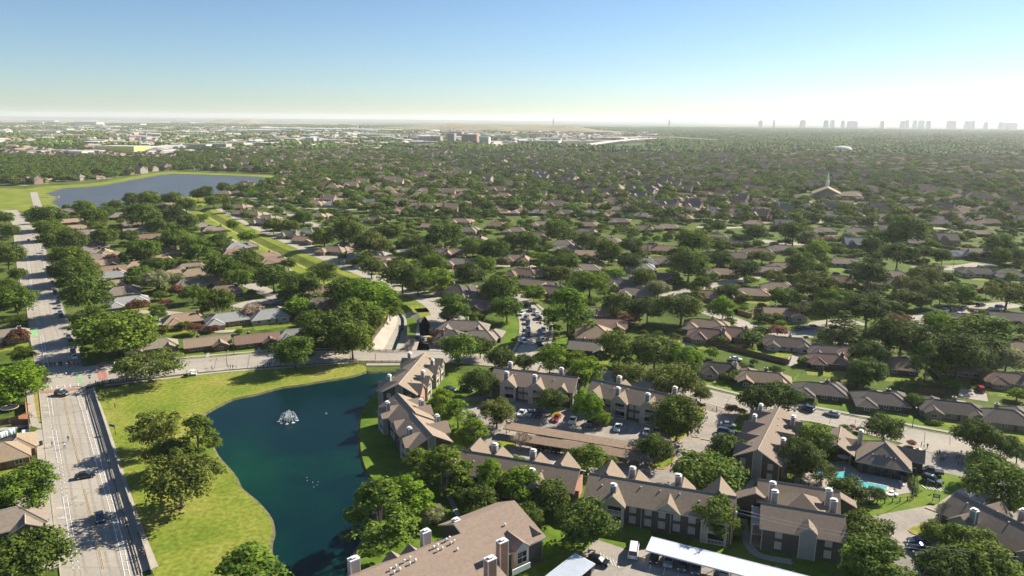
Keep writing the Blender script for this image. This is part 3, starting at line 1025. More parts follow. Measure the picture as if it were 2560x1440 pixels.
# u v width kind [height factor]; positions read off the survey photograph, nearest first
TREE_DATA = '''
398,1085,112,A,1.25;500,1112,100,C;455,1205,172,A;425,1150,90,a;70,1238,130,E,.9;80,1420,165,O;622,1440,170,C,.7;30,975,130,B,.85;92,968,58,O;48,858,45,R,1.1;62,907,48,o
375,925,140,A,.8;318,940,60,A;288,845,160,o,.9;235,820,90,O;345,855,80,E;738,885,90,E;925,745,140,B,.8;868,738,105,O;905,800,110,E;838,832,120,O;882,850,100,E;790,822,85,E;830,772,60,P;975,775,60,B
748,770,76,b;630,785,54,P,1.1;682,700,86,O;755,718,88,O;808,690,66,E;720,668,38,O;622,662,62,O;605,690,48,o;618,600,42,b;680,572,46,O;721,574,42,a;755,552,52,O;808,598,66,O;868,583,76,E;922,612,90,a;968,586,66,o
905,655,42,O;927,672,60,O;855,650,24,O,1.5;1005,690,96,O;1032,610,52,a;1072,605,40,a;1110,588,84,o;1058,640,72,O;1082,665,66,O;1088,700,76,B;1045,715,60,O;1172,685,70,O;1210,665,58,B;1180,618,52,B;1228,620,60,o;1228,735,66,O
1133,768,86,E;1125,790,48,w;1190,795,42,o;1255,722,96,O;1268,768,78,O;1236,628,62,E;1317,600,60,O;1280,598,50,o;1392,573,68,E;1408,655,70,a;1362,648,40,B;1400,682,58,a;1475,702,100,B,.75;1422,778,134,c,.75;1335,730,52,B
1465,600,60,O;1520,625,62,E,1.2;1572,650,58,O;1540,677,46,b;1577,608,54,O;1608,688,60,o;1645,715,54,w;1545,758,80,O;1575,790,62,R,.9;1620,765,78,O;1705,760,102,O;1722,650,94,E;1755,700,46,E;1730,597,82,a;1800,605,44,o;1797,640,60,O
1550,866,90,E;1640,872,104,a;1150,870,90,o;1203,868,60,O;1257,895,70,O;1315,905,52,O;1378,895,78,B;1440,900,62,B;1468,928,84,B;1205,955,82,O,1.1;1247,1030,80,a;1385,1000,68,O;1475,1010,70,B,1.3;1512,1040,40,B;1570,930,80,A
1690,945,120,a;1757,975,42,a;1715,890,82,B;1700,1035,110,E;1645,1112,80,O;1475,1142,92,o;1535,1150,32,a;1112,1008,74,c,.7;1150,1040,78,c,.7;1188,1078,70,c,.7;1046,1165,84,C,.8;1118,1175,120,C,.8;1172,1195,70,C;958,1300,160,C,.85
1030,1245,110,c,.8;1091,1290,56,w;1248,1140,50,c,1.1;1228,1200,85,c;1298,1175,66,c;1312,1215,96,B;1388,1235,96,O;1205,1250,90,K;1325,1290,70,K;1475,1302,128,O;1778,1172,146,o,.8;1802,1280,104,E,1.1;1846,1308,46,o;1825,1108,88,O
1898,990,76,O;1955,980,96,O;1988,1070,62,o;2048,1085,80,E;2008,1128,96,O;2062,1165,72,A;2125,1208,84,O;1995,1165,44,O;2160,1312,90,O;2205,1398,150,E;2178,1320,110,O;2196,1218,44,O;2248,1160,0,H
2500,1195,140,E;2480,1145,80,E;2452,1068,96,O;2512,1088,66,O;2552,1112,60,O;2345,1310,58,E;2400,1272,72,B;2430,1340,110,E;2385,1400,120,O;2480,1400,130,E;2217,1055,78,O;2290,985,42,o;2388,945,34,o;2320,890,70,C,1.1
2400,868,120,K;2460,858,100,K;2520,880,80,w;2548,962,42,b;2180,868,84,O;2172,908,84,O;2150,935,46,s;2110,812,112,N,.55;1905,815,38,S;1945,815,44,p;1885,832,54,S;1800,840,30,s;1850,925,36,s;1822,933,30,s
1793,557,38,o;1891,573,56,O;1982,568,66,O;2018,583,56,w;1846,586,34,o;1873,586,24,s;1796,600,46,o;2073,584,36,P;2122,580,40,w;2042,615,66,B;2086,615,36,O;2177,593,46,E;2004,647,62,E;1904,631,56,a,.8;1862,662,66,O;1933,682,52,A
2037,671,62,E;1780,682,28,s,1.4;1822,722,56,O;1960,729,70,O;2037,702,108,A;2106,697,30,s;2171,673,82,O;1808,762,66,B;2004,762,60,A;2075,735,60,B;2124,733,60,o;2071,762,80,K;2171,760,110,K;1953,797,26,b;1915,780,34,s;1946,780,30,s;1824,793,34,s;2191,709,40,O
2229,582,54,O;2244,620,76,O;2309,613,46,O;2355,622,50,O;2184,644,46,a;2275,693,78,A;2313,673,78,A;2360,678,46,O;2351,722,68,E;2402,715,62,B;2262,727,56,a;2304,735,46,O;2231,731,32,O;2520,713,100,A;2467,709,40,R;2253,782,56,R,.8
2349,795,84,B;2453,811,138,E,.8;2220,818,86,o;2258,824,120,O;2320,844,46,A;2518,802,40,S;2542,802,40,s;2498,591,70,E;2502,618,48,E;2542,618,46,O;2267,558,92,E;2398,578,32,o;2431,757,24,R;2315,715,22,p
115,560,74,O;118,588,62,o;140,617,80,O;205,535,46,B;232,557,60,O;285,527,30,a;325,512,38,O;370,512,50,o;428,510,46,O;350,550,80,O;390,577,50,O;430,547,60,O;462,527,46,O;502,557,30,O;580,572,32,B;567,532,26,O;530,515,40,o;555,512,36,o
615,600,40,b;545,615,56,O;437,612,76,O;492,635,76,E;465,567,50,O;257,610,60,O;232,582,32,o;285,587,30,O;320,607,42,O;357,637,76,O;415,672,40,O;380,677,54,O;310,655,30,O;277,660,34,R;170,660,80,O;190,685,80,o;165,697,76,O;210,707,84,O;175,620,70,O
218,752,110,O;15,655,84,O;25,595,42,O;8,565,42,o;45,705,42,O;15,735,56,o;42,772,98,O;50,820,36,O;350,700,56,a;335,717,46,o;390,715,70,w;435,712,50,w;442,735,28,p,1.3;345,775,48,R;415,770,30,p;402,750,38,S;395,795,42,E,1.1;482,745,58,O;542,762,76,E
555,680,80,O;592,707,66,O;612,655,58,O;515,807,32,S;462,825,26,s;487,832,42,R;535,832,26,R;618,880,13,H;2117,1053,20,s;2137,1052,14,p;2156,1058,20,s;2285,1090,22,p;1833,1012,30,R,1.1;1858,1018,24,R;600,840,20,S;490,498,36,O;510,495,40,E;555,480,36,O
'''
for rec in TREE_DATA.replace('\n', ';').split(';'):
    r = rec.strip().split(',')
    if len(r) < 4 or float(r[2]) == 0:
        continue
    tree_at(float(r[0]), float(r[1]), float(r[2]), r[3], float(r[4]) if len(r) > 4 else None)
print('trees', len(LABEL))

# ------------------------------------------------------------------ far woods, gardens and roofs: what nobody could count
def hidden(name, me):
    return bpy.data.objects.new(name, me)


stuff_protos = bpy.data.collections.new('far_tree_kinds')     # source meshes for the scattered far trees


def far_crown(i, dome, nleaf, size, mt, sh=1.0):
    me = crown_mesh('far_crown', dome, nleaf, size)
    me.materials.clear()
    me.materials.append(M(mt))
    o = hidden('far_tree', me)
    stuff_protos.objects.link(o)


for i, mt in enumerate(('leaf_dark', 'leaf_mid', 'leaf_dark', 'leaf_olive', 'leaf_mid', 'leaf_bright')):
    far_crown(i, lobes_dome(16, 0.44, 0.38, 0.15, 0.24), 1300, 0.045, mt)


def scatter(name, pts, scales, rots, kinds, coll, nk):
    me = bpy.data.meshes.new(name)
    me.vertices.add(len(pts))
    me.vertices.foreach_set('co', np.asarray(pts, dtype=np.float32).reshape(-1))
    for an, data, tp in (('size', scales, 'FLOAT_VECTOR'), ('turn', rots, 'FLOAT'), ('kindno', kinds, 'INT')):
        a = me.attributes.new(an, tp, 'POINT')
        if tp == 'FLOAT_VECTOR':
            a.data.foreach_set('vector', np.asarray(data, dtype=np.float32).reshape(-1))
        else:
            a.data.foreach_set('value', np.asarray(data, dtype=np.float32 if tp == 'FLOAT' else np.int32))
    me.update()
    o = bpy.data.objects.new(name, me)
    COL.objects.link(o)
    ng = bpy.data.node_groups.new(name + '_spread', 'GeometryNodeTree')
    ng.interface.new_socket('Geometry', in_out='INPUT', socket_type='NodeSocketGeometry')
    ng.interface.new_socket('Geometry', in_out='OUTPUT', socket_type='NodeSocketGeometry')
    N = ng.nodes
    gi, go = N.new('NodeGroupInput'), N.new('NodeGroupOutput')
    iop = N.new('GeometryNodeInstanceOnPoints')
    ci = N.new('GeometryNodeCollectionInfo')
    ci.inputs['Collection'].default_value = coll
    ci.inputs['Separate Children'].default_value = True
    ci.inputs['Reset Children'].default_value = True

    def attr(n, t):
        a = N.new('GeometryNodeInputNamedAttribute')
        a.data_type = t
        a.inputs['Name'].default_value = n
        return a.outputs['Attribute']
    comb = N.new('ShaderNodeCombineXYZ')
    ng.links.new(attr('turn', 'FLOAT'), comb.inputs[2])
    ng.links.new(gi.outputs[0], iop.inputs['Points'])
    ng.links.new(ci.outputs[0], iop.inputs['Instance'])
    iop.inputs['Pick Instance'].default_value = True
    ng.links.new(attr('kindno', 'INT'), iop.inputs['Instance Index'])
    ng.links.new(comb.outputs[0], iop.inputs['Rotation'])
    ng.links.new(attr('size', 'FLOAT_VECTOR'), iop.inputs['Scale'])
    ng.links.new(iop.outputs[0], go.inputs[0])
    md = o.modifiers.new('spread', 'NODES')
    md.node_group = ng
    return o


# survey areas
def view_limits(xy, margin=1.06, pad=25):
    return np.abs(xy[:, 0]) < xy[:, 1] * (1280 / FPX) * margin / math.cos(PITCH) + pad


town_poly = [(p.x, p.y) for p in P([(-300, 398), (0, 402), (240, 404), (420, 402), (560, 396), (700, 386), (900, 376), (1150, 372), (1300, 366), (1420, 350), (1600, 345), (1650, 330), (1300, 322), (700, 318), (-400, 316)])]
res_clear = [(p.x, p.y) for p in P([(-300, 492), (60, 484), (109, 477), (200, 470), (281, 461), (350, 449), (400, 442), (440, 440), (600, 443), (690, 447), (700, 457), (668, 468), (605, 478), (575, 492), (545, 510), (400, 530), (352, 533), (280, 536), (150, 562), (80, 575), (-300, 560)])]
forest_poly = [(p.x, p.y) for p in P([(-300, 482), (60, 478), (109, 472), (200, 465), (281, 456), (350, 445), (400, 438), (440, 437), (500, 434), (560, 415), (560, 408), (440, 408), (430, 416), (240, 417), (-300, 417)])]
# hand-surveyed zone: nearer than this line every tree and house has been placed individually
def zone_v(u):
    return np.interp(u, [0, 480, 700, 900, 1200, 1700, 2100, 2560], [503, 503, 518, 540, 545, 548, 552, 556])


def to_px(xy):
    x, y, z = xy[:, 0], xy[:, 1], -CAM_H
    cz = y * math.cos(PITCH) - z * math.sin(PITCH)
    cy = y * math.sin(PITCH) + z * math.cos(PITCH)
    px, py = x / cz * FPX, cy / cz * FPX
    c, s = math.cos(ROLL), math.sin(ROLL)
    return 1280 + px * c - py * s, 720 - (px * s + py * c)


creek_xy = np.array([(p.x, p.y) for p in crk])


def near_creek(xy, d):
    out = np.zeros(len(xy), bool)
    for c in creek_xy:
        out |= ((xy - c) ** 2).sum(1) < d * d
    return out


# ---- far houses laid out in rows along gently curving streets
TH = R(-19)
ax, ay = np.array([math.cos(TH), math.sin(TH)]), np.array([-math.sin(TH), math.cos(TH)])
cand = []
for j, row in enumerate(range(0, 74)):
    y0 = 150 + (row // 2) * 62 + (row % 2) * 26
    for i in range(-90, 90):
        s_ = i * 21.5 + random.uniform(-2, 2)
        bend = 34 * math.sin(s_ / 260 + row // 2 * 0.21) + 22 * math.sin(s_ / 110 + 1.3 * (row // 6))
        q = ax * s_ + ay * (y0 + bend + random.uniform(-2.5, 2.5))
        slope = 34 / 260 * math.cos(s_ / 260 + row // 2 * 0.21) + 22 / 110 * math.cos(s_ / 110 + 1.3 * (row // 6))
        cand.append((q[0], q[1], TH + math.atan(slope), row % 2))
cand = np.array(cand)
xy = cand[:, :2]
pu, pv = to_px(xy)
ok = view_limits(xy, 1.03, 10) & (xy[:, 1] > 150) & (xy[:, 1] < 2050) & (pv < zone_v(pu) - 3) & ~in_poly_np(xy, res_clear) & ~in_poly_np(xy, town_poly) & ~near_creek(xy, 34)
ok &= ~(in_poly_np(xy, forest_poly) & (rng.random(len(xy)) > 0.12))
church = g(2062, 480)
ok &= ((xy - np.array([church.x, church.y])) ** 2).sum(1) > 48 ** 2
ok &= rng.random(len(xy)) < np.where(xy[:, 1] > 850, 0.78, 0.95)
FAR_HOUSES = cand[ok]
FAR_HOUSES = FAR_HOUSES[np.argsort(FAR_HOUSES[:, 1])]
N_SOLO = 141
print('far houses', len(FAR_HOUSES))

# ---- far trees
K = 34000
clear_way = lambda pu, pv: (pu > 1380) & (pu < 1650) & (pv > 336) & (pv < 371)
yy_ = np.sqrt(rng.uniform(150 ** 2, 2150 ** 2, K))
xx_ = rng.uniform(-1, 1, K) * (yy_ * 0.77 + 25)
xy = np.stack([xx_, yy_], 1)
pu, pv = to_px(xy)
front_clear = (pu < 440) & (pv < 417) & (pv > 396)
ok = (pv < zone_v(pu) + 1) & ~(clear_way(pu, pv) & (rng.random(K) < .85)) & ~(front_clear & (rng.random(K) < 0.9)) & ~in_poly_np(xy, res_clear) & ~near_creek(xy, 21)
dens = np.where(yy_ > 900, 0.92, 0.62)
intown = in_poly_np(xy, town_poly)
dens[intown] = 0.30
dens[in_poly_np(xy, forest_poly)] = 1.0
ok &= rng.random(K) < dens
ok &= ((xy - np.array([church.x, church.y - 12])) ** 2).sum(1) > 42 ** 2
# keep the middle of the streets and most roofs open
hx = FAR_HOUSES[:, :2]
cell = {}
for k, h in enumerate(hx):
    cell.setdefault((int(h[0] // 12), int(h[1] // 12)), []).append(k)
keep = []
forest = in_poly_np(xy, forest_poly)
for k in np.nonzero(ok)[0]:
    x, y = xy[k]
    bad = False
    for a in (-1, 0, 1):
        for c in (-1, 0, 1):
            for h in cell.get((int(x // 12) + a, int(y // 12) + c), ()):
                dx, dy = x - hx[h][0], y - hx[h][1]
                if dx * dx + dy * dy < (42 if y < 900 else 25):
                    bad = True
    if not bad or forest[k]:
        keep.append(k)
xy = xy[keep]
n = len(xy)
fr = in_poly_np(xy, forest_poly)
w = rng.uniform(5.5, 11.5, n) * np.where(rng.random(n) < 0.2, 1.25, 1.0)
w = np.where(fr, rng.uniform(9, 15, n), w)
w = np.minimum(w, 14)
hh = w * rng.uniform(0.85, 1.2, n)
kinds = rng.choice(6, n, p=[0.06, 0.28, 0.05, 0.20, 0.24, 0.17])
kinds = np.where(fr & (kinds == 5), 1, kinds)
t = scatter('far_trees', np.column_stack([xy, np.zeros(n)]), np.column_stack([w, w, hh]), rng.uniform(0, 6.28, n), kinds, stuff_protos, 6)
tag(t, 'thousands of green trees covering the suburb out to the far belt', 'trees', kind='stuff')
print('far trees', n)
# ---- infill shrubs and small trees between the surveyed gardens
K = 4200
yy_ = np.sqrt(rng.uniform(215 ** 2, 860 ** 2, K))
xx_ = rng.uniform(-1, 1, K) * (yy_ * 0.77 + 10)
GARDEN_CAND = np.stack([xx_, yy_], 1)

# ---- woodland patches towards the horizon: each patch is a block of crowns
patches = bpy.data.collections.new('wood_patch_kinds')


def low_crown(n=34):
    d = unit(n)
    return d


ico = bmesh.new()
bmesh.ops.create_icosphere(ico, subdivisions=1, radius=1)
iv = np.array([v.co[:] for v in ico.verts])
iff = np.array([[v.index for v in f.verts] for f in ico.faces])
ico.free()
for pk in range(4):
    V_, F_, mi = [], [], []
    nn = 0
    for k in range(90):
        c = np.array([rng.uniform(-60, 60), rng.uniform(-60, 60), 0])
        r = rng.uniform(4, 8.5)
        vv = iv * (1 + rng.uniform(-0.28, 0.28, (len(iv), 1))) * np.array([r, r, r * 0.85]) + c + np.array([0, 0, r * 0.85])
        V_.append(vv)
        F_.append(iff + nn)
        nn += len(iv)
        mi += [int(rng.random() < 0.3)] * len(iff)
    me = bpy.data.meshes.new('wood_patch')
    me.from_pydata(np.concatenate(V_).tolist(), [], np.concatenate(F_).tolist())
    for mt in ('leaf_mid', 'leaf_olive') if pk % 2 else ('leaf_mid', 'leaf_bright'):
        me.materials.append(M(mt))
    me.polygons.foreach_set('material_index', mi)
    patches.objects.link(hidden('wood_patch', me))
K = 15000
yy_ = np.sqrt(rng.uniform(1950 ** 2, 8500 ** 2, K))
xx_ = rng.uniform(-1, 1, K) * (yy_ * 0.77)
xy = np.stack([xx_, yy_], 1)
pu, pv = to_px(xy)
intown = in_poly_np(xy, town_poly)
# hold back where the industrial belt and the landfill lie; fields leave gaps further out
dn = np.where(pu > 1500, 0.95, 0.55)
dn = np.where(intown, 0.10, dn)
dn = np.where((pu < 1600) & (pv < 327) & (pu > 900), 0.12, dn)
dn *= np.where(yy_ > 5000, 0.75, 1.0)
ok = (rng.random(K) < dn) & ~clear_way(pu, pv)
xy = xy[ok]
n = len(xy)
fw = rng.uniform(0.8, 1.2, n)
t = scatter('distant_woodland', np.column_stack([xy, np.zeros(n)]), np.column_stack([fw, fw, rng.uniform(0.7, 1.3, n)]), rng.uniform(0, 6.28, n), rng.choice(4, n), patches, 4)
tag(t, 'hazy woodland stretching to the horizon behind the suburb', 'woodland', kind='stuff')

# ------------------------------------------------------------------ houses
def shingle(name, c, n=0.16):
    mat(name, c, 0.9, noise=n, scale=1.1, spec=0.15, detail=8, rand=0.14, stretch=(1, 1, 3))


shingle('roof_tan', (0.285, 0.210, 0.145))
shingle('roof_grey', (0.225, 0.188, 0.148))
shingle('roof_blue', (0.245, 0.245, 0.235))
shingle('roof_red', (0.225, 0.145, 0.108))
shingle('roof_dark', (0.125, 0.105, 0.092))
shingle('roof_orange', (0.310, 0.215, 0.150))
shingle('roof_apartment', (0.238, 0.186, 0.140), 0.12)
mat('roof_cap', (0.36, 0.31, 0.26), 0.9, noise=0.1)
mat('brick_tan', (0.26, 0.19, 0.14), 0.9, noise=0.25, scale=4, rand=0.15)
mat('brick_red', (0.20, 0.10, 0.07), 0.9, noise=0.25, scale=4, rand=0.15)
mat('brick_dark', (0.085, 0.070, 0.062), 0.9, noise=0.25, scale=4)
mat('brick_rose', (0.42, 0.22, 0.16), 0.9, noise=0.15, scale=3)
mat('siding_beige', (0.38, 0.33, 0.27), 0.8, noise=0.06, scale=1)
mat('siding_grey', (0.24, 0.235, 0.225), 0.8, noise=0.06, scale=1)
mat('siding_white', (0.50, 0.48, 0.45), 0.7, noise=0.05, scale=1)
mat('trim', (0.50, 0.44, 0.36), 0.7)
mat('trim_white', (0.74, 0.72, 0.68), 0.6)
mat('glass', (0.025, 0.035, 0.05), 0.12, spec=0.6)
mat('blind', (0.36, 0.34, 0.30), 0.6)
mat('dark_metal', (0.04, 0.042, 0.045), 0.5, metal=0.4)
mat('white_metal', (0.62, 0.66, 0.72), 0.45, metal=0.1, noise=0.05, scale=0.6)
mat('door_brown', (0.12, 0.06, 0.035), 0.6)
mat('fence_wood', (0.12, 0.075, 0.050), 0.9, noise=0.3, scale=2)
mat('fence_orange', (0.40, 0.17, 0.08), 0.9, noise=0.25, scale=2)
mat('metal_grey', (0.35, 0.35, 0.35), 0.5, metal=0.3)

ROOFC = {'t': ('roof_tan', 'tan roofed'), 'g': ('roof_grey', 'grey roofed'), 'b': ('roof_blue', 'blue grey roofed'), 'r': ('roof_red', 'reddish brown roofed'),
         'd': ('roof_dark', 'dark roofed'), 'o': ('roof_orange', 'orange tan roofed')}


def roof_piece(mb, wb, cx, cy, l, w, typ, ax, z0, pitch, oh=0.55, caps=None):
    """one hipped or gabled roof over a rectangle; walls go to wb"""
    def T(x, y, z):
        return Vector((cx + (x if ax == 'x' else -y), cy + (y if ax == 'x' else x), z))
    hl, hw = l / 2, w / 2
    wb.mesh([T(x, y, z) for z in (-0.05, z0) for x, y in ((-hl, -hw), (hl, -hw), (hl, hw), (-hl, hw))],
            [(0, 1, 5, 4), (1, 2, 6, 5), (2, 3, 7, 6), (3, 0, 4, 7), (4, 5, 6, 7)], 0)
    el, ew = hl + oh, hw + oh
    ze = z0 - oh * pitch * 0.4
    rz = ze + ew * pitch
    e = [T(-el, -ew, ze), T(el, -ew, ze), T(el, ew, ze), T(-el, ew, ze)]
    eb = [p - Vector((0, 0, 0.2)) for p in e]
    if typ == 'h':
        k = min(el, ew) * 0.98
        r = [T(-el + k, 0, rz), T(el - k, 0, rz)]
    else:
        r = [T(-el + 0.003, 0, rz), T(el - 0.003, 0, rz)]
        for s in (-1, 1):
            tri = [T(s * hl, -hw, z0), T(s * hl, hw, z0), T(s * hl, 0, rz - 0.12)]
            if s < 0:
                tri.reverse()
            wb.poly(tri, 0)
    mb.mesh(e + r, [(0, 1, 5, 4), (2, 3, 4, 5)] + ([(1, 2, 5), (3, 0, 4)] if typ == 'h' else []), 0)
    if typ == 'g':      # raking edge boards
        for s in (-1, 1):
            a, c, t = T(s * el, -ew, ze), T(s * el, ew, ze), T(s * el, 0, rz)
            dz = Vector((0, 0, -0.22))
            q1, q2 = [a, t, t + dz, a + dz], [t, c, c + dz, t + dz]
            if s > 0:
                q1.reverse(), q2.reverse()
            mb.poly(q1, 1)
            mb.poly(q2, 1)
        for q in ([eb[0], eb[1], r[1] - Vector((0, 0, .2)), r[0] - Vector((0, 0, .2))],):
            pass
        mb.mesh([p - Vector((0, 0, 0.2)) for p in e + r], [(4, 5, 1, 0), (5, 4, 3, 2)], 1)
        mb.mesh(e + eb, [(4, 5, 1, 0), (6, 7, 3, 2)], 1)
    else:
        mb.mesh(e + eb, [(4, 5, 1, 0), (5, 6, 2, 1), (6, 7, 3, 2), (7, 4, 0, 3), (7, 6, 5, 4)], 1)
    if caps is not None:
        caps.tube([r[0] + Vector((0, 0, 0.03)), r[1] + Vector((0, 0, 0.03))], 0.13, 4)
        if typ == 'h':
            for a, c in ((0, 0), (3, 0), (1, 1), (2, 1)):
                caps.tube([e[a] + Vector((0, 0, 0.03)), r[c] + Vector((0, 0, 0.03))], 0.11, 4)
    return rz


# rectangles: cx, cy, length, width, h(ip)/g(able), axis, eave height, pitch ; chimney x,y ; front is -y
LAYOUTS = [
    dict(r=[(0, 0, 19, 10.5, 'h', 'x', 2.7, .52), (-6, -5.5, 8, 7, 'h', 'y', 2.66, .50), (7, 5, 9, 7, 'h', 'y', 2.62, .50)], ch=(3, 1.5), win=[(1.5, -5.25), (5.5, -5.25), (-6, -9.5)], door=(-1, -5.25), gar=(7, 9.5)),
    dict(r=[(0, 0, 20, 10, 'g', 'x', 2.7, .50), (5.5, -4.2, 7, 6.6, 'g', 'y', 2.66, .50)], ch=(-4, 2), win=[(-7, -5), (-3.5, -5), (5.5, -7.7)], door=(0.5, -5), gar=(-6.5, 5)),
    dict(r=[(0, 0, 17, 11, 'h', 'x', 2.7, .55), (6, 6, 11, 8, 'h', 'y', 2.65, .52)], ch=(-2, 2), win=[(-5.5, -5.5), (-1, -5.5), (6, -5.5)], door=(2.5, -5.5), gar=(6, 11.5)),
    dict(r=[(0, 0, 22, 10, 'h', 'x', 2.7, .54), (-7, -4.5, 5, 5.5, 'g', 'y', 2.6, .55), (7.3, -4.2, 5, 5.5, 'g', 'y', 2.6, .55), (-6, 5.5, 8, 7.5, 'h', 'y', 2.64, .5)], ch=(1, 2.2), win=[(-7, -7), (7.3, -6.7), (-2, -5)], door=(1.5, -5), gar=(-6, 9.5)),
    dict(r=[(0, 0, 18, 9.5, 'h', 'x', 2.7, .62), (-4, -3.8, 6.5, 6, 'h', 'y', 2.64, .62), (5, 4.5, 8, 8, 'h', 'y', 2.62, .55)], ch=(6, -1), win=[(2.5, -4.75), (6.5, -4.75), (-4, -7)], door=(0.2, -4.75), gar=(5, 8.5)),
    dict(r=[(0, 0, 15, 12, 'g', 'x', 5.2, .72), (-3.5, -5, 6, 6, 'g', 'y', 5.0, .9), (7.5, 3, 8, 7, 'h', 'y', 2.9, .6)], ch=(5.2, 3), win=[(2, -6), (5, -6), (-3.5, -8)], door=(0.5, -6), gar=(7.5, 7)),
    dict(r=[(0, 0, 16, 14, 'h', 'x', 2.8, .58), (9, -2, 8, 7.5, 'g', 'x', 2.7, .5)], ch=(-4, -3), win=[(-5, -7), (-1.5, -7), (5, -7)], door=(2, -7), gar=(9, -5.75)),
]
HW = {}


def house_proto(li, detail):
    key = (li, detail)
    if key in HW:
        return HW[key]
    L = LAYOUTS[li]
    roof, wall, caps = MB(), MB(), MB()
    hs = [roof_piece(roof, wall, *r, caps=caps if detail else None) for r in L['r']]
    if detail:
        roof.mesh(caps.v, caps.f, 2)
        for k in range(4):       # small vents and pipes on the slopes
            x, y = random.uniform(-5, 5), random.uniform(1, 3)
            z = hs[0] - y * L['r'][0][7]
            roof.box(x - .12, x + .12, y - .12, y + .12, z - .1, z + .28, 1)
    out = []

    def mk(mb, name, mats):
        me = bpy.data.meshes.new(name)
        me.from_pydata(mb.v, [], mb.f)
        for m in mats:
            me.materials.append(M(m))
        me.polygons.foreach_set('material_index', mb.m)
        me.update()
        return me
    out.append(('wall', mk(wall, 'wall', ['brick_tan']), None))
    out.append(('roof', mk(roof, 'roof', ['roof_tan', 'trim', 'roof_cap']), None))
    cx, cy = L['ch']
    c = MB()
    zt = hs[0] + 0.9
    c.box(cx - .65, cx + .65, cy - .45, cy + .45, 2.0, zt, 0)
    c.box(cx - .75, cx + .75, cy - .55, cy + .55, zt - 0.003, zt + .16, 1)
    c.box(cx - .3, cx + .3, cy - .2, cy + .2, zt + .157, zt + .5, 2)
    out.append(('chimney', mk(c, 'chimney', ['brick_tan', 'trim', 'dark_metal']), 'roof'))
    if detail:
        for (x, y) in L['win']:
            w_ = MB()
            w_.box(x - .95, x + .95, y - .07, y + .02, 0.85, 2.25, 0)
            gl = MB()
            for q in (-1, 1):
                gl.box(x + q * .45 - .4, x + q * .45 + .4, y - .09, y - .06, 0.95, 2.15, 0)
            out.append(('window', mk(w_, 'window', ['trim_white']), None))
            out.append(('pane', mk(gl, 'pane', ['glass']), 'window'))
        x, y = L['door']
        d = MB()
        d.box(x - .5, x + .5, y - .06, y + .02, 0.1, 2.15)
        out.append(('door', mk(d, 'door', ['door_brown']), None))
        x, y = L['gar']
        s = 1 if y > 0 else -1
        d = MB()
        y0, y1 = sorted((y - 0.02 * s, y + 0.06 * s))
        d.box(x - 2.4, x + 2.4, y0, y1, 0.05, 2.15)
        for k in range(1, 4):
            d.box(x - 2.4, x + 2.4, y0 - .015, y1 + .015, 0.05 + k * .52, 0.09 + k * .52)
        out.append(('garage_door', mk(d, 'garage_door', ['siding_beige']), None))
    HW[key] = out
    return out


HOUSE_FOOT = []


def put_house(x, y, rz, li, col, detail=True, wallm=None, scale=1.0, label=None):
    root = empty('house', (x, y, 0), rz)
    root.scale = (scale,) * 3
    wallm = wallm or random.choice(['brick_tan', 'brick_tan', 'brick_red', 'siding_beige', 'brick_dark'])
    objs = {}
    for name, me, par in house_proto(li, detail):
        o = bpy.data.objects.new(name, me)
        COL.objects.link(o)
        o.parent = objs.get(par, root) if par else root
        if name in ('wall', 'roof', 'chimney'):
            o.material_slots[0].link = 'OBJECT'
            o.material_slots[0].material = M(ROOFC[col][0] if name == 'roof' else wallm)
        objs[name] = o
    if label:
        tag(root, label, 'house', 'houses of the suburb')
    else:
        LABEL.append((root, ROOFC[col][1] + (' gabled' if LAYOUTS[li]['r'][0][4] == 'g' else ' hipped') + (' tall' if li == 5 else '') + ' house', 'house', 'houses of the suburb'))
    HOUSE_FOOT.append((x, y))
    return root


def house_px(u, v, rot, li, col, **kw):
    p = g(u, v, 3.6)
    return put_house(p.x, p.y, R(rot), li, col, **kw)


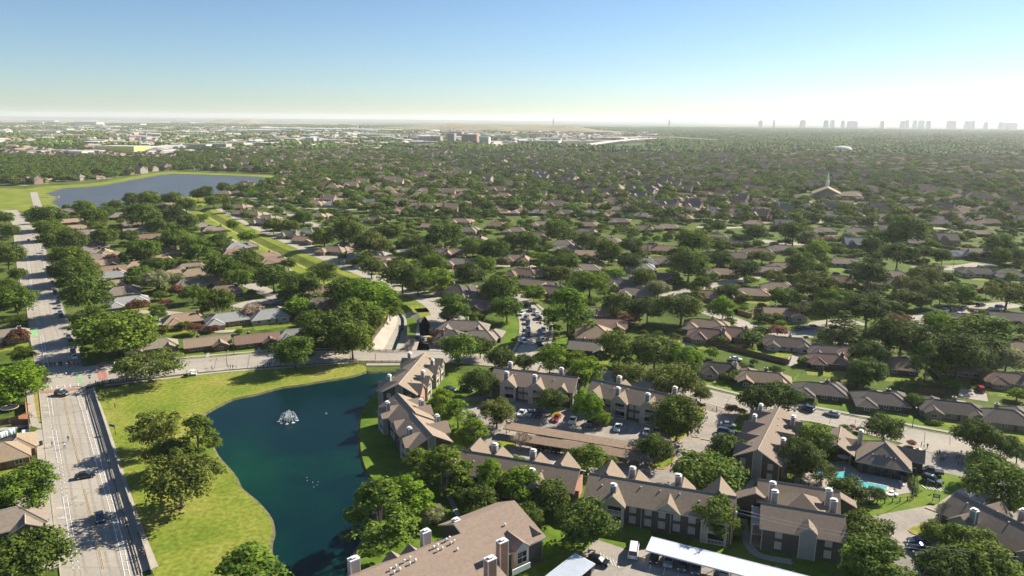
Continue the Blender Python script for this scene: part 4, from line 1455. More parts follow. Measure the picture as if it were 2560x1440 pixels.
# u, v (middle of the roof), heading, layout, roof colour
HOUSE_DATA = '''
380,870,28,3,g;520,860,26,1,t;645,850,24,1,r;460,806,30,4,o;568,802,30,0,b;672,793,30,2,b;740,838,24,4,b;318,765,34,0,b;302,742,34,2,g;275,724,34,1,t;272,702,34,0,b;268,688,34,1,r
252,672,34,1,o;232,660,34,2,g;262,646,124,0,t;222,645,34,4,g;232,630,34,0,g;200,616,34,1,r;208,598,34,2,g;186,585,34,0,t;184,568,34,1,o;164,545,34,4,g;300,552,30,0,g;320,575,34,2,g;340,590,34,1,g;372,605,30,1,r
412,640,30,0,t;392,660,34,4,o;345,676,34,2,o;475,678,30,0,t;440,695,34,4,t;484,693,34,2,t;520,710,30,1,o;475,718,30,4,g;560,735,28,4,r;422,523,30,0,o;455,550,34,2,g;495,575,34,0,g;530,583,34,4,g;590,625,34,2,b;585,640,34,4,o
594,525,-20,0,o;604,541,-20,1,o;634,544,-20,2,t;664,552,-20,0,g;648,562,-20,4,t;722,592,-16,4,g;764,586,-16,0,b;764,604,-18,1,o;832,628,-16,0,t;860,618,-16,2,d;792,545,-16,2,t;932,552,-16,4,t;882,648,-14,0,b;926,641,-14,2,b
957,650,-14,1,t;980,664,-14,4,t;1062,622,-10,0,t;1096,632,-10,4,t;1130,629,-10,1,t;1148,654,-10,0,g;1150,552,-12,0,t;1166,575,-12,2,g;1182,596,-12,4,t;806,727,20,4,r;800,762,20,2,d;662,648,30,0,o;682,658,30,4,o;607,622,34,0,g
1137,722,-24,2,d;1182,738,-24,4,d;1182,757,-24,1,r;1162,812,-6,3,g;1203,834,-10,2,g;1132,840,-6,6,d;1285,572,-10,0,t;1342,584,-10,1,r;1287,643,-6,4,t;1405,604,-8,2,g;1413,616,-8,0,g;1352,556,-10,0,t;1467,556,-10,2,t;1463,574,-10,4,g
1517,596,-8,0,g;1605,563,-8,4,t;1665,558,-8,0,t;1472,627,-6,1,o;1618,612,-6,4,r;1655,613,-6,1,r;1606,646,-6,0,b;1598,661,-6,2,b;1650,643,-6,4,t;1462,663,-4,0,g;1310,677,-24,0,r;1345,704,-24,1,t;1378,720,-24,4,t;1568,702,-16,3,d
1592,722,-16,0,g;1655,682,-14,1,r;1785,582,-10,3,g;1762,630,-8,0,t;1806,668,-8,0,t;1782,726,-14,3,r;1492,773,-4,0,t;1512,801,-4,1,r;1487,824,-6,6,t;1480,856,-14,1,g;1765,798,-18,0,t;1775,823,-18,4,r;1824,592,-8,1,t;1893,616,-10,3,r
1952,607,-10,0,g;1846,628,-10,2,g;1908,661,-8,1,g;1955,652,-8,4,t;2102,637,-6,1,g;2133,598,-6,5,b;1955,553,-8,5,g;1878,717,-12,0,t;1942,703,-10,2,t;2098,683,-14,4,r;1962,765,-8,1,o;2033,750,-12,2,g;1831,818,-16,4,r;1972,838,-16,3,d
2086,858,-14,3,d;2070,878,-14,4,r;2130,862,-14,2,r;1804,905,-16,4,d;1912,925,-16,3,t;2052,951,-16,0,d;2205,972,-16,0,d;2385,992,-18,3,d;2515,1012,-18,2,d;2240,888,-16,2,t;2400,892,-14,0,r;2522,918,-16,4,r;2544,838,-16,1,t
2295,583,-6,0,g;2362,583,-6,5,g;2394,613,-6,4,b;2434,606,-6,1,g;2231,668,-10,0,t;2213,684,-10,4,t;2444,656,-8,3,d;2520,661,-8,0,d;2438,774,-12,3,d;2530,768,-12,1,d;2206,553,-6,4,g;10,856,34,4,g;-14,1150,34,2,t;-22,1322,34,3,g
1080,566,-12,1,o;1240,560,-12,2,t;1545,545,-10,0,g;1880,545,-8,2,t;2060,560,-8,0,g;2450,560,-8,1,t;2140,560,-8,2,g
'''
for rec in HOUSE_DATA.replace('\n', ';').split(';'):
    r = rec.strip().split(',')
    if len(r) == 5:
        house_px(float(r[0]), float(r[1]), float(r[2]), int(r[3]), r[4], scale=0.82 if float(r[1]) > 830 and float(r[0]) > 100 else 0.92)
print('near houses', len(HOUSE_FOOT))
# front lawns, driveways and the streets the houses face
pad_l, pad_d, pad_s = MB(), MB(), MB()


def pads(x, y, rz, i, near):
    mx = Matrix.Translation((x, y, 0)) @ Matrix.Rotation(rz, 4, 'Z')
    q = lambda mb, x0, x1, y0, y1, z: mb.poly([mx @ Vector(p) for p in ((x0, y0, z), (x1, y0, z), (x1, y1, z), (x0, y1, z))])
    z = .006 + (i % 37) * .0006
    if near:
        q(pad_l, -8, 8, -12.5, -5, z)
        q(pad_d, 2, 7.5, 8, 14.5, z + .001)
    else:
        q(pad_l, -10, 10, -13.5, -5, z)
        if y < 1100:
            q(pad_s, -11, 11, -22, -14.5, z + .001)
        q(pad_d, 3, 8, 9, 13, z + .002)


for i, o in enumerate([o for o in bpy.data.objects if o.name.startswith('house') and o.type == 'EMPTY']):
    pads(o.location.x, o.location.y, o.rotation_euler.z, i, True)
for i, (x, y, rz, side) in enumerate(FAR_HOUSES):
    pads(x, y, rz + (math.pi if side > .5 else 0), i, False)
for mb, nm, m_ in ((pad_l, 'front_lawn', 'park_grass'), (pad_d, 'driveway', 'walk_concrete'), (pad_s, 'street', 'road_concrete')):
    mb.build(nm, m_)['kind'] = 'structure'
cols = 'ttgggbrdoot'
for x, y, rz, side in FAR_HOUSES[:N_SOLO]:
    li = random.choice((0, 1, 2, 3, 4, 4, 0, 5))
    put_house(x, y, rz + (math.pi if side > .5 else 0), li, random.choice(cols), detail=False)
# the rest of the roofs, one mass
fr, fwall = MB(), MB()
big = MB()
for x, y, rz, side in FAR_HOUSES[N_SOLO:]:
    a, w_ = MB(), MB()
    far_tall = y > 850 and random.random() < 0.4
    for r in random.choice(LAYOUTS)['r'][:2]:
        r = list(r)
        if far_tall:
            r[6] += 2.2
            r[7] = 0.7
        roof_piece(a, w_, *r)
    mx = Matrix.Translation((x, y, 0)) @ Matrix.Rotation(rz + (math.pi if side > .5 else 0), 4, 'Z')
    ci = random.choice((0, 0, 1, 4, 4, 3))
    n0 = len(big.v)
    big.v += [tuple(mx @ Vector(p)) for p in a.v]
    big.f += [[i + n0 for i in f] for f in a.f]
    big.m += [ci if m == 0 else 5 for m in a.m]
    n0 = len(big.v)
    big.v += [tuple(mx @ Vector(p)) for p in w_.v]
    big.f += [[i + n0 for i in f] for f in w_.f]
    big.m += [6 + ci % 2] * len(w_.f)
big.sm = [False] * len(big.f)
o = big.build('far_houses', ['roof_tan', 'roof_grey', 'roof_blue', 'roof_red', 'roof_tan', 'trim', 'brick_tan', 'siding_beige'])
tag(o, 'far rows of brown and grey roofed houses showing between the trees', 'houses', kind='stuff')

# garden shrubs and small trees between the surveyed ones
def _clear_roads():
    segs = []
    for o in bpy.data.objects:
        if o.type == 'MESH' and o.name in ('avenue', 'street', 'side_street', 'lane', 'alley', 'parking_lot', 'driveway', 'alley_asphalt', 'lake', 'reservoir', 'creek_bank', 'creek_channel', 'park_lawn', 'greenway_lawn', 'courtyard_lawn', 'reservoir_lawn', 'sidewalk', 'front_lawn'):
            for f in o.data.polygons:
                segs.append([(o.data.vertices[i].co.x, o.data.vertices[i].co.y) for i in f.vertices])
    return segs


xy = GARDEN_CAND
pu, pv = to_px(xy)
ok = (pv > zone_v(pu)) & (pv < 960)
ok &= ~((pu < 1110) & (pv > 905)) & ~((pu < 1860) & (pv > 930 + (pu - 1200) * 0.02))
for q in _clear_roads():
    ok &= ~in_poly_np(xy, q)
hf = np.array(HOUSE_FOOT)
d2 = ((xy[:, None, :] - hf[None]) ** 2).sum(2)
ok &= d2.min(1) > 60
tf = np.array([(o.location.x, o.location.y) for o, b_, c_, g_ in LABEL if c_ == 'tree'])
ok &= ((xy[:, None, :] - tf[None]) ** 2).sum(2).min(1) > 16
xy = xy[ok]
n = len(xy)
w = np.where(xy[:, 1] > 330, rng.uniform(2.5, 7.5, n), rng.uniform(1.8, 5.0, n))
keep = (xy[:, 1] > 330) | (rng.random(n) < .55)
xy, w = xy[keep], w[keep]
n = len(xy)
t = scatter('garden_shrubs', np.column_stack([xy, np.zeros(n)]), np.column_stack([w, w, w * rng.uniform(0.8, 1.15, n)]), rng.uniform(0, 6.28, n), rng.choice(6, n), stuff_protos, 6)
tag(t, 'low green shrubs filling the gardens between the houses', 'shrubs', kind='stuff')
print('shrubs', n)

# ------------------------------------------------------------------ apartment blocks
EZ, PT = 5.35, 0.54


def mesh_obj(mb, name, mats, parent):
    return mb.build(name, mats, parent)


def chimney(root, x, y, z0, z1, body='siding_grey', w=1.3, d=1.0):
    c = MB()
    c.box(x - w / 2, x + w / 2, y - d / 2, y + d / 2, z0, z1, 0)
    for sx in (-1, 1):
        for sy in (-1, 1):     # pale corner boards
            c.box(x + sx * w / 2 - .07, x + sx * w / 2 + .07, y + sy * d / 2 - .07, y + sy * d / 2 + .07, z0, z1 - .002, 1)
    c.box(x - w / 2 - .1, x + w / 2 + .1, y - d / 2 - .1, y + d / 2 + .1, z1 - .02, z1 + .18, 1)
    c.box(x - .4, x + .4, y - .3, y + .3, z1 + .178, z1 + .42, 2)
    c.box(x - .52, x + .52, y - .4, y + .4, z1 + .418, z1 + .5, 1)
    return mesh_obj(c, 'chimney', [body, 'trim_white', 'dark_metal'], root)


def window(root, x, y, z, w=1.3, h=1.5, ax='x', out=-1, pane='blind'):
    """ax: wall runs along x or y; out: outward sign"""
    f, p = MB(), MB()

    def bx(mb, a0, a1, z0, z1, d0, d1):
        lo, hi = sorted((out * d0, out * d1))
        if ax == 'x':
            mb.box(x + a0, x + a1, y + lo, y + hi, z0, z1)
        else:
            mb.box(x + lo, x + hi, y + a0, y + a1, z0, z1)
    for a0, a1, z0, z1 in ((-w / 2 - .09, -w / 2, z - .09, z + h + .09), (w / 2, w / 2 + .09, z - .09, z + h + .09), (-w / 2, w / 2, z - .09, z), (-w / 2, w / 2, z + h, z + h + .09),
                           (-w / 2, w / 2, z + h / 2 - .03, z + h / 2 + .03), (-.03, .03, z, z + h / 2 - .03), (-.03, .03, z + h / 2 + .03, z + h)):
        bx(f, a0, a1, z0, z1, -.02, .08)
    bx(p, -w / 2, w / 2, z, z + h, -.02, .04)
    fo = mesh_obj(f, 'window', ['trim'], root)
    mesh_obj(p, 'pane', [pane], fo)


def bay(root, roof, caps, s, side, hw, w=5.0, proj=1.5, ch=True, balc=True, pz=None, body='siding_beige', ridge=None, chx=None):
    """gabled projection on the long side (side=-1 front): piers, balconies on two floors, gable, its own little roof"""
    y0, y1 = side * hw, side * (hw + proj)
    b = MB()
    h = w / 2
    bz = (ridge or (EZ + (h + .35) * 0.78))
    lo, hi = sorted((y0 - side * .05, y1))
    if balc:
        pw = 0.42
        # piers and solid bands leave two open bays per floor
        bl = 0.9 if w > 4.4 else 0.0
        xs = [(-h, -h + pw + bl), (h - pw, h)]
        for a, c in xs:
            b.box(s + a, s + c, lo, hi, -.05, EZ)
        b.box(s - h + pw + bl, s + h - pw, min(y1, y1 - side * .25), max(y1, y1 - side * .25), EZ - .45, EZ)
        b.box(s - h + pw + bl, s + h - pw, lo, hi - .002, 2.55, 2.85)
    elif proj > 0.6:
        b.box(s - h, s + h, lo, hi, -.05, EZ)
    tri = [Vector((s - h, y1, EZ)), Vector((s + h, y1, EZ)), Vector((s, y1, bz - .12))]
    if side > 0:
        tri.reverse()
    b.poly(tri)
    bo = mesh_obj(b, 'bay', [body], root)
    if balc:
        r = MB()
        x0, x1 = s - h + 0.42 + bl, s + h - .42
        yr = y1 - side * .12
        for zf in (2.85, 0.05):
            r.box(x0, x1, yr - .04, yr + .04, zf + 1.0, zf + 1.08)
            r.box(x0, x1, yr - .04, yr + .04, zf + .08, zf + .16)
            n = 12
            for k in range(n):
                xx = x0 + (x1 - x0) * (k + .5) / n
                r.box(xx - .03, xx + .03, yr - .03, yr + .03, zf + .158, zf + 1.002)
        mesh_obj(r, 'railing', ['trim_white'], bo)
        g_ = MB()
        g_.box(x0, x1, *sorted((y0 + side * .03, y0 + side * .1)), 0.05, 2.45)
        g_.box(x0, x1, *sorted((y0 + side * .03, y0 + side * .1)), 2.9, EZ - .5)
        mesh_obj(g_, 'balcony_door', ['glass'], bo)
        t = MB()
        for xx in (s - h, s + h, x0, x1):
            t.box(xx - .08, xx + .08, min(y1, y1 + side * .05), max(y1, y1 + side * .05), 0, EZ - .01)
        t.box(s - h, s + h, min(y1, y1 + side * .06), max(y1, y1 + side * .06), 2.6, 2.82)
        mesh_obj(t, 'corner_trim', ['trim'], bo)
    # roof of the bay: two slopes running back into the main roof
    e = h + .35
    ze = EZ - .12
    ye = y1 + side * .4
    yi = side * 0.25
    A, B_, C = Vector((s - e, ye, ze)), Vector((s + e, ye, ze)), Vector((s, ye, bz))
    A2, B2, C2 = Vector((s - e, yi, ze)), Vector((s + e, yi, ze)), Vector((s, yi, bz))
    q1, q2 = [A, A2, C2, C], [C, C2, B2, B_]
    if side < 0:
        q1.reverse(), q2.reverse()
    for q in (q1, q2):
        n = (q[1] - q[0]).cross(q[2] - q[0])
        if n.z < 0:
            q.reverse()
        roof.poly(q, 0)
    dz = Vector((0, 0, -.24))
    for a, c in ((A, C), (C, B_)):
        q = [a, c, c + dz, a + dz]
        roof.poly(q, 1)
        roof.poly([p - Vector((0, side * .06, 0)) for p in q], 1)
    for q in ([A + dz, A2 + dz, A2, A], [B_ + dz, B2 + dz, B2, B_]):
        roof.poly(q, 1)
    roof.poly([A + dz, C + dz, C2 + dz, A2 + dz], 1)
    roof.poly([C + dz, B_ + dz, B2 + dz, C2 + dz], 1)
    if ch:
        cx = s + (chx if chx is not None else -w * 0.22)
        chimney(root, cx, side * (hw - 0.6), EZ, bz + 1.25)


def apartment(p1, p2, label, W=10.6, front=(), back=(), wall='brick_dark', wins_front=(), wins_back=(), end_rose=False, ends=(1, 1), L=None, jog=0.0):
    """p1, p2: ridge ends in world; local x runs p1->p2, -y side is 'front' (right of travel)"""
    d = (p2 - p1)
    if L:
        p2 = p1 + d.normalized() * L
        d = p2 - p1
    c = (p1 + p2) / 2
    root = empty('apartment_building', (c.x, c.y, 0), math.atan2(d.y, d.x))
    tag(root, label, 'apartment building', 'apartment blocks beside the lake')
    Ln = d.length - 0.9
    hw = W / 2
    roof, wb, caps = MB(), MB(), MB()
    if jog:
        roof_piece(roof, wb, -Ln / 4 - .2, jog / 2, Ln / 2 + .4, W, 'g', 'x', EZ, PT, 0.6, caps)
        roof_piece(roof, wb, Ln / 4 + .2, -jog / 2, Ln / 2 - .4, W, 'g', 'x', EZ - .02, PT, 0.6, caps)
    else:
        roof_piece(roof, wb, 0, 0, Ln, W, 'g', 'x', EZ, PT, 0.6, caps)
    for s in np.arange(-Ln / 2 + 3, Ln / 2 - 2, 4.3):     # roof vents
        sd = random.choice((-1, 1))
        yy = random.uniform(1, 2.5)
        z = EZ + (hw - yy) * PT
        roof.box(s - .13, s + .13, sd * yy - .13, sd * yy + .13, z - .1, z + .45, 1)
    wo = mesh_obj(wb, 'wall', [wall], root)
    for k, sd in ((0, -1), (1, 1)):
        if ends[k]:          # pale panel up the middle of the end wall, with slim trim
            x = sd * Ln / 2 + (0)
            p = MB()
            xa, xb = sorted((x - sd * .1, x + sd * .12))
            yo = (jog / 2 if sd < 0 else -jog / 2)
            hz = EZ + (hw - 1.0) * PT
            p.box(xa, xb, yo - 1.0, yo + 1.0, 0, hz)
            mesh_obj(p, 'siding_panel', ['siding_grey'], root)
            for yy in (-1.05, 1.05, -hw, hw):
                t = MB()
                t.box(xa, xb + .03, yo + yy - .07, yo + yy + .07, 0, hz if abs(yy) < 2 else EZ - .1)
                mesh_obj(t, 'corner_trim', ['trim'], root)
            for yy in (-3.4, 3.2):
                for zz in (0.9, 3.5):
                    window(root, x, yo + yy, zz, 1.1, 1.4, 'y', sd)
    if end_rose:
        p = MB()
        x = Ln / 2
        p.box(x - .1, x + .08, -hw + .1, hw - .1, 0, EZ - .1)
        mesh_obj(p, 'brick_end_wall', ['brick_rose'], root)
    for k in front:
        bay(root, roof, caps, k[0], -1, hw, **(k[1] if len(k) > 1 else {}))
    for k in back:
        bay(root, roof, caps, k[0], 1, hw, **(k[1] if len(k) > 1 else {}))
    roof.mesh(caps.v, caps.f, 2)
    mesh_obj(roof, 'roof', ['roof_apartment', 'trim', 'roof_cap'], root)
    for x in wins_front:
        for z in (0.85, 3.4):
            window(root, x, -hw - (0.0), z)
    for x in wins_back:
        for z in (0.85, 3.4):
            window(root, x, hw, z, out=1)
    t = MB()
    for x in [-Ln / 2 + .5] + [w_ + 1.9 for w_ in wins_front[::2]] + [Ln / 2 - .5]:
        t.box(x - .06, x + .06, -hw - .12, -hw, 0, EZ - .1)
    mesh_obj(t, 'downspout', ['trim'], root)
    return root


RZ = 8.4
gp = lambda u, v: g(u, v, RZ)
nb = dict(ch=False)
gab = lambda **k: dict(dict(ch=False, balc=False, proj=0.35, w=4.6), **k)
A1 = apartment(gp(1067, 884), gp(1000, 965), 'brown roofed apartment block with its far end at the road bridge', L=31.5,
               front=[(-11, {}), (-1, gab(w=4.0)), (11.5, dict(ch=True, proj=2.0))],
               back=[(-12.5, nb), (-6, dict(w=4.6)), (4.8, dict(chx=0)), (12, dict(ch=False, balc=False, proj=1.2, w=5, body='brick_rose'))], ends=(0, 1), wins_front=(-6, 4.5, 7.5))
A2 = apartment(gp(995, 989), gp(1090, 1089), 'brown roofed apartment block with stepped ridge facing the lake fountain', L=31.5, jog=0.9,
               front=[(-9.5, dict(chx=0.4)), (0.5, gab(w=4.2)), (11, dict(chx=-.6))], back=[(-12, nb), (-6, dict(w=4.6)), (7, dict(w=5))], ends=(0, 1), wins_front=(-4, -2, 5, 7))
B1 = apartment(gp(1240, 919), gp(1447, 940), 'brown roofed apartment block behind the red parked car in the court', L=28,
               front=[(-7.2, {}), (2.2, {}), (10.2, gab(w=3.6))], back=[(-9, {}), (0, nb), (8.5, {})], wins_front=(-3.4, -1.6, 6.4), end_rose=False)
B2 = apartment(gp(1487, 944), gp(1742, 990), 'brown roofed apartment block beside the gated driveway with a rose brick end', L=33,
               front=[(-13.5, nb), (-5.2, {}), (4.2, {}), (12.6, gab(w=3.4))], back=[(-8.5, {}), (1, nb), (9.5, {})], wins_front=(-9.4, -1.6, 0.4, 8.4), end_rose=True, ends=(1, 0))
C = apartment(gp(1127, 1122), gp(1447, 1169), 'brown roofed apartment block half hidden behind bright cypresses', L=33.5,
              front=[(-12.5, dict(w=4)), (8.0, dict(w=4.6, chx=-1.5))], back=[(-11, dict(w=6.5, ch=False, ridge=9.0)), (-5, {}), (5, {}), (12, dict(w=6, ch=False, ridge=8.9))], wins_front=(-6, -3, 0, 3), end_rose=True, ends=(1, 0))
E_ = apartment(gp(1482, 1179), gp(1842, 1232), 'long brown roofed apartment block above the white van', L=32.5,
               front=[(-9.5, dict(chx=-.3)), (2.3, gab(w=5.0, proj=.5)), (12.3, dict(w=5.2, ch=False))], back=[(-12.5, dict(w=6.5, ch=False, ridge=9.1)), (-6, {}), (4.5, {}), (12.6, dict(w=6.5, ch=False, ridge=9.1))],
               wins_front=(-5.2, -1.8, 1.2, 4.4, 7.6))
G_ = apartment(gp(1954, 1006), gp(1901, 1114), 'brown roofed apartment block between the gated driveway and the clubhouse', L=31.5,
               front=[(-12, {}), (-3, dict(w=5.2)), (5.5, dict(ch=False, w=5)), (12.3, gab())], back=[(-9.5, dict(chx=.5)), (0, nb), (8.5, dict(w=4.8))], ends=(0, 1), wins_front=(1.5,))
Jp = gp(2400, 1212)
J_ = apartment(Jp, Jp + Vector((math.cos(R(-66)), math.sin(R(-66)), 0)) * 10, 'brown roofed apartment block beyond the police cars at the lower right corner', L=33,
               front=[(-10.5, dict(chx=1.2)), (3, gab()), (11, {})], back=[(-11, nb), (-4, {}), (8, {})], wins_front=(-5, -2, 1, 6), ends=(1, 0))

# ---- F: the double block with four chimneys around a pyramid roof
c1, c2 = gp(1916, 1244), gp(2110, 1272)
d = (c2 - c1).normalized()
n = Vector((-d.y, d.x, 0))
cc = (c1 + c2) / 2 + n * 5.4
F_ = empty('apartment_building', (cc.x, cc.y, 0), math.atan2(d.y, d.x))
tag(F_, 'square apartment block with four chimneys round a low pyramid roof', 'apartment building', 'apartment blocks beside the lake')
roof, wb, caps = MB(), MB(), MB()
roof_piece(roof, wb, 0.3, -5.4, 15.6, 10.0, 'g', 'x', EZ, PT, 0.6, caps)
roof_piece(roof, wb, 0.0, 5.6, 16.2, 9.6, 'g', 'x', EZ - .03, PT, 0.6, caps)
roof_piece(roof, wb, 0.6, 0.2, 9.2, 9.2, 'h', 'x', EZ + .6, .62, 0.3)
roof_piece(roof, wb, -9.0, 2.2, 2.6, 8.0, 'g', 'y', EZ - .4, .5, 0.3)
roof_piece(roof, wb, 9.0, 6.8, 2.6, 6.4, 'g', 'y', EZ - .4, .5, 0.3)
# front chase with its small gable
b = MB()
b.box(-0.2, 2.9, -11.2, -10.3, -.05, EZ + .9)
b.poly([(-0.2, -11.2, EZ + .9), (2.9, -11.2, EZ + .9), (1.35, -11.2, EZ + 2.2)])
mesh_obj(b, 'siding_panel', ['siding_grey'], F_)
for q in ([(-.45, -11.5, EZ + .75), (1.35, -11.5, EZ + 2.35), (1.35, -8.2, EZ + 2.35), (-.45, -8.2, EZ + .75)], [(1.35, -11.5, EZ + 2.35), (3.15, -11.5, EZ + .75), (3.15, -8.2, EZ + .75), (1.35, -8.2, EZ + 2.35)]):
    q = [Vector(p) for p in q]
    if (q[1] - q[0]).cross(q[2] - q[0]).z < 0:
        q.reverse()
    roof.poly(q, 0)
for a, c in (((-.45, -11.52, EZ + .75), (1.35, -11.52, EZ + 2.35)), ((1.35, -11.52, EZ + 2.35), (3.15, -11.52, EZ + .75))):
    roof.poly([Vector(a), Vector(c), Vector(c) - Vector((0, 0, .2)), Vector(a) - Vector((0, 0, .2))], 1)
roof.mesh(caps.v, caps.f, 2)
t = MB()
for x, y, h in ((-.25, -11.21, EZ + .9), (2.95, -11.21, EZ + .9), (-7.5, -10.44, EZ - .1), (8.1, -10.44, EZ - .1)):
    t = MB()
    t.box(x - .07, x + .07, y - .06, y + .06, 0, h)
    mesh_obj(t, 'corner_trim', ['trim'], F_)
mesh_obj(wb, 'wall', ['brick_dark'], F_)
mesh_obj(roof, 'roof', ['roof_apartment', 'trim', 'roof_cap'], F_)
for x, y in ((-5.6, 1.4), (-5.2, -2.4), (6.0, 2.2), (6.6, -2.2)):
    chimney(F_, x, y, EZ, 9.6)
for x in (-4.2, 5.4):
    for z in (0.9, 3.45):
        window(F_, x, -10.4, z, 1.2, 1.5)
for z in (0.1, 2.9):      # side balconies
    b = MB()
    b.box(-9.6, -7.5, -9.6, -2.4, z - .12, z)
    for k in range(16):
        y = -9.5 + k * .46
        b.box(-9.6, -9.54, y, y + .06, z, z + 1)
    b.box(-9.62, -9.52, -9.6, -2.4, z + 1, z + 1.08)
    mesh_obj(b, 'balcony', ['siding_beige'], F_)
b = MB()
for y in (-9.6, -6, -2.5):
    b.box(-9.62, -9.4, y, y + .2, 0, EZ - .2)
b.box(-9.7, -7.4, -9.8, -2.2, EZ - .2, EZ - .02)
mesh_obj(b, 'porch', ['siding_beige'], F_)

# ---- K: the large block at the bottom with low-pitched roof, white and brick chimneys
k1, k2 = g(1178, 1329, 8.2), g(960, 1420, 8.2)
kd = (k1 - k2).normalized()
kn = Vector((-kd.y, kd.x, 0))
ko = k1 - kd * 16
K_ = empty('apartment_building', (ko.x, ko.y, 0), math.atan2(kd.y, kd.x))
tag(K_, 'wide low pitched apartment block at the bottom with brick chimneys and roof vents', 'apartment building', 'apartment blocks beside the lake')
kinv = (Matrix.Translation((ko.x, ko.y, 0)) @ Matrix.Rotation(math.atan2(kd.y, kd.x), 4, 'Z')).inverted()


def KL(u, v, z):
    return kinv @ g(u, v, z)


roof, wb = MB(), MB()
KZ = 5.6


def gable_block(x0, x1, yr, yf, yb, zr, ze):
    """ridge at y=yr from x0 to x1; long slope to yf (front), short slope to yb"""
    r0, r1 = Vector((x0, yr, zr)), Vector((x1, yr, zr))
    f0, f1 = Vector((x0, yf, ze)), Vector((x1, yf, ze))
    b0, b1 = Vector((x0, yb, ze)), Vector((x1, yb, ze))
    roof.mesh([f0, f1, r1, r0, b0, b1], [(0, 1, 2, 3), (3, 2, 5, 4)], 0)
    dz = Vector((0, 0, -.3))
    for a, c in ((f0, f1), (f1, r1), (r1, b1), (b1, b0), (b0, r0), (r0, f0)):
        roof.poly([a + dz, c + dz, c, a], 1)
    roof.mesh([p + dz for p in (f0, f1, r1, r0, b0, b1)], [(3, 2, 1, 0), (4, 5, 2, 3)], 1)
    i = 0.7
    za, zb = ze - .28, zr - .45
    yf2, yb2 = yf + i * (1 if yr > yf else -1), yb - i * (1 if yb > yr else -1)
    vs = []
    for x in (x0 + i, x1 - i):
        vs += [(x, yf2, -.05), (x, yf2, za), (x, yr, zb), (x, yb2, za), (x, yb2, -.05)]
    wb.mesh(vs, [(0, 1, 2, 3, 4), (9, 8, 7, 6, 5), (0, 5, 6, 1), (1, 6, 7, 2), (2, 7, 8, 3), (3, 8, 9, 4)])


gable_block(-26, 16, 0, -13.5, 4.5, 8.2, KZ - .2)
pk2 = KL(1200, 1320, 8.8)
gable_block(14.6, 30.0, 2.8, -8.0, 9.0, 8.9, KZ)
wbo = mesh_obj(wb, 'wall', ['brick_dark'], K_)
# gablets along the back eave
for u, v in ((985, 1378), (1030, 1360)):
    q = KL(u, v, 7.2)
    a = [Vector((q.x - 2.0, 4.6, KZ - .2)), Vector((q.x, 4.6, KZ + 1.5)), Vector((q.x + 2.0, 4.6, KZ - .2)), Vector((q.x, 0.9, KZ + 1.5))]
    roof.mesh(a + [Vector((q.x - 2.0, 3.2, KZ - .2)), Vector((q.x + 2.0, 3.2, KZ - .2))], [(0, 1, 3), (1, 2, 3), (2, 1, 0)], 0)
mesh_obj(roof, 'roof', ['roof_apartment', 'trim'], K_)
ro = K_.children[-1]
for nm, (u, v), body, w in (('w', (912, 1425), 'siding_white', 2.2), ('w', (1077, 1338), 'siding_white', 2.0), ('w', (1150, 1306), 'siding_white', 1.5)):
    q = KL(u, v, 8.0)
    chimney(K_, q.x, max(q.y, 4.6) if u < 1100 else q.y, 0, 8.3, body, w * .85, 1.2)
for (u, v) in ((1266, 1365), (1237, 1410)):
    q = KL(u, v, 8.6)
    c = chimney(K_, q.x, q.y, 0, 9.6, 'brick_rose', 1.9, 1.3)
vt = MB()
for u, v in ((1134, 1348), (1126, 1353), (1146, 1356), (1138, 1361), (1105, 1367), (1095, 1372), (1116, 1374), (1105, 1380), (1154, 1377), (1036, 1400), (1022, 1408), (1050, 1406), (1036, 1414), (1001, 1421), (988, 1429), (1011, 1429), (997, 1437), (1272, 1313)):
    q = KL(u, v, 7.2)
    z = 8.2 + (q.y) * (2.8 / 13.5) if q.x < 15 else 8.9 + (q.y - 2.8) * (3.3 / 10.8)
    q = KL(u, v, z)
    vt.tube([(q.x, q.y, z - .1), (q.x, q.y, z + .28)], .16, 8)
    vt.tube([(q.x, q.y, z + .28), (q.x, q.y, z + .36)], .22, 8)
mesh_obj(vt, 'roof_vent', ['trim_white'], ro)
# the white gabled bay with its tall gridded window, and the side window
q = KL(1318, 1385, 4.5)
b = MB()
bx, by = q.x, -8.2
for (u, v), w, h0, h1 in (((1316, 1390), 3.4, 2.6, 6.0), ((1352, 1355), 3.0, 2.6, 5.4)):
    q = KL(u, v, 4.2)
    b = MB()
    x, y = q.x, q.y
    b.box(x - w / 2, x + w / 2, y, y + 3.5, 0 if h1 < 5.6 else 1.6, h1)
    b.poly([(x - w / 2, y, h1), (x + w / 2, y, h1), (x, y, h1 + 1.3)])
    bo = mesh_obj(b, 'bay', ['siding_white'], K_)
    r_ = MB()
    for s in (-1, 1):
        qd = [Vector((x, y - .35, h1 + 1.45)), Vector((x + s * (w / 2 + .3), y - .35, h1 - .12)), Vector((x + s * (w / 2 + .3), y + 5, h1 - .12)), Vector((x, y + 5, h1 + 1.45))]
        if (qd[1] - qd[0]).cross(qd[2] - qd[0]).z < 0:
            qd.reverse()
        r_.poly(qd)
    mesh_obj(r_, 'bay_roof', ['roof_apartment'], bo)
    window(bo, x, y, h0 + .2, w - 1.2, 2.4, 'x', -1, 'glass')
q = KL(1315, 1425, 2.5)
b = MB()
b.box(q.x - 2.2, q.x + 2.2, q.y - .1, q.y + .1, 2.2, 3.4)
mesh_obj(b, 'balcony_rail', ['trim_white'], K_)
p = MB()
q = KL(1335, 1390, 3)
p.box(q.x - .3, q.x + 2.2, q.y + 1.2, q.y + 1.32, 0, 5.2)
mesh_obj(p, 'brick_panel', ['brick_rose'], K_)

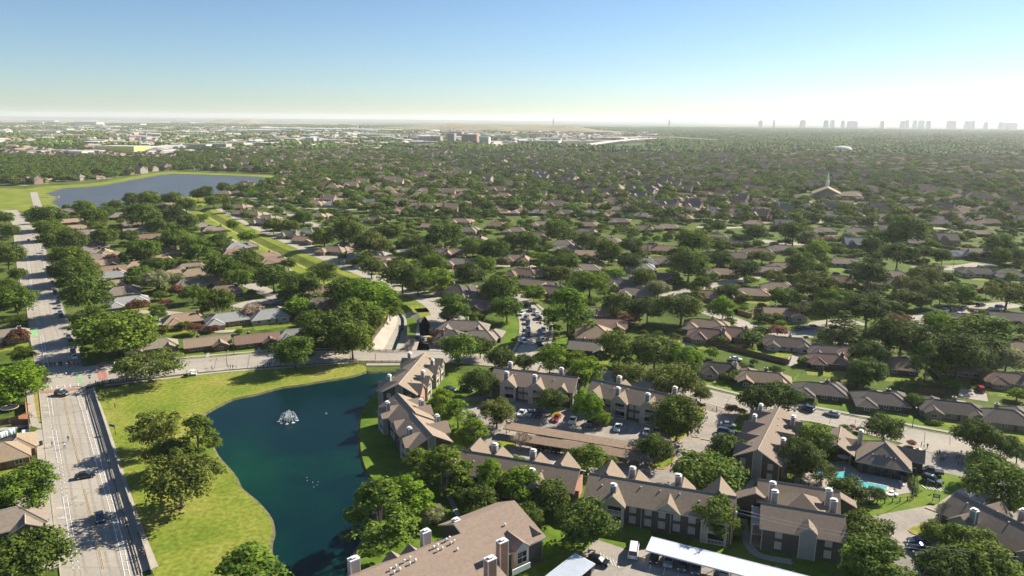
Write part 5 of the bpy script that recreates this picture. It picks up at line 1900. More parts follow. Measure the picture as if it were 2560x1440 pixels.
# ---- clubhouse by the pool
i1, i1b, i2, i2b = g(2107, 1057, 5.6), g(2100, 1100, 5.6), g(2220, 1074, 6.6), g(2216, 1112, 6.6)
dirn = (i1b - i1).normalized()
io = (i1 + i2b) / 2
I_ = empty('clubhouse', (io.x, io.y, 0), math.atan2(dirn.y, dirn.x))
tag(I_, 'brown roofed clubhouse with open porch and arched gable window beside the pool', 'clubhouse')
iinv = (Matrix.Translation((io.x, io.y, 0)) @ Matrix.Rotation(math.atan2(dirn.y, dirn.x), 4, 'Z')).inverted()
a = iinv @ i1
c = iinv @ i2
roof, wb, caps = MB(), MB(), MB()
roof_piece(roof, wb, a.x + 5.0, a.y, 12, 7.5, 'g', 'x', 3.3, .56, .6, caps)
# remove the wall mass of the open porch and set posts instead
wb2 = MB()
roof_piece(MB(), wb2, a.x + 1.4, a.y, 4.5, 7.5, 'g', 'x', 3.3, .56, .6)
wb = wb2
roof_piece(roof, wb, c.x + 5.5, c.y, 12.5, 11.5, 'h', 'x', 3.4, .60, .7, caps)
roof_piece(roof, wb, (a.x + c.x) / 2 + 3, (a.y + c.y) / 2, abs(a.y - c.y), 6, 'g', 'y', 3.2, .5, .4)
roof_piece(roof, wb, c.x + 3.0, c.y + 6, 6, 4.5, 'g', 'y', 3.36, .9, .4)
roof.mesh(caps.v, caps.f, 2)
mesh_obj(wb, 'wall', ['brick_dark'], I_)
mesh_obj(roof, 'roof', ['roof_apartment', 'trim', 'roof_cap'], I_)
po = MB()
for sx in (5.2, 10.6):
    for sy in (-3.3, 3.3):
        po.tube([(a.x + sx, a.y + sy, 0), (a.x + sx, a.y + sy, 3.2)], .18, 8)
mesh_obj(po, 'porch_post', ['trim'], I_)
gw = MB()
for k in range(5):
    y = c.y - 2.6 + k * 1.05
    h = 0.95 if k == 2 else 0.75 if k in (1, 3) else .45
    gw.box(c.x + 9.5, c.x + 10.0, y, y + .9, 4.35, 4.35 + h)
mesh_obj(gw, 'gable_window', ['glass'], I_)
gt = MB()
gt.box(c.x + 9.5, c.x + 10.04, c.y - 2.8, c.y + 2.7, 4.2, 4.34)
for k in range(6):
    gt.box(c.x + 9.5, c.x + 10.05, c.y - 2.72 + k * 1.05, c.y - 2.6 + k * 1.05, 4.33, 5.0)
mesh_obj(gt, 'window_frame', ['trim'], I_)
wg = MB()
for k in range(6):
    wg.box(c.x + 11.72, c.x + 11.8, c.y - 4.6 + k * 1.5, c.y - 3.4 + k * 1.5, .3, 2.6)
mesh_obj(wg, 'window_wall', ['glass'], I_)
chimney(I_, c.x + 2.6, c.y - 5.9, 2, 7.6, 'siding_beige')

# ------------------------------------------------------------------ carports
def carport(t1, t2, b1, zt, zb, label, m, seg=None, posts=7, gable=False, name='carport'):
    T1, T2 = g(*t1, zt), g(*t2, zt)
    B1 = g(*b1, zb)
    d = (T2 - T1)
    L = d.length
    d.normalize()
    n = Vector((d.y, -d.x, 0))
    W = max(4.6, (Vector((B1.x, B1.y, 0)) - Vector((T1.x, T1.y, 0))).dot(n))
    root = empty(name, (T1.x, T1.y, 0), math.atan2(d.y, d.x))
    tag(root, label, 'carport', 'carports in the parking lots')
    r = MB()
    if gable:
        prof = [(0, zt - .75), (-W * .28, zt), (-W, zb), (-W, zb - .28), (-W * .28, zt - .3), (0, zt - 1.0)]
        r.prism(prof, 0, L, 0, axis='x')
    else:
        k = int(L / 0.42)
        for i in range(k):      # ribbed sheet metal
            x0, x1 = L * i / k, L * (i + 1) / k
            xm = x0 + (x1 - x0) * .3
            for xa, xb, h in ((x0, xm, .07), (xm, x1, 0)):
                r.box(xa, xb, -W, 0, zb + h * 0 + .0, zb + .08 + h, 0)
        # tilt: rear edge higher
        r.v = [(x, y, z + (zt - zb) * (1 + y / W)) for x, y, z in r.v]
        r.prism([(0.02, zt - .16), (0.02, zt + .14), (0.1, zt + .14), (0.1, zt - .16)], 0, L, 0, axis='x')
        r.prism([(-W - .08, zb - .16), (-W - .08, zb + .14), (-W - .005, zb + .14), (-W - .005, zb - .16)], 0, L, 0, axis='x')
    ro_ = r.build('roof', [m], root)
    ps = MB()
    for i in range(posts):
        x = 0.6 + (L - 1.2) * i / (posts - 1)
        for y in (-W * .2, -W * .75):
            p = MB()
            p.tube([(x, y, 0), (x, y, (zt + zb) / 2 - .35)], .09, 6)
            if y == -W * .2:
                p.box(x - .06, x + .06, -W * .8, -W * .1, (zt + zb) / 2 - .5, (zt + zb) / 2 - .3)
            p.build('post', ['dark_metal' if gable else 'metal_grey'], root)
    return root


carport((1277, 1050), (1607, 1097), (1242, 1064), 3.3, 2.6, 'long brown shingled carport, the one nearer the parked white cars', 'roof_tan', gable=True, posts=8)
carport((1300, 1077), (1615, 1120), (1290, 1098), 3.3, 2.6, 'long brown shingled carport, the one nearer the leafless tree', 'roof_tan', gable=True, posts=8)
carport((1639, 1337), (2170, 1462), (1631, 1371), 3.0, 2.6, 'long white ribbed metal carport below the apartment blocks', 'white_metal', posts=13)
t1, t2 = g(1450, 1381, 2.9), g(1365, 1447, 2.9)
carport((1345, 1465), (1450, 1381), (1400, 1490), 2.9, 2.6, 'short white ribbed metal carport by the black car', 'white_metal', posts=5)

# ------------------------------------------------------------------ pool
sheet('pool_deck', [P([(1985, 1185), (2020, 1150), (2120, 1140), (2160, 1170), (2285, 1185), (2290, 1215), (2240, 1225), (2170, 1240), (2080, 1215), (2000, 1200)])], Z2 + 0.06, 'walk_concrete')
pool = empty('swimming_pool', g(2130, 1180))
tag(pool, 'turquoise swimming pool behind the clubhouse', 'swimming pool')
mat('pool_water', (0.10, 0.42, 0.46), 0.08, noise=0.15, scale=1.2)
po_ = P([(2040, 1160), (2075, 1165), (2128, 1168), (2160, 1174), (2158, 1188), (2180, 1193), (2228, 1202), (2226, 1212), (2190, 1210), (2172, 1216), (2150, 1206), (2120, 1190), (2085, 1185), (2045, 1175)])
b = MB()
pts = [Vector((p.x - pool.location.x, p.y - pool.location.y, 0.19)) for p in po_]
for t in tessellate_polygon([pts]):
    tri = [pts[i] for i in t]
    if (tri[1] - tri[0]).cross(tri[2] - tri[0]).z < 0:
        tri.reverse()
    b.poly(tri)
b.build('pool_surface', ['pool_water'], pool)
b = MB()
for i in range(len(pts)):
    a_, c_ = pts[i], pts[(i + 1) % len(pts)]
    d_ = (c_ - a_).normalized()
    n_ = Vector((-d_.y, d_.x, 0)) * .22
    up = Vector((0, 0, .05))
    b.poly([a_ - n_ + up, c_ - n_ + up, c_ + n_ + up, a_ + n_ + up])
b.build('coping', ['trim'], pool)

# ------------------------------------------------------------------ vehicles
for nm, c in (('car_white', (0.70, 0.70, 0.69)), ('car_silver', (0.36, 0.37, 0.38)), ('car_black', (0.012, 0.013, 0.016)), ('car_grey', (0.10, 0.105, 0.11)),
              ('car_red', (0.34, 0.02, 0.02)), ('car_blue', (0.025, 0.045, 0.10)), ('car_tan', (0.30, 0.25, 0.19))):
    m_ = mat(nm, c, 0.28, metal=0.25 if nm != 'car_white' else 0.0, spec=0.5)
    m_.node_tree.nodes['Principled BSDF'].inputs['Coat Weight'].default_value = 0.6
mat('tyre', (0.015, 0.015, 0.016), 0.85)
mat('rim', (0.45, 0.45, 0.46), 0.35, metal=0.7)
mat('lamp_clear', (0.75, 0.75, 0.72), 0.2)
mat('lamp_red', (0.45, 0.02, 0.02), 0.3)

# side outlines (x from rear to front, z), half width; glass sits on the cabin
CARS = {
    'sedan': dict(L=4.7, W=1.82, lower=[(-2.3, .35), (-2.35, .75), (-2.2, .98), (-1.5, 1.02), (1.0, .98), (2.1, .82), (2.33, .6), (2.3, .32)],
                  cab=[(-1.75, 1.0), (-1.05, 1.42), (0.15, 1.45), (1.05, .98)]),
    'suv': dict(L=4.9, W=1.95, lower=[(-2.4, .42), (-2.45, .9), (-2.35, 1.12), (1.05, 1.12), (2.2, 1.0), (2.42, .75), (2.4, .4)],
                cab=[(-2.3, 1.1), (-2.05, 1.72), (0.35, 1.76), (1.15, 1.1)]),
    'pickup': dict(L=5.6, W=1.95, lower=[(-2.8, .5), (-2.82, 1.15), (-.7, 1.15), (1.6, 1.15), (2.65, 1.05), (2.8, .7), (2.78, .45)],
                   cab=[(-.75, 1.14), (-.6, 1.78), (.7, 1.8), (1.5, 1.14)]),
    'van': dict(L=5.7, W=2.0, lower=[(-2.8, .42), (-2.85, 1.2), (1.7, 1.25), (2.55, 1.1), (2.85, .8), (2.83, .42)],
                cab=[(-2.82, 1.2), (-2.7, 2.1), (1.1, 2.12), (1.95, 1.2)]),
}
CM = {}


def car_meshes(kind):
    if kind in CM:
        return CM[kind]
    S = CARS[kind]
    hw = S['W'] / 2

    def mk(mb, name, mats, sm=False):
        me = bpy.data.meshes.new(name)
        me.from_pydata(mb.v, [], mb.f)
        for m in mats:
            me.materials.append(M(m))
        me.polygons.foreach_set('material_index', mb.m)
        if sm:
            me.polygons.foreach_set('use_smooth', [True] * len(mb.f))
        return me
    body = MB()
    lo = S['lower']
    n = len(lo)
    secs = [(-hw, .90, .0), (-hw * .93, 1.0, 0), (hw * .93, 1.0, 0), (hw, .90, 0)]
    vs = []
    zt = max(z for _, z in lo)
    for y, s, _ in secs:
        vs += [(x * (0.985 if s < 1 else 1), y, z if z < .6 else zt - (zt - z) - (0.08 if s < 1 else 0)) for x, z in lo]
    fs = []
    for k in range(3):
        fs += [(k * n + i, k * n + (i + 1) % n, (k + 1) * n + (i + 1) % n, (k + 1) * n + i) for i in range(n)]
    fs += [tuple(reversed(range(n))), tuple(range(3 * n, 4 * n))]
    body.mesh(vs, fs, 0)
    # roof panel with pillars above the glass
    cab = S['cab']
    w0, w1 = hw * .93, hw * .76
    (x0, z0), (x1, z1), (x2, z2), (x3, z3) = cab
    body.mesh([(x1, -w1, z1), (x2, -w1, z2), (x2, w1, z2), (x1, w1, z1), (x1, -w1, z1 + .05), (x2, -w1, z2 + .05), (x2, w1, z2 + .05), (x1, w1, z1 + .05)],
              [(3, 2, 1, 0), (4, 5, 6, 7), (0, 1, 5, 4), (1, 2, 6, 5), (2, 3, 7, 6), (3, 0, 4, 7)], 0)
    for s in (-1, 1):
        for (xa, za, xb, zb) in ((x0, z0, x1, z1), (x3, z3, x2, z2), ((x0 + x3) / 2 - .1, z0, (x1 + x2) / 2, z1)):
            body.tube([(xa, s * w0 * 1.002, za), (xb, s * w1 * 1.01, zb)], .045, 4)
        if kind == 'van':
            body.box(x0 + .3, .35, s * w0 - .03 if s > 0 else -w0 - .01, s * w0 + .01 if s > 0 else -w0 + .03, z0, z1 - .25)
    glass = MB()
    vs = [(x0, -w0, z0), (x3, -w0, z3), (x2, -w1, z2), (x1, -w1, z1), (x0, w0, z0), (x3, w0, z3), (x2, w1, z2), (x1, w1, z1)]
    glass.mesh(vs, [(0, 1, 2, 3), (7, 6, 5, 4), (1, 5, 6, 2), (4, 0, 3, 7), (3, 2, 6, 7)])
    wheel, rim = MB(), MB()
    r = .33 if kind == 'sedan' else .38
    wheel.tube([(0, -.12, 0), (0, .12, 0)], r, 14)
    rim.tube([(0, -.135, 0), (0, .135, 0)], r * .6, 8)
    lamps = []
    hx = lo[-2][0]
    hl = MB()
    hl.box(hx - .12, hx + .02, -.18, .18, -.09, .09)
    CM[kind] = dict(body=mk(body, 'body', ['car_white']), glass=mk(glass, 'window', ['glass']), wheel=mk(wheel, 'wheel', ['tyre']), rim=mk(rim, 'rim', ['rim']), hl=hl, r=r,
                    head=mk(hl, 'headlight', ['lamp_clear']), tail=mk(hl, 'tail_light', ['lamp_red']))
    return CM[kind]


CNAME = {'w': ('car_white', 'white'), 's': ('car_silver', 'silver'), 'k': ('car_black', 'black'), 'g': ('car_grey', 'dark grey'), 'r': ('car_red', 'red'), 'b': ('car_blue', 'dark blue'), 't': ('car_tan', 'tan')}


def link(name, me, parent, loc=(0, 0, 0)):
    o = bpy.data.objects.new(name, me)
    COL.objects.link(o)
    o.parent = parent
    o.location = loc
    return o


def put_car(p, heading, kind, col, label=None, where=''):
    cmh = car_meshes(kind)
    S = CARS[kind]
    root = empty({'suv': 'parked_car', 'sedan': 'parked_car', 'pickup': 'pickup_truck', 'van': 'van'}[kind], (p.x, p.y, 0.1), heading)
    bo = link('body', cmh['body'], root)
    bo.material_slots[0].link = 'OBJECT'
    bo.material_slots[0].material = M(CNAME[col][0])
    link('window', cmh['glass'], root)
    for sx in (-1, 1):
        for sy in (-1, 1):
            w = link('wheel', cmh['wheel'], root, (sx * S['L'] * .305, sy * (S['W'] / 2 - .1), cmh['r']))
            link('rim', cmh['rim'], w)
    for sy in (-1, 1):
        link('headlight', cmh['head'], root, (0, sy * .62, .72))
        link('tail_light', cmh['tail'], root, (-S['L'] + .12 + (S['L'] / 2 - abs(S['lower'][-2][0])) * 2, sy * .66, .8))
    word = {'suv': 'suv', 'sedan': 'saloon car', 'pickup': 'pickup truck', 'van': 'van'}[kind]
    cat = {'suv': 'car', 'sedan': 'car', 'pickup': 'pickup truck', 'van': 'van'}[kind]
    if label:
        tag(root, label, cat, 'vehicles of the suburb')
    else:
        LABEL.append((root, CNAME[col][1] + ' ' + word + where, cat, 'vehicles of the suburb'))
    return root


def car_px(u, v, hu, hv, kind, col, label=None, where='', z=0.8):
    """(hu,hv): a pixel the nose points at"""
    p, q = g(u, v, z), g(hu, hv, z)
    return put_car(p, math.atan2(q.y - p.y, q.x - p.x), kind, col, label, where)


def gdir(deg):
    return R(deg)


# avenue and junction
pc = car_px(160, 1001, 178, 1003, 'suv', 'k', 'black and white police suv parked across the crossing of the avenue')
car_px(221, 1204, 238, 1201, 'sedan', 'k', 'black saloon car driving in the dappled shade of the avenue')
car_px(258, 1308, 262, 1325, 'sedan', 'b', 'dark blue saloon car driving towards the bottom on the avenue')
for u, v, k, c in ((174, 864, 'sedan', 's'), (180, 877, 'suv', 'k'), (186, 902, 'suv', 'g'), (190, 914, 'sedan', 'w'), (155, 812, 'suv', 'k'), (152, 803, 'sedan', 's'), (149, 789, 'sedan', 's'), (146, 777, 'suv', 'b'), (139, 754, 'suv', 'k'),
                   (134, 742, 'suv', 'g'), (131, 728, 'sedan', 'r'), (122, 702, 'sedan', 's'), (119, 691, 'sedan', 'k'), (105, 652, 'suv', 'w'), (70, 623, 'sedan', 'g'), (73, 571, 'suv', 'g')):
    p = g(u, v)
    put_car(p, R(-56 if v < 880 else -58), k, c, where=' on the avenue')
# side street with parked cars
for u, v, k, c, h in ((1312, 857, 'suv', 'w', -75), (1350, 862, 'pickup', 'k', 100), (1357, 850, 'sedan', 's', 98), (1361, 838, 'suv', 's', 92), (1360, 824, 'suv', 'w', 88), (1322, 838, 'pickup', 'k', -85), (1322, 826, 'pickup', 'g', -88),
                      (1321, 810, 'suv', 'b', -95), (1316, 798, 'suv', 'g', -105), (1305, 787, 'suv', 'w', -110), (1341, 786, 'sedan', 'w', 110), (1330, 777, 'suv', 's', 118), (1318, 768, 'suv', 'k', 120), (1347, 797, 'suv', 'k', 105), (1300, 764, 'sedan', 'k', -120)):
    put_car(g(u, v), R(h), k, c, where=' on the curving side street')
# upper parking court
for u, v, k, c in ((1309, 1032, 'sedan', 'w'), (1331, 1032, 'sedan', 's'), (1350, 1034, 'suv', 'k'), (1397, 1043, 'sedan', 'r'), (1437, 1048, 'sedan', 'w'), (1481, 1054, 'suv', 'g'), (1550, 1064, 'sedan', 'w'), (1622, 1075, 'sedan', 's'), (1646, 1073, 'suv', 'g')):
    put_car(g(u, v, .7), R(-108), k, c, where=' parked in the court')
for u, v, k, c in ((1360, 1113, 'suv', 'k'), (1382, 1118, 'suv', 'g'), (1402, 1120, 'sedan', 'k')):
    put_car(g(u, v, .7), R(-108), k, c, where=' under the brown carport')
for u, v, k, c, h in ((1172, 975, 'suv', 'k', -20), (1128, 975, 'sedan', 'k', -20), (1820, 1070, 'suv', 'b', -20), (1826, 1052, 'sedan', 's', -20), (1812, 1083, 'sedan', 'g', -20)):
    put_car(g(u, v, .7), R(h), k, c, where=' beside the apartment block')
# lower court
put_car(g(1595, 1368, 1.0), R(76), 'van', 'w', 'tall white work van with roof rack parked at the end of the white carport')
put_car(g(1508, 1397, .7), R(-30), 'sedan', 'k', 'black saloon car parked by the hatched bay and short white carport')
for u, v, k, c in ((1648, 1385, 'sedan', 'k'), (1683, 1393, 'sedan', 's'), (1717, 1402, 'sedan', 'g'), (1752, 1410, 'suv', 'g'), (1822, 1422, 'sedan', 's'), (1896, 1438, 'sedan', 'w'), (1480, 1425, 'suv', 'k')):
    put_car(g(u, v, .7), R(-108), k, c, where=' under the white carport')
# street by the clubhouse
car_px(2022, 1008, 2012, 1005, 'suv', 'b', 'dark blue suv parked on the street by the lawn with two hedges')
car_px(2086, 1020, 2070, 1017, 'sedan', 's', 'silver saloon car parked on the street beyond the clubhouse')
car_px(2335, 1160, 2315, 1157, 'pickup', 'k', 'black pickup truck beside the white roofed police suv')
pc2 = car_px(2340, 1182, 2362, 1190, 'suv', 'k', 'black and white police suv in the marked bay by the clubhouse')
for u, v, k, c in ((2307, 1336, 'sedan', 'g'), (2310, 1352, 'sedan', 'k'), (2326, 1370, 'sedan', 'k'), (2340, 1390, 'suv', 'k'), (2350, 1412, 'sedan', 'k')):
    put_car(g(u, v, .7), R(172), k, c, where=' in the shaded row')
for u, v, k, c, h in ((2010, 808, 'sedan', 'g', 10), (2037, 806, 'suv', 't', 12), (2366, 758, 'suv', 'w', 24), (2402, 768, 'suv', 'w', 8), (2383, 757, 'suv', 'k', 24), (2411, 750, 'sedan', 's', 26), (2452, 743, 'suv', 'k', 22), (2482, 752, 'sedan', 'w', 20), (2500, 747, 'suv', 'b', 20),
                      (2145, 637, 'sedan', 'w', -10), (2210, 923, 'suv', 'w', 70), (2187, 921, 'suv', 'k', 70), (2466, 883, 'suv', 's', 10), (2090, 670, 'sedan', 'k', 10), (2120, 664, 'sedan', 'k', 10), (1103, 826, 'sedan', 'w', 0), (1052, 850, 'suv', 'k', -15), (630, 738, 'sedan', 'k', 20),
                      (694, 768, 'sedan', 'b', 40), (695, 760, 'sedan', 'w', 40), (893, 675, 'sedan', 'w', -40), (815, 638, 'suv', 'w', -20), (1190, 720, 'sedan', 'g', 20), (1526, 712, 'sedan', 'r', -20), (5, 1225, 'sedan', 'b', 34), (1842, 888, 'sedan', 'w', -20), (2455, 953, 'suv', 'r', 70)):
    put_car(g(u, v, .7), R(h), k, c, where=' among the houses')
# police livery and light bars
for c_ in (pc, pc2):
    b = MB()
    for s in (-1, 1):
        y0, y1 = sorted((s * .955, s * 1.0))
        b.box(-.9, .95, y0, y1, .55, 1.0)
    b.build('door_panel', ['car_white'], c_)
    b = MB()
    b.box(-.35, -.1, -.55, .55, 1.8, 1.92)
    b.build('light_bar', ['car_white'], c_)
# the lit light bar in the shaded row
lm = bpy.data.materials.new('blue_lamp')
lm.use_nodes = True
bs = lm.node_tree.nodes['Principled BSDF']
bs.inputs['Emission Color'].default_value = (0.25, 0.35, 1, 1)
bs.inputs['Emission Strength'].default_value = 25
MATS['blue_lamp'] = lm
lb_ = [o for o in bpy.data.objects if o.name.startswith('parked_car') and (o.location - g(2326, 1370, .1)).length < 2.5]
if lb_:
    b = MB()
    b.box(-.3, -.05, -.45, .45, 1.5, 1.62)
    b.build('light_bar', ['blue_lamp'], lb_[0])

# ------------------------------------------------------------------ people
for nm, c in (('skin', (0.42, 0.25, 0.17)), ('cloth_dark', (0.02, 0.022, 0.03)), ('cloth_white', (0.62, 0.60, 0.58)), ('cloth_red', (0.40, 0.05, 0.04)), ('cloth_blue', (0.05, 0.09, 0.22)), ('cloth_grey', (0.16, 0.16, 0.17)),
              ('cloth_pink', (0.50, 0.22, 0.22)), ('hair_dark', (0.025, 0.018, 0.012)), ('denim', (0.05, 0.07, 0.13))):
    mat(nm, c, 0.9)


def skin_body(pose):
    """one continuous body grown from joints; returns a finished mesh"""
    st = pose.get('stride', 0.0)
    arm = pose.get('arm', 0.0)
    J = {'pel': (0, 0, .95, .135), 'bel': (0, 0, 1.12, .125), 'che': (0, 0, 1.32, .15), 'nec': (0, .0, 1.47, .058), 'hea': (0, .01, 1.60, .095), 'top': (0, .01, 1.70, .07)}
    E_ = [('pel', 'bel'), ('bel', 'che'), ('che', 'nec'), ('nec', 'hea'), ('hea', 'top')]
    for s, nm in ((-1, 'l'), (1, 'r')):
        f = st * s
        J['hip' + nm] = (s * .10, 0, .90, .095)
        J['kne' + nm] = (s * .11, f * .22 + .03, .50, .062)
        J['ank' + nm] = (s * .12, f * .36 - .03, .09, .042)
        J['toe' + nm] = (s * .13, f * .36 + .12, .035, .035)
        J['sho' + nm] = (s * .19, 0, 1.40, .062)
        J['elb' + nm] = (s * (.25 + .1 * arm), -f * .15 + .02 + .1 * arm, 1.13 + .06 * arm, .043)
        J['wri' + nm] = (s * (.25 + .05 * arm), -f * .25 + .10 + .22 * arm, .90 + .28 * arm, .032)
        J['han' + nm] = (s * (.25 + .03 * arm), -f * .28 + .13 + .28 * arm, .82 + .32 * arm, .036)
        E_ += [('pel', 'hip' + nm), ('hip' + nm, 'kne' + nm), ('kne' + nm, 'ank' + nm), ('ank' + nm, 'toe' + nm), ('che', 'sho' + nm), ('sho' + nm, 'elb' + nm), ('elb' + nm, 'wri' + nm), ('wri' + nm, 'han' + nm)]
    names = list(J)
    me = bpy.data.meshes.new('body')
    me.from_pydata([J[n][:3] for n in names], [(names.index(a), names.index(b_)) for a, b_ in E_], [])
    o = bpy.data.objects.new('body_tmp', me)
    COL.objects.link(o)
    md = o.modifiers.new('s', 'SKIN')
    for i, n in enumerate(names):
        me.skin_vertices[0].data[i].radius = (J[n][3] * (1.15 if n in ('che', 'pel', 'bel') else 1), J[n][3] * (.8 if n in ('che', 'pel', 'bel') else 1))
    me.skin_vertices[0].data[0].use_root = True
    sb = o.modifiers.new('d', 'SUBSURF')
    sb.levels = 1
    dg = bpy.context.evaluated_depsgraph_get()
    ev = bpy.data.meshes.new_from_object(o.evaluated_get(dg))
    bpy.data.objects.remove(o)
    ev.materials.clear()
    for m in ('skin', 'cloth_dark', 'denim', 'hair_dark'):
        ev.materials.append(M(m))
    for p in ev.polygons:
        z, x, y = p.center.z, abs(p.center.x), p.center.y
        p.use_smooth = True
        if z < .13:
            p.material_index = 3
        elif z < 1.0 and x < .2:
            p.material_index = 2
        elif z < 1.44 and (x < .215 or z > 1.16):
            p.material_index = 1
        elif z > 1.66 or (z > 1.52 and y < -.03):
            p.material_index = 3
        else:
            p.material_index = 0
    return ev


BODIES = [skin_body({}), skin_body({'stride': 1.0}), skin_body({'arm': 1.0}), skin_body({'stride': -.6, 'arm': .4})]
hair = MB()
hair.tube([(0, -.01, 1.60), (0, -.015, 1.66), (0, -.005, 1.715), (0, .0, 1.735)], [.10, .108, .085, .03], 8)
hair_me = bpy.data.meshes.new('hair')
hair_me.from_pydata(hair.v, [], hair.f)
hair_me.materials.append(M('hair_dark'))
TOPS = {'k': ('cloth_dark', 'dark clothes'), 'w': ('cloth_white', 'a white shirt'), 'r': ('cloth_red', 'a red shirt'), 'b': ('cloth_blue', 'a blue shirt'), 'g': ('cloth_grey', 'grey clothes'), 'p': ('cloth_pink', 'a pink shirt')}


def person(u, v, pose=0, top='k', h=1.72, rz=None, where='', label=None, z=0.1, pos=None):
    p = pos or g(u, v)
    root = empty('person', (p.x, p.y, z), random.uniform(0, 6.28) if rz is None else rz)
    root.scale = (h / 1.72,) * 3
    b = link('body', BODIES[pose], root)
    b.material_slots[1].link = 'OBJECT'
    b.material_slots[1].material = M(TOPS[top][0])
    link('hair', hair_me, root)
    if label:
        tag(root, label, 'person')
    else:
        LABEL.append((root, ('child' if h < 1.3 else 'person') + ' in ' + TOPS[top][1] + where, 'person', 'people outdoors'))
    return root


person(178, 1122, 1, 'k', where='', label='person in dark clothes walking along the middle of the avenue')
person(138, 1137, 1, 'k', label='person in dark clothes walking on the bike lane of the avenue')
sc1 = person(169, 1140, 3, 'w', label='person in a white shirt on a scooter in the avenue lane')
person(293, 1037, 0, 'k', label='person in dark clothes standing alone on the park lawn')
person(82, 1064, 1, 'k', label='person in dark clothes walking on the left pavement by the wooden fence')
person(87, 1064, 1, 'w', label='person in a white shirt walking on the left pavement by the wooden fence')
person(123, 1324, 1, 'w', label='person in a white shirt walking on the lower left pavement')
person(128, 1324, 1, 'k', label='person in dark clothes walking on the lower left pavement')
person(358, 1362, 1, 'k', label='person in dark clothes walking alone on the raised lakeside pavement')
for k, (u, v, c) in enumerate(((362, 1407, 'k'), (367, 1400, 'g'), (372, 1404, 'b'), (368, 1412, 'k'))):
    person(u, v, 1, c, where=' walking on the lakeside pavement')
person(109, 910, 1, 'k', label='person in dark clothes cycling on the far bike lane above the junction')
person(146, 963, 3, 'w', label='person in a white shirt bending by a black cart in the junction')
person(170, 960, 0, 'w', label='person in a white shirt standing in the middle of the junction')
person(2309, 1102, 0, 'k', label='person in dark clothes on the verge beside a child and another adult')
person(2316, 1104, 2, 'k', 1.15, label='child holding an adult by the hand on the verge')
person(2324, 1106, 2, 'k', label='person in dark clothes holding the hand of a child on the verge')
person(2348, 1124, 3, 'k', label='person in dark clothes striding over the corner lawn by the clubhouse')
person(2354, 1122, 0, 'g', label='person in grey clothes on the corner lawn beside the striding person')
for u, v, c, h in ((2357, 1139, 'k', 1.7), (2362, 1138, 'k', 1.75), (2366, 1138, 'k', 1.7), (2398, 1133, 'k', 1.7), (2408, 1122, 'w', 1.7), (2405, 1132, 'g', 1.7), (2413, 1136, 'k', 1.7), (2422, 1123, 'r', 1.7), (2425, 1126, 'p', 1.2), (2430, 1128, 'k', 1.7), (2402, 1150, 'k', 1.75), (2410, 1152, 'k', 1.7), (2418, 1145, 'w', 1.3)):
    person(u, v, random.choice((0, 2, 3)), c, h, where=' in the driveway group')
person(1107, 876, 0, 'r', label='person in a red shirt standing by the street above the bridge')
random.seed(21)
for k in range(34):      # crowd lining the curb under the corner oak
    t = random.random()
    u = 238 + 175 * t
    v = 981 - 29 * t + random.uniform(-4, 5)
    person(u, v, random.choice((0, 0, 2, 3)), random.choice('kkkkgbwr'), random.choice((1.7, 1.75, 1.65, 1.25)), where=' in the corner crowd')
for k in range(30):      # crowd waiting across the avenue
    t = random.random()
    person(96 + 118 * t, 942 - 7 * t - 6 * math.sin(3.1 * t) * random.random() - random.uniform(0, 4), random.choice((0, 0, 2, 3)), random.choice('kkkkkbgw'), random.choice((1.7, 1.75, 1.65)), where=' in the avenue line')
for u, v, c in ((251, 934, 'r'), (256, 936, 'r'), (265, 935, 'k'), (290, 932, 'w'), (425, 947, 'k'), (436, 946, 'r'), (440, 948, 'r'), (470, 947, 'k'), (498, 945, 'w'), (481, 946, 'w'), (574, 933, 'k'), (580, 934, 'k'), (586, 935, 'k'), (594, 933, 'k'), (534, 938, 'w'),
                (634, 934, 'r'), (635, 899, 'k'), (650, 898, 'k'), (673, 928, 'k'), (678, 927, 'k'), (690, 925, 'k'), (704, 924, 'w'), (712, 921, 'k'), (717, 922, 'k'), (721, 921, 'k'), (648, 934, 'k'), (662, 933, 'k'), (700, 928, 'k'),
                (675, 892, 'k'), (683, 893, 'k'), (692, 892, 'k'), (820, 890, 'k'), (835, 889, 'k'), (850, 888, 'k'), (862, 887, 'w')):
    person(u, v, random.choice((0, 2, 3)), c, random.choice((1.7, 1.7, 1.25)), where=' watching beside the street')

# ------------------------------------------------------------------ lake fountain
mat('foam', (0.80, 0.84, 0.86), 0.6)
MATS['foam'].node_tree.nodes['Principled BSDF'].inputs['Alpha'].default_value = 0.55
fp = g(726, 1060, -.45)
F = empty('fountain', (fp.x, fp.y, -.45))
tag(F, 'white water fountain spraying fan shaped jets in the lake', 'fountain')
b = MB()
b.tube([(0, 0, 0.0), (0, 0, .35)], .7, 10)
b.build('float', ['dark_metal'], F)
b = MB()
for ring, (n_, reach, top_) in enumerate(((9, 2.6, 2.3), (6, 1.0, 2.8))):
    for k in range(n_):
        a = 6.283 * k / n_ + ring * .2
        rr = reach * random.uniform(.9, 1.1)
        tp = top_ * random.uniform(.9, 1.1)
        pts = []
        for i in range(9):
            t = i / 8
            pts.append((math.cos(a) * rr * t, math.sin(a) * rr * t, .35 + 4 * tp * t * (1 - t) * (1 - .12 * t)))
        b.tube(pts, [.025 + .035 * (i / 8) for i in range(9)], 5)
b.build('water_jet', ['foam'], F)
b = MB()
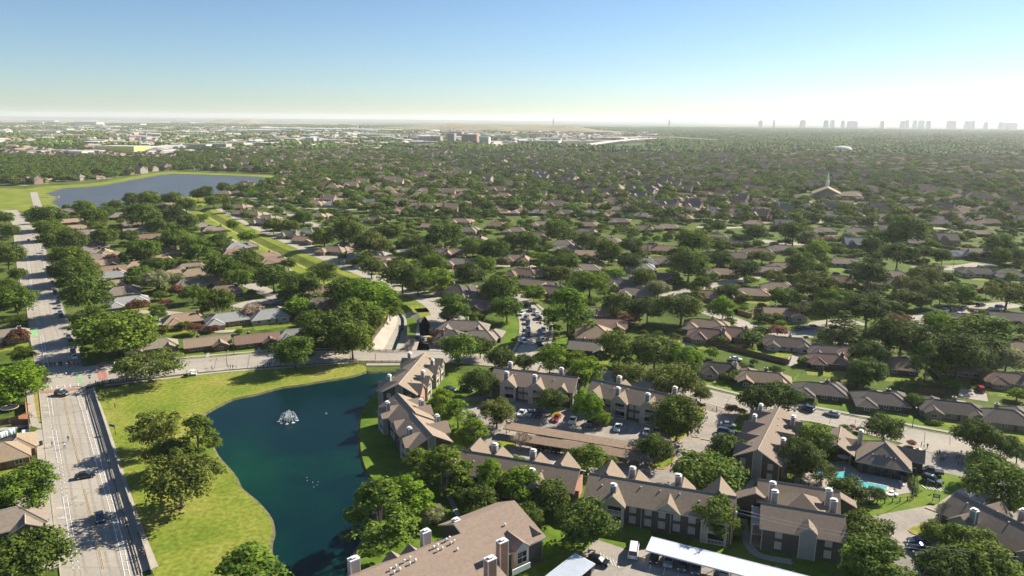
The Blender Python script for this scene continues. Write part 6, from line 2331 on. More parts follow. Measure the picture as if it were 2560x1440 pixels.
for k in range(150):      # droplets falling off the jets
    a = random.uniform(0, 6.283)
    t = random.uniform(.35, 1)
    rr = 2.6 * t
    z = 4 * 2.3 * t * (1 - t) * random.uniform(.1, 1) + .1
    s = random.uniform(.02, .06)
    c_ = Vector((math.cos(a) * rr, math.sin(a) * rr, z))
    b.box(c_.x - s, c_.x + s, c_.y - s, c_.y + s, c_.z - s * 2, c_.z + s * 2)
b.build('spray', ['foam'], F)
b = MB()
for k in range(9):
    a = 6.283 * k / 9
    c_ = Vector((math.cos(a) * 2.7, math.sin(a) * 2.7, .05))
    rr = random.uniform(.3, .55)
    b.poly([(c_.x + rr * math.cos(t) * random.uniform(.8, 1.2), c_.y + rr * math.sin(t) * random.uniform(.8, 1.2), .04) for t in (6.283 * i / 9 for i in range(9))])
b.build('foam_ring', ['foam'], F)
# water birds
for i, (u, v) in enumerate(((821, 1043), (775, 1203), (776, 1210), (790, 1214), (804, 1213), (801, 1221), (793, 1226))):
    p = g(u, v, -.45)
    s = 1.2 if i == 0 else .36
    b = MB()
    b.tube([(-.45 * s, 0, .22 * s), (-.25 * s, 0, .12 * s), (.1 * s, 0, .1 * s), (.35 * s, 0, .16 * s)], [.03 * s, .14 * s, .17 * s, .08 * s], 8)
    b.tube([(.3 * s, 0, .18 * s), (.36 * s, 0, .38 * s), (.34 * s, 0, .52 * s), (.42 * s, 0, .54 * s)], [.06 * s, .035 * s, .05 * s, .04 * s], 6)
    o = b.build('water_bird', ['cloth_white'], None, (p.x, p.y, p.z), random.uniform(0, 6))
    if i == 0:
        tag(o, 'white swan swimming right of the fountain', 'bird')
    else:
        LABEL.append((o, 'small pale duck swimming on the lake', 'bird', 'ducks on the lake'))

# ------------------------------------------------------------------ bridge, walls, rails, fences
def wall_run(name, pts, h, m, label, cat, w=.15, cap=None, posts=0, group=None, z=0.0, rails=None):
    pts = [Vector((p.x, p.y, 0)) for p in pts]
    c = pts[0].copy()
    root = empty(name, (c.x, c.y, z))
    tag(root, label, cat, group)
    pl = [p - c for p in pts]
    A, B_ = side_lines(pl, w / 2)
    b = MB()
    for i in range(len(pl) - 1):
        for z0, z1 in (rails or [(0, h)]):
            lo = [Vector((q.x, q.y, z0)) for q in (A[i], A[i + 1], B_[i + 1], B_[i])]
            hi = [Vector((q.x, q.y, z1)) for q in (A[i], A[i + 1], B_[i + 1], B_[i])]
            b.mesh(lo + hi, [(0, 1, 2, 3), (7, 6, 5, 4), (0, 4, 5, 1), (1, 5, 6, 2), (2, 6, 7, 3), (3, 7, 4, 0)])
    b.build('rail' if rails else 'panel', [m], root)
    if cap:
        A, B_ = side_lines(pl, w / 2 + .07)
        b = MB()
        for i in range(len(pl) - 1):
            lo = [Vector((q.x, q.y, h + .002)) for q in (A[i], A[i + 1], B_[i + 1], B_[i])]
            hi = [Vector((q.x, q.y, h + .1)) for q in (A[i], A[i + 1], B_[i + 1], B_[i])]
            b.mesh(lo + hi, [(0, 1, 2, 3), (7, 6, 5, 4), (0, 4, 5, 1), (1, 5, 6, 2), (2, 6, 7, 3), (3, 7, 4, 0)])
        b.build('cap', [cap], root)
    if posts:
        L = sum((pl[i + 1] - pl[i]).length for i in range(len(pl) - 1))
        n_ = max(1, min(90, int(L / posts)))
        pm = None
        for k in range(n_ + 1):
            q = lerp_path(pl, k / n_)
            if pm is None:
                b = MB()
                b.box(-.08, .08, -.08, .08, 0, h + .06)
                o = b.build('post', [m], root, q)
                pm = o.data
            else:
                link('post', pm, root, q)
    return root


mat('railing_brown', (0.16, 0.10, 0.07), 0.8, noise=.2)
wall_run('guardrail', P([(221, 990), (262, 1115), (296, 1230), (330, 1340), (364, 1450)]), .85, 'dark_metal', 'long dark guardrail between the avenue and the raised pavement', 'guardrail', .12, posts=2.4, rails=[(.35, .5), (.7, .85)])
wall_run('parapet_wall', P([(238, 992), (272, 1090), (312, 1210), (350, 1320), (392, 1450)]), 1.0, 'walk_concrete', 'pale concrete parapet wall between the raised pavement and the park lawn', 'wall', .22)
for k, (lab, pts) in enumerate((('rusty bridge railing on the lake side of the road bridge', [(885, 914), (925, 914), (970, 913), (1012, 912)]), ('dark channel railing above the concrete creek by the street', [(938, 868), (930, 878), (935, 884), (985, 885), (1025, 883), (1038, 868), (1040, 848)]))):
    wall_run('bridge_railing', P(pts, .05), 1.1, 'railing_brown', lab, 'railing', .1, posts=2.6, rails=[(.2, .3), (.6, .7), (1.0, 1.1)])
# bridge deck face and piers over the culvert
bq = [g(918, 921), g(1012, 919)]
dvec = (bq[1] - bq[0])
root = empty('road_bridge', (bq[0].x, bq[0].y, 0), math.atan2(dvec.y, dvec.x))
tag(root, 'low concrete road bridge over the creek mouth', 'bridge')
b = MB()
b.box(0, dvec.length, -.3, 2.2, -.42, .30)
b.build('deck', ['lot_concrete'], root)
b = MB()
b.box(0, dvec.length, .9, 1.2, -3.4, -.42)
b.build('culvert_shade', ['dark_metal'], root)  # dark panel filling the opening, standing in for the shade under the deck
for k in range(4):
    b = MB()
    b.box(dvec.length * (.2 + .2 * k) - .2, dvec.length * (.2 + .2 * k) + .2, -.1, .88, -3, -.43)
    b.build('pier', ['lot_concrete'], root)
FEN = [('brown wooden fence between the dense trees and the creek', [(932, 862), (940, 848), (955, 828), (968, 808), (972, 798)], 'fence_wood'),
       ('low wooden fence around the yard of the trampoline', [(69, 1033), (73, 1065), (54, 1075), (0, 1087)], 'fence_wood'),
       ('brown fence panel beside the pavement and trampoline yard', [(54, 1076), (74, 1069), (70, 1030)], 'fence_orange'),
       ('dark wooden fence round the yard with white storage tanks', [(36, 1084), (79, 1082), (86, 1168), (20, 1178)], 'fence_wood'),
       ('orange wooden fence of the enclosure beside the creek alley', [(1070, 858), (1108, 858), (1110, 842), (1076, 838)], 'fence_orange'),
       ('long dark fence running behind the street front houses', [(1755, 850), (1850, 872), (1975, 900), (1980, 888)], 'fence_wood'),
       ('brown wooden fence crossing the gardens to the long dark fence', [(1850, 868), (1890, 846)], 'fence_wood'),
       ('dark wooden fence behind the house with the white chimney pot', [(2060, 925), (2060, 908), (2155, 920), (2150, 940)], 'fence_wood'),
       ('orange fence around the small shed near the lane', [(1843, 762), (1846, 775), (1880, 785), (1884, 772)], 'fence_orange'),
       ('weathered fence beside the pale driveway', [(1697, 866), (1708, 850)], 'fence_wood'),
       ('brown fence behind the tennis sized yard near the lane', [(2296, 948), (2300, 965), (2370, 972)], 'fence_wood'),
       ('low fence around the walled courtyard of the red roofed house', [(1275, 668), (1350, 660), (1352, 680)], 'fence_wood'),
       ('fence round the yard at the bottom left corner', [(40, 1333), (98, 1330), (100, 1365)], 'fence_wood'),
       ('brown fence along the alley near the reservoir', [(640, 655), (700, 668), (702, 690)], 'fence_wood')]
for lab, pts, m_ in FEN:
    wall_run('wooden_fence', P(pts), 1.9, m_, lab, 'fence', .08, posts=2.6)
wall_run('driveway_gate', P([(1766, 1009), (1827, 1026)]), 1.3, 'dark_metal', 'dark metal gate across the driveway to the apartments', 'gate', .06, posts=3, rails=[(.2, .28), (.65, .7), (1.2, 1.3)])
wall_run('pool_fence', P([(1990, 1190), (2080, 1225), (2170, 1250), (2290, 1235), (2300, 1180)]), 1.2, 'dark_metal', 'thin dark metal fence round the pool deck', 'fence', .04, posts=2.0, rails=[(.15, .2), (1.15, 1.2)])
for lab, pts in (('clipped hedge along the lower edge of the pool deck', [(2122, 1262), (2176, 1268)]), ('clipped dark hedge right of the pool deck', [(2290, 1180), (2296, 1215)]),
                 ('short clipped hedge right of a twin hedge on the front lawn', [(2038, 1003), (2042, 986)]), ('short clipped hedge left of a twin hedge on the front lawn', [(2021, 999), (2026, 983)]),
                 ('low round hedge on the lawn near the street', [(2325, 1043), (2360, 1045)])):
    p = P(pts)
    d_ = p[1] - p[0]
    me = bpy.data.meshes.get('hedge_leaves')
    o = bpy.data.objects.new('hedge', PROTO['bush'][0][0])
    COL.objects.link(o)
    o.location = (p[0] + p[1]) / 2
    o.rotation_euler.z = math.atan2(d_.y, d_.x)
    o.scale = (d_.length * 1.1, 1.9, 2.6)
    tag(o, lab, 'hedge')

# ------------------------------------------------------------------ street furniture and yard things
def pole(u, v, h, label, name='street_lamp', arm=None, m_='dark_metal', sign=None):
    p = g(u, v)
    root = empty(name, (p.x, p.y, .05))
    tag(root, label, name.replace('_', ' '))
    b = MB()
    b.tube([(0, 0, 0), (0, 0, h)], [.10, .06], 6)
    b.build('pole', [m_], root)
    if arm:
        b = MB()
        a = R(arm)
        b.tube([(0, 0, h - .1), (math.cos(a) * 1.6, math.sin(a) * 1.6, h + .15)], .05, 5)
        b.build('arm', [m_], root)
        b = MB()
        mx = Matrix.Translation((math.cos(a) * 1.8, math.sin(a) * 1.8, h + .12)) @ Matrix.Rotation(a, 4, 'Z')
        b.box(-.35, .35, -.15, .15, -.07, .07, mx=mx)
        b.build('lamp_head', ['metal_grey'], root)
    return root


pole(222, 1042, 7.5, 'dark street lamp on the kerb below the junction', arm=180)
pole(277, 929, 6.5, 'street lamp on the lawn above the corner oak', arm=-60)
pole(571, 927, 5.0, 'thin street lamp beside the lakeside pavement', arm=90)
pole(588, 900, 5.0, 'street lamp on the far side of the street by the houses', arm=-90)
pole(2286, 1054, 7.0, 'street lamp on the verge right of the walkway', arm=-110)
pole(942, 905, 2.4, 'small dark sign post on the road bridge', name='sign_post')
pole(683, 922, 4.2, 'short street lamp left of the round street tree', arm=90)
pole(2163, 667, 13, 'wooden utility pole standing by the far lane', name='utility_pole', m_='fence_wood')
pole(2379, 671, 12, 'wooden utility pole by the pale cul de sac', name='utility_pole', m_='fence_wood')
pole(2287, 1230, 8, 'slim light pole among the pool hedges', arm=200)
# stop sign and no-entry board
p = g(230, 978)
root = empty('stop_sign', (p.x, p.y, .05))
tag(root, 'dark back of a stop sign with street names at the junction', 'stop sign')
b = MB()
b.tube([(0, 0, 0), (0, 0, 3.0)], .05, 6)
b.build('pole', ['metal_grey'], root)
b = MB()
b.prism([(.42 * math.cos(R(22.5 + 45 * k)), 2.35 + .42 * math.sin(R(22.5 + 45 * k))) for k in range(8)], -.02, .02)
b.build('sign_plate', ['car_red'], root)
b = MB()
b.box(-.7, .7, -.02, .02, 2.95, 3.15)
b.box(-.02, .02, -.6, .6, 3.16, 3.36)
b.build('name_plate', ['dark_metal'], root)
# park information board on a single post
p = g(295, 1103)
root = empty('park_sign', (p.x, p.y, .05), R(-20))
tag(root, 'dark blue park sign on a leaning post beside the wall', 'sign')
b = MB()
b.tube([(0, 0, 0), (0, 0, 2.9)], .08, 6)
b.build('post', ['dark_metal'], root)
b = MB()
b.box(-1.9, .1, -.05, .05, 2.2, 2.95)
b.build('board', ['cloth_blue'], root)
p = g(2348, 1237)
root = empty('notice_board', (p.x, p.y, .05), R(-18))
tag(root, 'dark notice board on two posts by the driveway lawn', 'notice board')
b = MB()
for x in (-.7, .7):
    b = MB()
    b.tube([(x, 0, 0), (x, 0, 2.0)], .06, 6)
    b.build('post', ['dark_metal'], root)
b = MB()
b.box(-.75, .75, -.04, .04, 1.0, 1.9)
b.build('board', ['dark_metal'], root)
b = MB()
b.box(-.5, .5, -.06, -.042, 1.25, 1.75)
b.build('notice', ['trim_white'], root)
# power line behind the white carport
p = g(1838, 1362)
root = empty('utility_pole', (p.x, p.y, 0))
tag(root, 'tall wooden utility pole between two apartment blocks', 'utility pole')
b = MB()
b.tube([(0, 0, 0), (0, 0, 10.5)], [.16, .11], 7)
b.build('pole', ['fence_wood'], root)
b = MB()
b.box(-.9, .9, -.06, .06, 9.4, 9.55, mx=Matrix.Rotation(R(60), 4, 'Z'))
b.build('cross_arm', ['fence_wood'], root)
b = MB()
b.tube([(.5, .2, 7.6), (.5, .2, 8.5)], .22, 8)
b.build('transformer', ['metal_grey'], root)
pl2 = g(2600, 1560)
b = MB()
for k, zo in enumerate((9.4, 8.6)):
    a_, c_ = Vector((p.x, p.y, zo)), Vector((p.x + 48, p.y - 16.5, zo))
    pts = []
    for i in range(17):
        t = i / 16
        q = a_.lerp(c_, t)
        q.z -= 1.3 * 4 * t * (1 - t)
        pts.append(q)
    b.tube(pts, .035, 4)
w_ = b.build('power_line', ['metal_grey'])
tag(w_, 'thin sagging power line crossing in front of the square apartment block', 'power line')
# white golf cart and chairs on the verge
for u, v, lab in ((487, 952, 'white golf cart parked on the grass edge by the street'),):
    p = g(u, v)
    root = empty('golf_cart', (p.x, p.y, .1), R(10))
    tag(root, lab, 'golf cart')
    b = MB()
    b.box(-1.2, 1.2, -.55, .55, .3, .7)
    b.box(-1.0, -.4, -.5, .5, .7, 1.0)
    b.build('body', ['car_white'], root)
    b = MB()
    b.box(-1.1, .8, -.58, .58, 1.85, 1.92)
    b.build('canopy', ['trim_white'], root)
    for sx in (-.8, .8):
        for sy in (-.55, .55):
            b = MB()
            b.tube([(sx, sy - .08, .22), (sx, sy + .08, .22)], .22, 8)
            b.build('wheel', ['tyre'], root)
    b = MB()
    for sx in (-1.0, .75):
        for sy in (-.5, .5):
            b.tube([(sx, sy, .7), (sx, sy, 1.86)], .03, 4)
    b.build('canopy_frame', ['dark_metal'], root)
p = g(468, 957)
b = MB()
b.box(-.8, .8, -.3, .3, .42, .5)
b.box(-.8, .8, .25, .32, .5, .95)
for x in (-.7, .7):
    b.box(x - .05, x + .05, -.28, .28, 0, .42)
tag(b.build('bench', ['dark_metal'], None, (p.x, p.y, .05), R(10)), 'dark bench on the lawn edge beside the golf cart', 'bench')
# trampoline
p = g(30, 1046)
root = empty('trampoline', (p.x, p.y, 0))
tag(root, 'round dark trampoline with pale rim in the back yard', 'trampoline')
b = MB()
b.poly([(2.2 * math.cos(t), 2.2 * math.sin(t), .9) for t in (6.283 * k / 24 for k in range(24))])
b.build('bed', ['dark_metal'], root)
b = MB()
b.tube([(2.3 * math.cos(6.283 * k / 24), 2.3 * math.sin(6.283 * k / 24), .9) for k in range(25)], .12, 5)
b.build('rim', ['trim'], root)
for k in range(6):
    a = 6.283 * k / 6
    b = MB()
    b.tube([(2.3 * math.cos(a), 2.3 * math.sin(a), 0), (2.3 * math.cos(a), 2.3 * math.sin(a), .88)], .04, 5)
    b.build('leg', ['metal_grey'], root)
# yard things at the left edge
for k, (u, v, hgt, r_) in enumerate(((3, 1122, 2.0, .55), (9, 1120, 2.0, .55), (16, 1116, 1.8, .5), (22, 1114, 1.8, .5), (32, 1108, 1.6, .6), (40, 1104, 1.5, .5))):
    p = g(u, v)
    b = MB()
    b.tube([(0, 0, 0), (0, 0, hgt), (0, 0, hgt + .15)], [r_, r_, r_ * .6], 12)
    o = b.build('storage_tank', ['white_metal'], None, (p.x, p.y, 0))
    LABEL.append((o, 'white cylindrical tank in the fenced yard', 'tank', 'tanks in the fenced yard'))
for (u, v, w, d_, h, m_, lab, nm) in ((72, 1112, 1.6, 5.0, 1.2, 'trim_white', 'long row of white lidded boxes beside the yard fence', 'storage_box'), (64, 1148, 1.6, 2.4, 1.4, 'white_metal', 'white covered crate stack in the fenced yard', 'crate'),
                                     (42, 1152, 1.8, 2.8, .7, 'fence_orange', 'red and orange play table beside the left house', 'play_table'), (45, 1347, 1.2, 1.2, 1.0, 'metal_grey', 'grey air conditioner by the bottom left fence', 'air_conditioner'),
                                     (2306, 1117, 1.6, .8, 1.3, 'trim', 'larger pale utility cabinet on the corner lawn', 'utility_cabinet'), (2291, 1116, .6, .6, 1.3, 'trim', 'narrow pale utility cabinet on the corner lawn', 'utility_cabinet'), (110, 1133, .6, .6, 1.2, 'dark_metal', 'dark utility box on the grass strip of the avenue', 'utility_box')):
    p = g(u, v)
    root = empty(nm, (p.x, p.y, 0), R(-56 if u < 100 else -19))
    tag(root, lab, nm.replace('_', ' '))
    b = MB()
    b.box(-d_ / 2, d_ / 2, -w / 2, w / 2, 0, h)
    b.build('body', [m_], root)
    b = MB()
    nseg = max(1, int(d_ / 1.3))
    for k in range(nseg):
        x0 = -d_ / 2 + d_ * k / nseg
        b.box(x0 + .02, x0 + d_ / nseg - .02, -w / 2 - .05, w / 2 + .05, h + .002, h + .1)
    b.build('lid', [m_], root)
# umbrellas and chairs at the pool, traffic cones, barrier rails
for u, v, lab in ((2113, 1146, 'pale parasol beside the porch end of the pool'), (2262, 1188, 'dark parasol over a table on the right pool deck')):
    p = g(u, v)
    root = empty('parasol', (p.x, p.y, .1))
    tag(root, lab, 'parasol')
    b = MB()
    b.tube([(0, 0, 0), (0, 0, 2.4)], .04, 5)
    b.build('pole', ['metal_grey'], root)
    b = MB()
    b.tube([(0, 0, 2.0), (0, 0, 2.5)], [1.5, .05], 8, cap=False)
    b.build('canopy', ['trim' if 'pale' in lab else 'cloth_dark'], root)
for u, v in ((2240, 1215), (2248, 1222), (2232, 1224), (2262, 1196), (2010, 1175), (2020, 1180)):
    p = g(u, v)
    b = MB()
    b.box(-.9, .3, -.32, .32, .3, .36)
    b.box(.3, .9, -.32, .32, .3, .36, mx=Matrix.Translation((.3, 0, .33)) @ Matrix.Rotation(R(-35), 4, 'Y') @ Matrix.Translation((-.3, 0, -.33)))
    for x in (-.8, .2):
        for y in (-.28, .28):
            b.box(x - .03, x + .03, y - .03, y + .03, 0, .3)
    o = b.build('sun_lounger', ['trim_white'], None, (p.x, p.y, .13), random.uniform(0, 3))
    LABEL.append((o, 'white sun lounger on the pool deck', 'sun lounger', 'sun loungers round the pool'))
for i, (u, v) in enumerate(((2373, 1125), (2392, 1128))):
    p = g(u, v)
    root = empty('traffic_cone', (p.x, p.y, .1))
    tag(root, ('orange traffic cone nearer the lawn corner', 'orange traffic cone nearer the driveway crowd')[i], 'traffic cone', 'traffic cones on the driveway')
    b = MB()
    b.tube([(0, 0, .03), (0, 0, .75)], [.18, .03], 8)
    b.build('cone', ['fence_orange'], root)
    b = MB()
    b.box(-.22, .22, -.22, .22, 0, .04)
    b.build('base', ['fence_orange'], root)
for i, (u, v) in enumerate(((1786, 1018), (1797, 1021), (1808, 1024))):
    p = g(u, v)
    b = MB()
    b.tube([(0, 0, .0), (0, 0, .7)], [.18, .03], 8)
    o = b.build('traffic_cone', ['fence_orange'], None, (p.x, p.y, .1))
    LABEL.append((o, 'small orange cone by the driveway gate', 'traffic cone', 'cones by the gate'))
for u0, v0, lab in ((2325, 1203, 'accessible parking sign on a post left of the marked bay'), (2347, 1212, 'square brown sign on a post by the marked bay')):
    p = g(u0, v0)
    root = empty('parking_sign', (p.x, p.y, .05))
    tag(root, lab, 'sign')
    b = MB()
    b.tube([(0, 0, 0), (0, 0, 2.2)], .04, 5)
    b.build('post', ['metal_grey'], root)
    b = MB()
    b.box(-.3, .3, -.02, .02, 1.6, 2.2)
    b.build('sign_plate', ['door_brown' if 'brown' in lab else 'cloth_blue'], root)
# wheel stops
for u, v, lab in ((1745, 1086, 'yellow concrete bar left on the red kerbed driveway'), (1770, 1092, 'yellow concrete bar right on the red kerbed driveway'), (2336, 1258, 'pale yellow concrete bar on the lower right driveway')):
    p = g(u, v)
    b = MB()
    b.box(-1.2, 1.2, -.2, .2, .1, .25)
    tag(b.build('speed_bump', ['paint_yellow'], None, (p.x, p.y, 0), R(-22 if u < 2000 else -50)), lab, 'speed bump')
# solar panels on two roofs belong to those houses
for (u, v, z, lab, nx, ny) in ((592, 617, 4.6, '', 5, 3), (1177, 736, 4.6, '', 6, 3)):
    p = g(u, v, z)
    hs_ = min((o for o in bpy.data.objects if o.name.startswith('house') and o.type == 'EMPTY'), key=lambda o: (o.location.xy - p.xy).length)
    b = MB()
    for i in range(nx):
        for j in range(ny):
            x, y = (i - nx / 2) * 1.1, -4.8 + j * 1.25
            zz = 2.95 + (y + 5.6) * .52
            b.poly([(x, y, zz), (x + 1.0, y, zz), (x + 1.0, y + 1.1, zz + .57), (x, y + 1.1, zz + .57)])
    b.build('solar_panel', ['glass'], hs_)
# leafless tree by the brown carport
p = g(1308, 1128)
root = empty('bare_tree', (p.x, p.y, 0))
tag(root, 'leafless pinkish grey tree beside the brown carports', 'tree', 'trees of the suburb')
b = MB()
random.seed(3)
b.tube([(0, 0, 0), (0, 0, 1.6)], [.18, .14], 6)
tw = MB()


def twig(mb, a, d_, L, r, lv):
    c = a + d_ * L
    mb.tube([a, c], [r, r * .6], 4, cap=False)
    if lv:
        for _ in range(4):
            nd = (d_ + Vector([random.uniform(-.7, .7) for _ in range(3)]) + Vector((0, 0, .15))).normalized()
            twig(mb, c, nd, L * .7, r * .6, lv - 1)


for k in range(6):
    a = k * 1.05
    twig(tw, Vector((0, 0, 1.4)), Vector((math.cos(a) * .7, math.sin(a) * .7, .8)).normalized(), 1.5, .09, 4)
b.build('trunk', ['bark_pale'], root)
tw.build('branches', ['bark_pale'], root)

# ------------------------------------------------------------------ far scenery
ground_mat('town_ground', [(0.3, (0.10, 0.12, 0.05)), (0.48, (0.20, 0.19, 0.12)), (0.6, (0.34, 0.30, 0.24)), (0.72, (0.46, 0.42, 0.36))], 0.006, 0.05, 0.8)
tp = [Vector((x, y, 0)) for x, y in town_poly]
sheet('town_ground', [tp], 0.05, 'town_ground')
mat('far_white', (0.62, 0.60, 0.57), 0.7)
mat('far_grey', (0.30, 0.28, 0.26), 0.8)
mat('far_tan', (0.34, 0.27, 0.21), 0.8)
mat('far_brick', (0.32, 0.19, 0.14), 0.8)
mat('far_yellow', (0.72, 0.62, 0.14), 0.7)
mat('far_pale', (0.44, 0.42, 0.40), 0.8)


def block(u0, u1, vb, h, depth, wall, roof, label, name='warehouse', cat=None, windows=0, rot=0.0, doors=0):
    a, c = g(u0, vb), g(u1, vb)
    mid = (a + c) / 2
    L = (c - a).length
    root = empty(name, (mid.x, mid.y, 0), math.atan2((c - a).y, (c - a).x) + R(rot))
    tag(root, label, cat or name.replace('_', ' '))
    b = MB()
    b.box(-L / 2, L / 2, 0, depth, 0, h)
    b.build('wall', [wall], root)
    b = MB()
    b.box(-L / 2 - .5, L / 2 + .5, -.5, depth + .5, h + .01, h + 1.0)
    b.build('roof', [roof], root)
    if windows:
        b = MB()
        n_ = int(L / 6)
        fl_ = int(h / 3.6)
        for j in range(fl_):
            b.box(-L / 2 + 2, L / 2 - 2, -.15, -.02, 3.6 * j + 1.2, 3.6 * j + 2.7)
        b.build('window_band', ['glass'], root)
    for k in range(doors):
        b = MB()
        x = -L / 2 + L * (k + .5) / doors
        b.box(x - 3, x + 3, -.2, -.02, 0, 5)
        b.build('loading_door', ['dark_metal'], root)
    return root


block(241, 331, 401, 17, 60, 'far_yellow', 'far_pale', 'bright yellow warehouse beyond the dense wood on the left', doors=3)
for rec in ((0, 45, 409, 6, 40, 'far_white', 'far_pale', 'low white commercial building at the left edge before the town'), (50, 98, 405, 7, 40, 'far_white', 'far_grey', 'white low building left of the grey gabled one'),
            (105, 150, 403, 7, 35, 'far_pale', 'far_grey', 'pale low building between white ones left of the yellow warehouse'), (148, 200, 406, 8, 40, 'far_white', 'far_pale', 'white stepped building nearer the yellow warehouse'),
            (200, 243, 403, 8, 40, 'far_pale', 'far_pale', 'grey blue shed touching the yellow warehouse'), (340, 420, 395, 6, 30, 'far_white', 'far_pale', 'low white building right of the yellow warehouse'),
            (452, 510, 385, 12, 30, 'far_white', 'far_grey', 'white three storey flats left of their twin beyond the wood'), (512, 560, 383, 12, 30, 'far_pale', 'far_grey', 'pale three storey flats right of their twin beyond the wood'),
            (780, 935, 379, 9, 90, 'far_pale', 'far_tan', 'long pale warehouse with tan roof in the middle distance'), (235, 400, 347, 7, 60, 'far_tan', 'far_tan', 'long tan store row with orange end'),
            (570, 612, 353, 9, 40, 'far_white', 'far_white', 'small white hall in the distant town'), (880, 935, 384, 8, 40, 'far_tan', 'far_pale', 'tan building in front of the long pale warehouse'),
            (1040, 1068, 362, 24, 30, 'far_pale', 'far_grey', 'left pale six storey block of the pair in the town'), (1070, 1095, 362, 25, 30, 'far_tan', 'far_grey', 'right tan six storey block of the pair in the town'),
            (1112, 1130, 364, 38, 25, 'far_grey', 'far_grey', 'dark grey office tower left of the red brick block'), (1148, 1186, 363, 34, 30, 'far_brick', 'far_tan', 'red brick office block in the distant town'),
            (1193, 1216, 368, 30, 25, 'far_white', 'far_pale', 'white office block right of the red brick block'), (1115, 1148, 346, 26, 30, 'far_grey', 'far_grey', 'dark low slab behind the office tower'),
            (1330, 1390, 361, 14, 60, 'far_white', 'far_pale', 'white flat complex before the freeway'), (1560, 1620, 371, 9, 40, 'far_pale', 'far_white', 'pale low building below the freeway ramps'), (1620, 1720, 367, 8, 50, 'far_pale', 'far_pale', 'long pale roof right below the freeway piers'),
            (1780, 1820, 368, 7, 40, 'far_white', 'far_white', 'small white roof right of the freeway')):
    block(*rec, windows=1 if rec[3] > 9 else 0)
for rec in ((615, 960, 335, 14, 200, 'far_white', 'far_white', 'very long white distribution warehouse in the far left'), (560, 700, 341, 12, 120, 'far_white', 'far_pale', 'white warehouse in front of the very long one'),
            (180, 235, 331, 30, 80, 'far_white', 'far_pale', 'white hospital like block beyond the radio mast'), (300, 345, 331, 22, 60, 'far_white', 'far_tan', 'white block right of the hospital like one'),
            (60, 130, 323, 16, 80, 'far_white', 'far_white', 'white sheds near the horizon left of the mast'), (420, 470, 322, 16, 100, 'far_white', 'far_white', 'white roof below the left horizon'),
            (1795, 1860, 319, 10, 700, 'far_white', 'far_white', 'bright pale strip of roofs in the right distance')):
    block(*rec)
# rows of houses and flats covering the far town: one mass
random.seed(5)
tb = MB()
cnt = 0
while cnt < 2600:
    y = math.sqrt(random.uniform(1500 ** 2, 6000 ** 2))
    x = random.uniform(-1, 0.6) * y * .75
    if not in_poly(x, y, town_poly):
        continue
    cnt += 1
    big_ = random.random() < .10
    L, W, h = (random.uniform(60, 160), random.uniform(25, 60), random.uniform(7, 13)) if big_ else (random.uniform(14, 46), random.uniform(11, 16), random.uniform(4, 9))
    a = R(random.choice((-20, 70, 8, 98)) + random.uniform(-4, 4))
    m2 = Matrix.Translation((x, y, 0)) @ Matrix.Rotation(a, 4, 'Z')
    mi = random.choice((0, 1, 1, 2, 2, 2, 3))
    tb.box(-L / 2, L / 2, -W / 2, W / 2, 0, h, 4 if random.random() < .5 else 5, mx=m2)
    if big_:
        tb.box(-L / 2 - .4, L / 2 + .4, -W / 2 - .4, W / 2 + .4, h + .01, h + .6, random.choice((0, 0, 5)), mx=m2)
    else:
        r = W * .26
        vs = [m2 @ Vector(q) for q in ((-L / 2 - .6, -W / 2 - .6, h + .01), (L / 2 + .6, -W / 2 - .6, h + .01), (L / 2 + .6, W / 2 + .6, h + .01), (-L / 2 - .6, W / 2 + .6, h + .01), (-L / 2 + W / 2, 0, h + r), (L / 2 - W / 2, 0, h + r))]
        tb.mesh(vs, [(0, 1, 5, 4), (1, 2, 5), (2, 3, 4, 5), (3, 0, 4)], mi)
o = tb.build('distant_town', ['far_white', 'far_grey', 'roof_tan', 'roof_red', 'far_tan', 'far_pale'])
tag(o, 'pale roofs of the distant town spread below the horizon', 'town', kind='stuff')


def mound(name, u0, u1, vb, h, depth, m, label):
    a, c = g(u0, vb), g(u1, vb)
    n_, k_ = 40, 10
    vs, fs = [], []
    for j in range(k_ + 1):
        for i in range(n_ + 1):
            t, s = i / n_, j / k_
            p = a.lerp(c, t) + Vector((0, depth * (s - .5), 0))
            prof = min(1, 4.2 * min(t, 1 - t)) ** .8 * min(1, 3.4 * min(s, 1 - s))
            vs.append((p.x, p.y, h * prof * (1 + .16 * math.sin(t * 17 + s * 3) + .1 * math.sin(t * 41)) - .5))
    for j in range(k_):
        for i in range(n_):
            fs.append((j * (n_ + 1) + i, j * (n_ + 1) + i + 1, (j + 1) * (n_ + 1) + i + 1, (j + 1) * (n_ + 1) + i))
    b = MB()
    b.mesh(vs, fs, 0, True)
    o = b.build(name, [m])
    o['kind'] = 'structure'


mound('hill', 930, 1570, 329, 42, 900, 'landfill_grass', '')
mound('hill', 505, 660, 321, 44, 1200, 'landfill_grass', '')
mound('hill', 640, 900, 319, 22, 1400, 'landfill_grass', '')

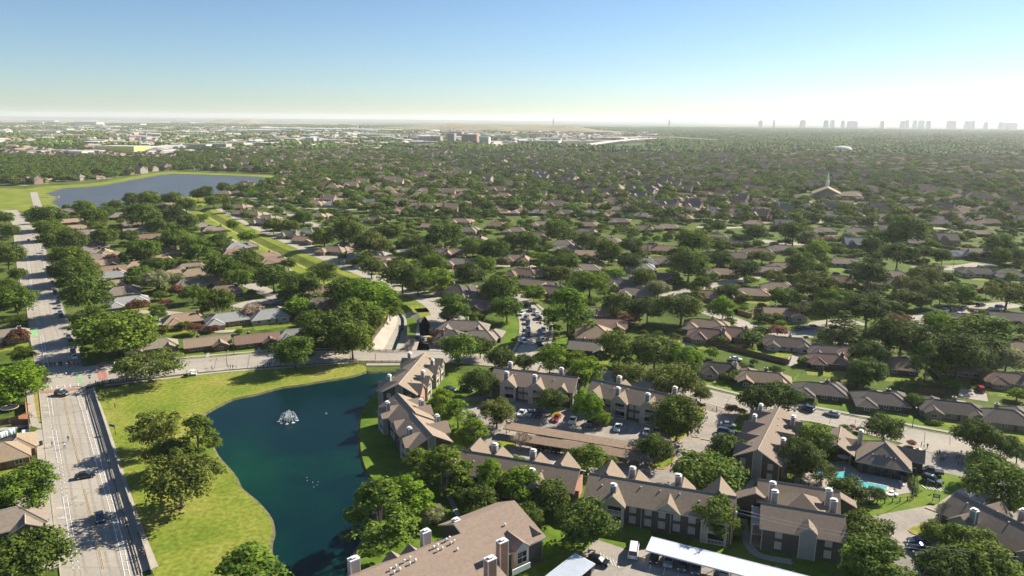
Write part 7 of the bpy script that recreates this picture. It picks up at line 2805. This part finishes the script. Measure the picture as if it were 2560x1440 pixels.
# freeway interchange: curving decks on piers
mat('freeway', (0.62, 0.54, 0.45), 0.8)
dk_ = [([(1415, 366, 7), (1470, 357, 9), (1530, 348, 12), (1575, 343, 14), (1600, 341, 15), (1640, 339, 14), (1690, 338, 13)], 34, 'wide pale freeway ramp sweeping up to the right'),
       ([(1480, 358, 1), (1540, 350, 8), (1560, 344, 14), (1548, 338, 17), (1520, 336, 18)], 14, 'curled freeway ramp bending back to the left'),
       ([(1540, 340, 18), (1600, 336, 20), (1660, 335, 20), (1720, 338, 20), (1785, 341, 16)], 14, 'high freeway flyover on tall piers at the right'),
       ([(1340, 352, 8), (1400, 350, 9), (1470, 349, 10), (1520, 346, 12)], 16, 'straight elevated freeway left of the interchange')]
for pts, w, lab in dk_:
    wp = smooth_path([g(u, v, z) for u, v, z in pts], 5)
    c0 = wp[0].copy()
    root = empty('freeway_ramp', (c0.x, c0.y, 0))
    tag(root, lab, 'freeway', 'freeway interchange')
    A, B_ = side_lines(wp, w / 2)
    b = MB()
    for i in range(len(wp) - 1):
        q = [Vector((p.x - c0.x, p.y - c0.y, z)) for p, z in ((A[i], wp[i].z), (A[i + 1], wp[i + 1].z), (B_[i + 1], wp[i + 1].z), (B_[i], wp[i].z))]
        lo = [p - Vector((0, 0, 2.0)) for p in q]
        b.mesh(q + lo, [(0, 1, 2, 3), (7, 6, 5, 4), (4, 5, 1, 0), (5, 6, 2, 1), (6, 7, 3, 2), (7, 4, 0, 3)])
    b.build('deck', ['freeway'], root)
    for i in range(3, len(wp) - 1, 2):
        if wp[i].z > 5:
            b = MB()
            b.box(-1.6, 1.6, -1.6, 1.6, -.1, wp[i].z - 2.01)
            b.build('pier', ['freeway'], root, (wp[i].x - c0.x, wp[i].y - c0.y, 0))

# towers
def lattice(u, v, h, w, label, name):
    p = g(u, v)
    root = empty(name, (p.x, p.y, 0))
    tag(root, label, name.replace('_', ' '))
    b = MB()
    b.tube([(0, 0, 0), (0, 0, h)], [w, w * .35], 4)
    b.build('mast', ['far_pale'], root)
    return root


lattice(144, 336, 100 if False else 118, 1.6, 'tall thin radio mast rising over the left horizon', 'radio_mast')
r_ = lattice(102, 341, 34, 1.1, 'water tower standing in the far left town', 'water_tower')
b = MB()
b.tube([(0, 0, 30), (0, 0, 33), (0, 0, 39), (0, 0, 42)], [2, 9, 9, 1], 12)
b.build('tank', ['far_white'], r_)
r_ = lattice(2298, 300, 55, 4.0, 'distant water tower before the skyline on the right', 'water_tower')
b = MB()
b.tube([(0, 0, 52), (0, 0, 58), (0, 0, 70), (0, 0, 76)], [3, 16, 16, 2], 12)
b.build('tank', ['far_white'], r_)
# skyline
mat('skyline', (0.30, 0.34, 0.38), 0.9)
D = 10500
k = 0
for u0, w, top in ((2004, 12, 6), (2062, 10, 6), (2078, 9, 7), (2104, 7, 6), (2128, 24, 4), (2202, 8, 6), (2252, 7, 7), (2264, 9, 9), (2284, 8, 9), (2300, 13, 9), (2318, 9, 8), (2372, 14, 9), (2382, 8, 8), (2414, 10, 7), (2428, 10, 10), (2462, 8, 4), (2500, 9, 5), (2524, 30, 3), (1898, 8, 3), (1932, 3, 6), (1380, 3, 5), (1670, 3, 5)):
    hv = 298.5 - (u0 - 1280) * 21 / 2560
    gx = (u0 - 1280) / FPX * (D * math.cos(PITCH) + CAM_H * math.sin(PITCH))
    h = CAM_H + top * .6 * D / FPX
    wd = w * D / FPX
    b = MB()
    b.box(-wd / 2, wd / 2, 0, 40, 0, h * .93)
    b.box(-wd / 3.2, wd / 3.2, 6, 34, h * .93 + .01, h)
    o = b.build('tower_block', ['skyline'], None, (gx, D, 0))
    if w > 3:
        LABEL.append((o, 'hazy office tower on the right skyline' if u0 > 1990 else 'hazy building on the horizon', 'office tower', 'towers on the horizon'))
    else:
        LABEL.append((o, 'thin hazy mast like tower on the horizon', 'tower', 'towers on the horizon'))
# church with a steeple
cz = empty('church', (church.x, church.y, 0), R(-22))
tag(cz, 'wide brown roofed church with a slim white steeple among the trees', 'church')
b, w_ = MB(), MB()
roof_piece(b, w_, 0, 0, 34, 30, 'g', 'y', 5, .48, 1.2)
roof_piece(b, w_, 24, -4, 26, 16, 'h', 'x', 4, .45, 1)
roof_piece(b, w_, 4, -16, 20, 14, 'h', 'x', 4, .4, 1)
w_.build('wall', ['brick_tan'], cz)
b.build('roof', ['roof_tan', 'roof_tan'], cz)
b = MB()
b.box(-2, 2, 11, 15, 4, 15)
b.tube([(0, 13, 15), (0, 13, 19)], [2.0, 1.6], 8)
b.tube([(0, 13, 19), (0, 13, 28)], [1.5, .05], 8)
b.build('steeple', ['trim_white'], cz)
# pale dome
p = g(2098, 369)
root = empty('dome', (p.x, p.y, 0))
tag(root, 'low pale dome rising from the far right woods', 'dome')
b = MB()
b.tube([(0, 0, 0), (0, 0, 8), (0, 0, 14), (0, 0, 18), (0, 0, 20), (0, 0, 20.5)], [32, 32, 28, 19, 8, .4], 24)
b.build('shell', ['far_pale'], root)
# jetty in the reservoir
p = g(122, 512)
b = MB()
b.box(-9, 9, -2, 2, -.3, .35)
for x in (-8, 0, 8):
    b.tube([(x, 2, -2), (x, 2, 1.2)], .2, 6)
tag(b.build('jetty', ['lot_concrete'], None, (p.x, p.y, 0), R(8)), 'small concrete jetty at the near left end of the reservoir', 'jetty')
# scrubby band of bright crowns beside the reservoir path is part of the scattered trees

# ------------------------------------------------------------------ labels: what it looks like, then where it stands
LM = [('the lake fountain', 726, 1050), ('the road bridge', 965, 915), ('the road junction', 150, 960), ('the corner oak', 330, 965), ('the blue park sign', 295, 1103), ('the trampoline', 30, 1046),
      ('the white work van', 1595, 1368), ('the swimming pool', 2130, 1185), ('the clubhouse', 2180, 1110), ('the driveway gate', 1797, 1018), ('the leafless tree', 1308, 1128), ('the creek channel', 990, 850),
      ('the tall utility pole', 1838, 1362), ('the four chimney block', 2010, 1250), ('the notice board', 2348, 1237), ('the driveway cones', 2380, 1126), ('the long dark fence', 1880, 885),
      ('the orange fenced shed', 1862, 775), ('the side street mouth', 1320, 890), ('the side street bend', 1310, 760), ('the pale cul de sac', 2370, 655), ('the tan suv', 2037, 806), ('the church steeple', 2050, 470),
      ('the reservoir jetty', 122, 512), ('the reservoir east tip', 660, 460), ('the western solar roof', 592, 620), ('the eastern solar roof', 1178, 738), ('the roundabout bend', 40, 548),
      ('the far greenway end', 500, 534), ('the greenway middle', 760, 668), ('the silver street car', 2086, 1020), ('the red avenue car', 131, 728), ('the far police suv', 2340, 1182),
      ('the yellow warehouse', 285, 401), ('the hatched bay', 1530, 1392), ('the twin hedges', 2030, 995), ('the golf cart', 487, 952), ('the lit light bar', 2326, 1370), ('the bottom left fence', 70, 1332), ('the red car in the court', 1397, 1043)]
LMW = [(n, Vector((*g(u, v)[:2], 0))) for n, u, v in LM]
ORD = ['nearest', 'second nearest', 'third nearest', 'fourth nearest', 'fifth nearest', 'sixth nearest', 'seventh nearest', 'eighth nearest', 'ninth nearest', 'tenth nearest']
grp = {}
for o, base, cat, group in LABEL:
    p = Vector((o.location.x, o.location.y, 0))
    ln, lp = min(LMW, key=lambda t: (t[1] - p).length)
    grp.setdefault((base, ln), []).append(((lp - p).length, o, cat, group))
bases = {}
for (base, ln), L in grp.items():
    L.sort(key=lambda t: t[0])
    for k, (d_, o, cat, group) in enumerate(L):
        where = ' '.join([ORD[k] if k < len(ORD) else 'number %d out' % (k + 1), 'to' if k < len(ORD) else 'from', ln])
        if cat == 'person' and k >= 10:
            where = 'past the ten nearest to ' + ln
        if len((base + ' ' + where).split()) > 16:
            print('LONG', base, '|', where)
        tag(o, base + ', ' + where, cat, group)

# ------------------------------------------------------------------ the summer haze
hb = MB()
hb.box(-16000, 16000, -300, 19000, -4, 148)
hz = hb.build('haze', MB and mat('haze_air', (0.8, 0.85, 0.9)))
hz['kind'] = 'stuff'
tag(hz, 'pale summer haze lying over the far land', 'haze')
hm = MATS['haze_air']
nt = hm.node_tree
nt.nodes.remove(nt.nodes['Principled BSDF'])
vp = nt.nodes.new('ShaderNodeVolumePrincipled')
vp.inputs['Color'].default_value = (0.93, 0.96, 1.0, 1)
vp.inputs['Density'].default_value = 0.00005
vp.inputs['Anisotropy'].default_value = 0.25
nt.links.new(vp.outputs[0], nt.nodes['Material Output'].inputs['Volume'])
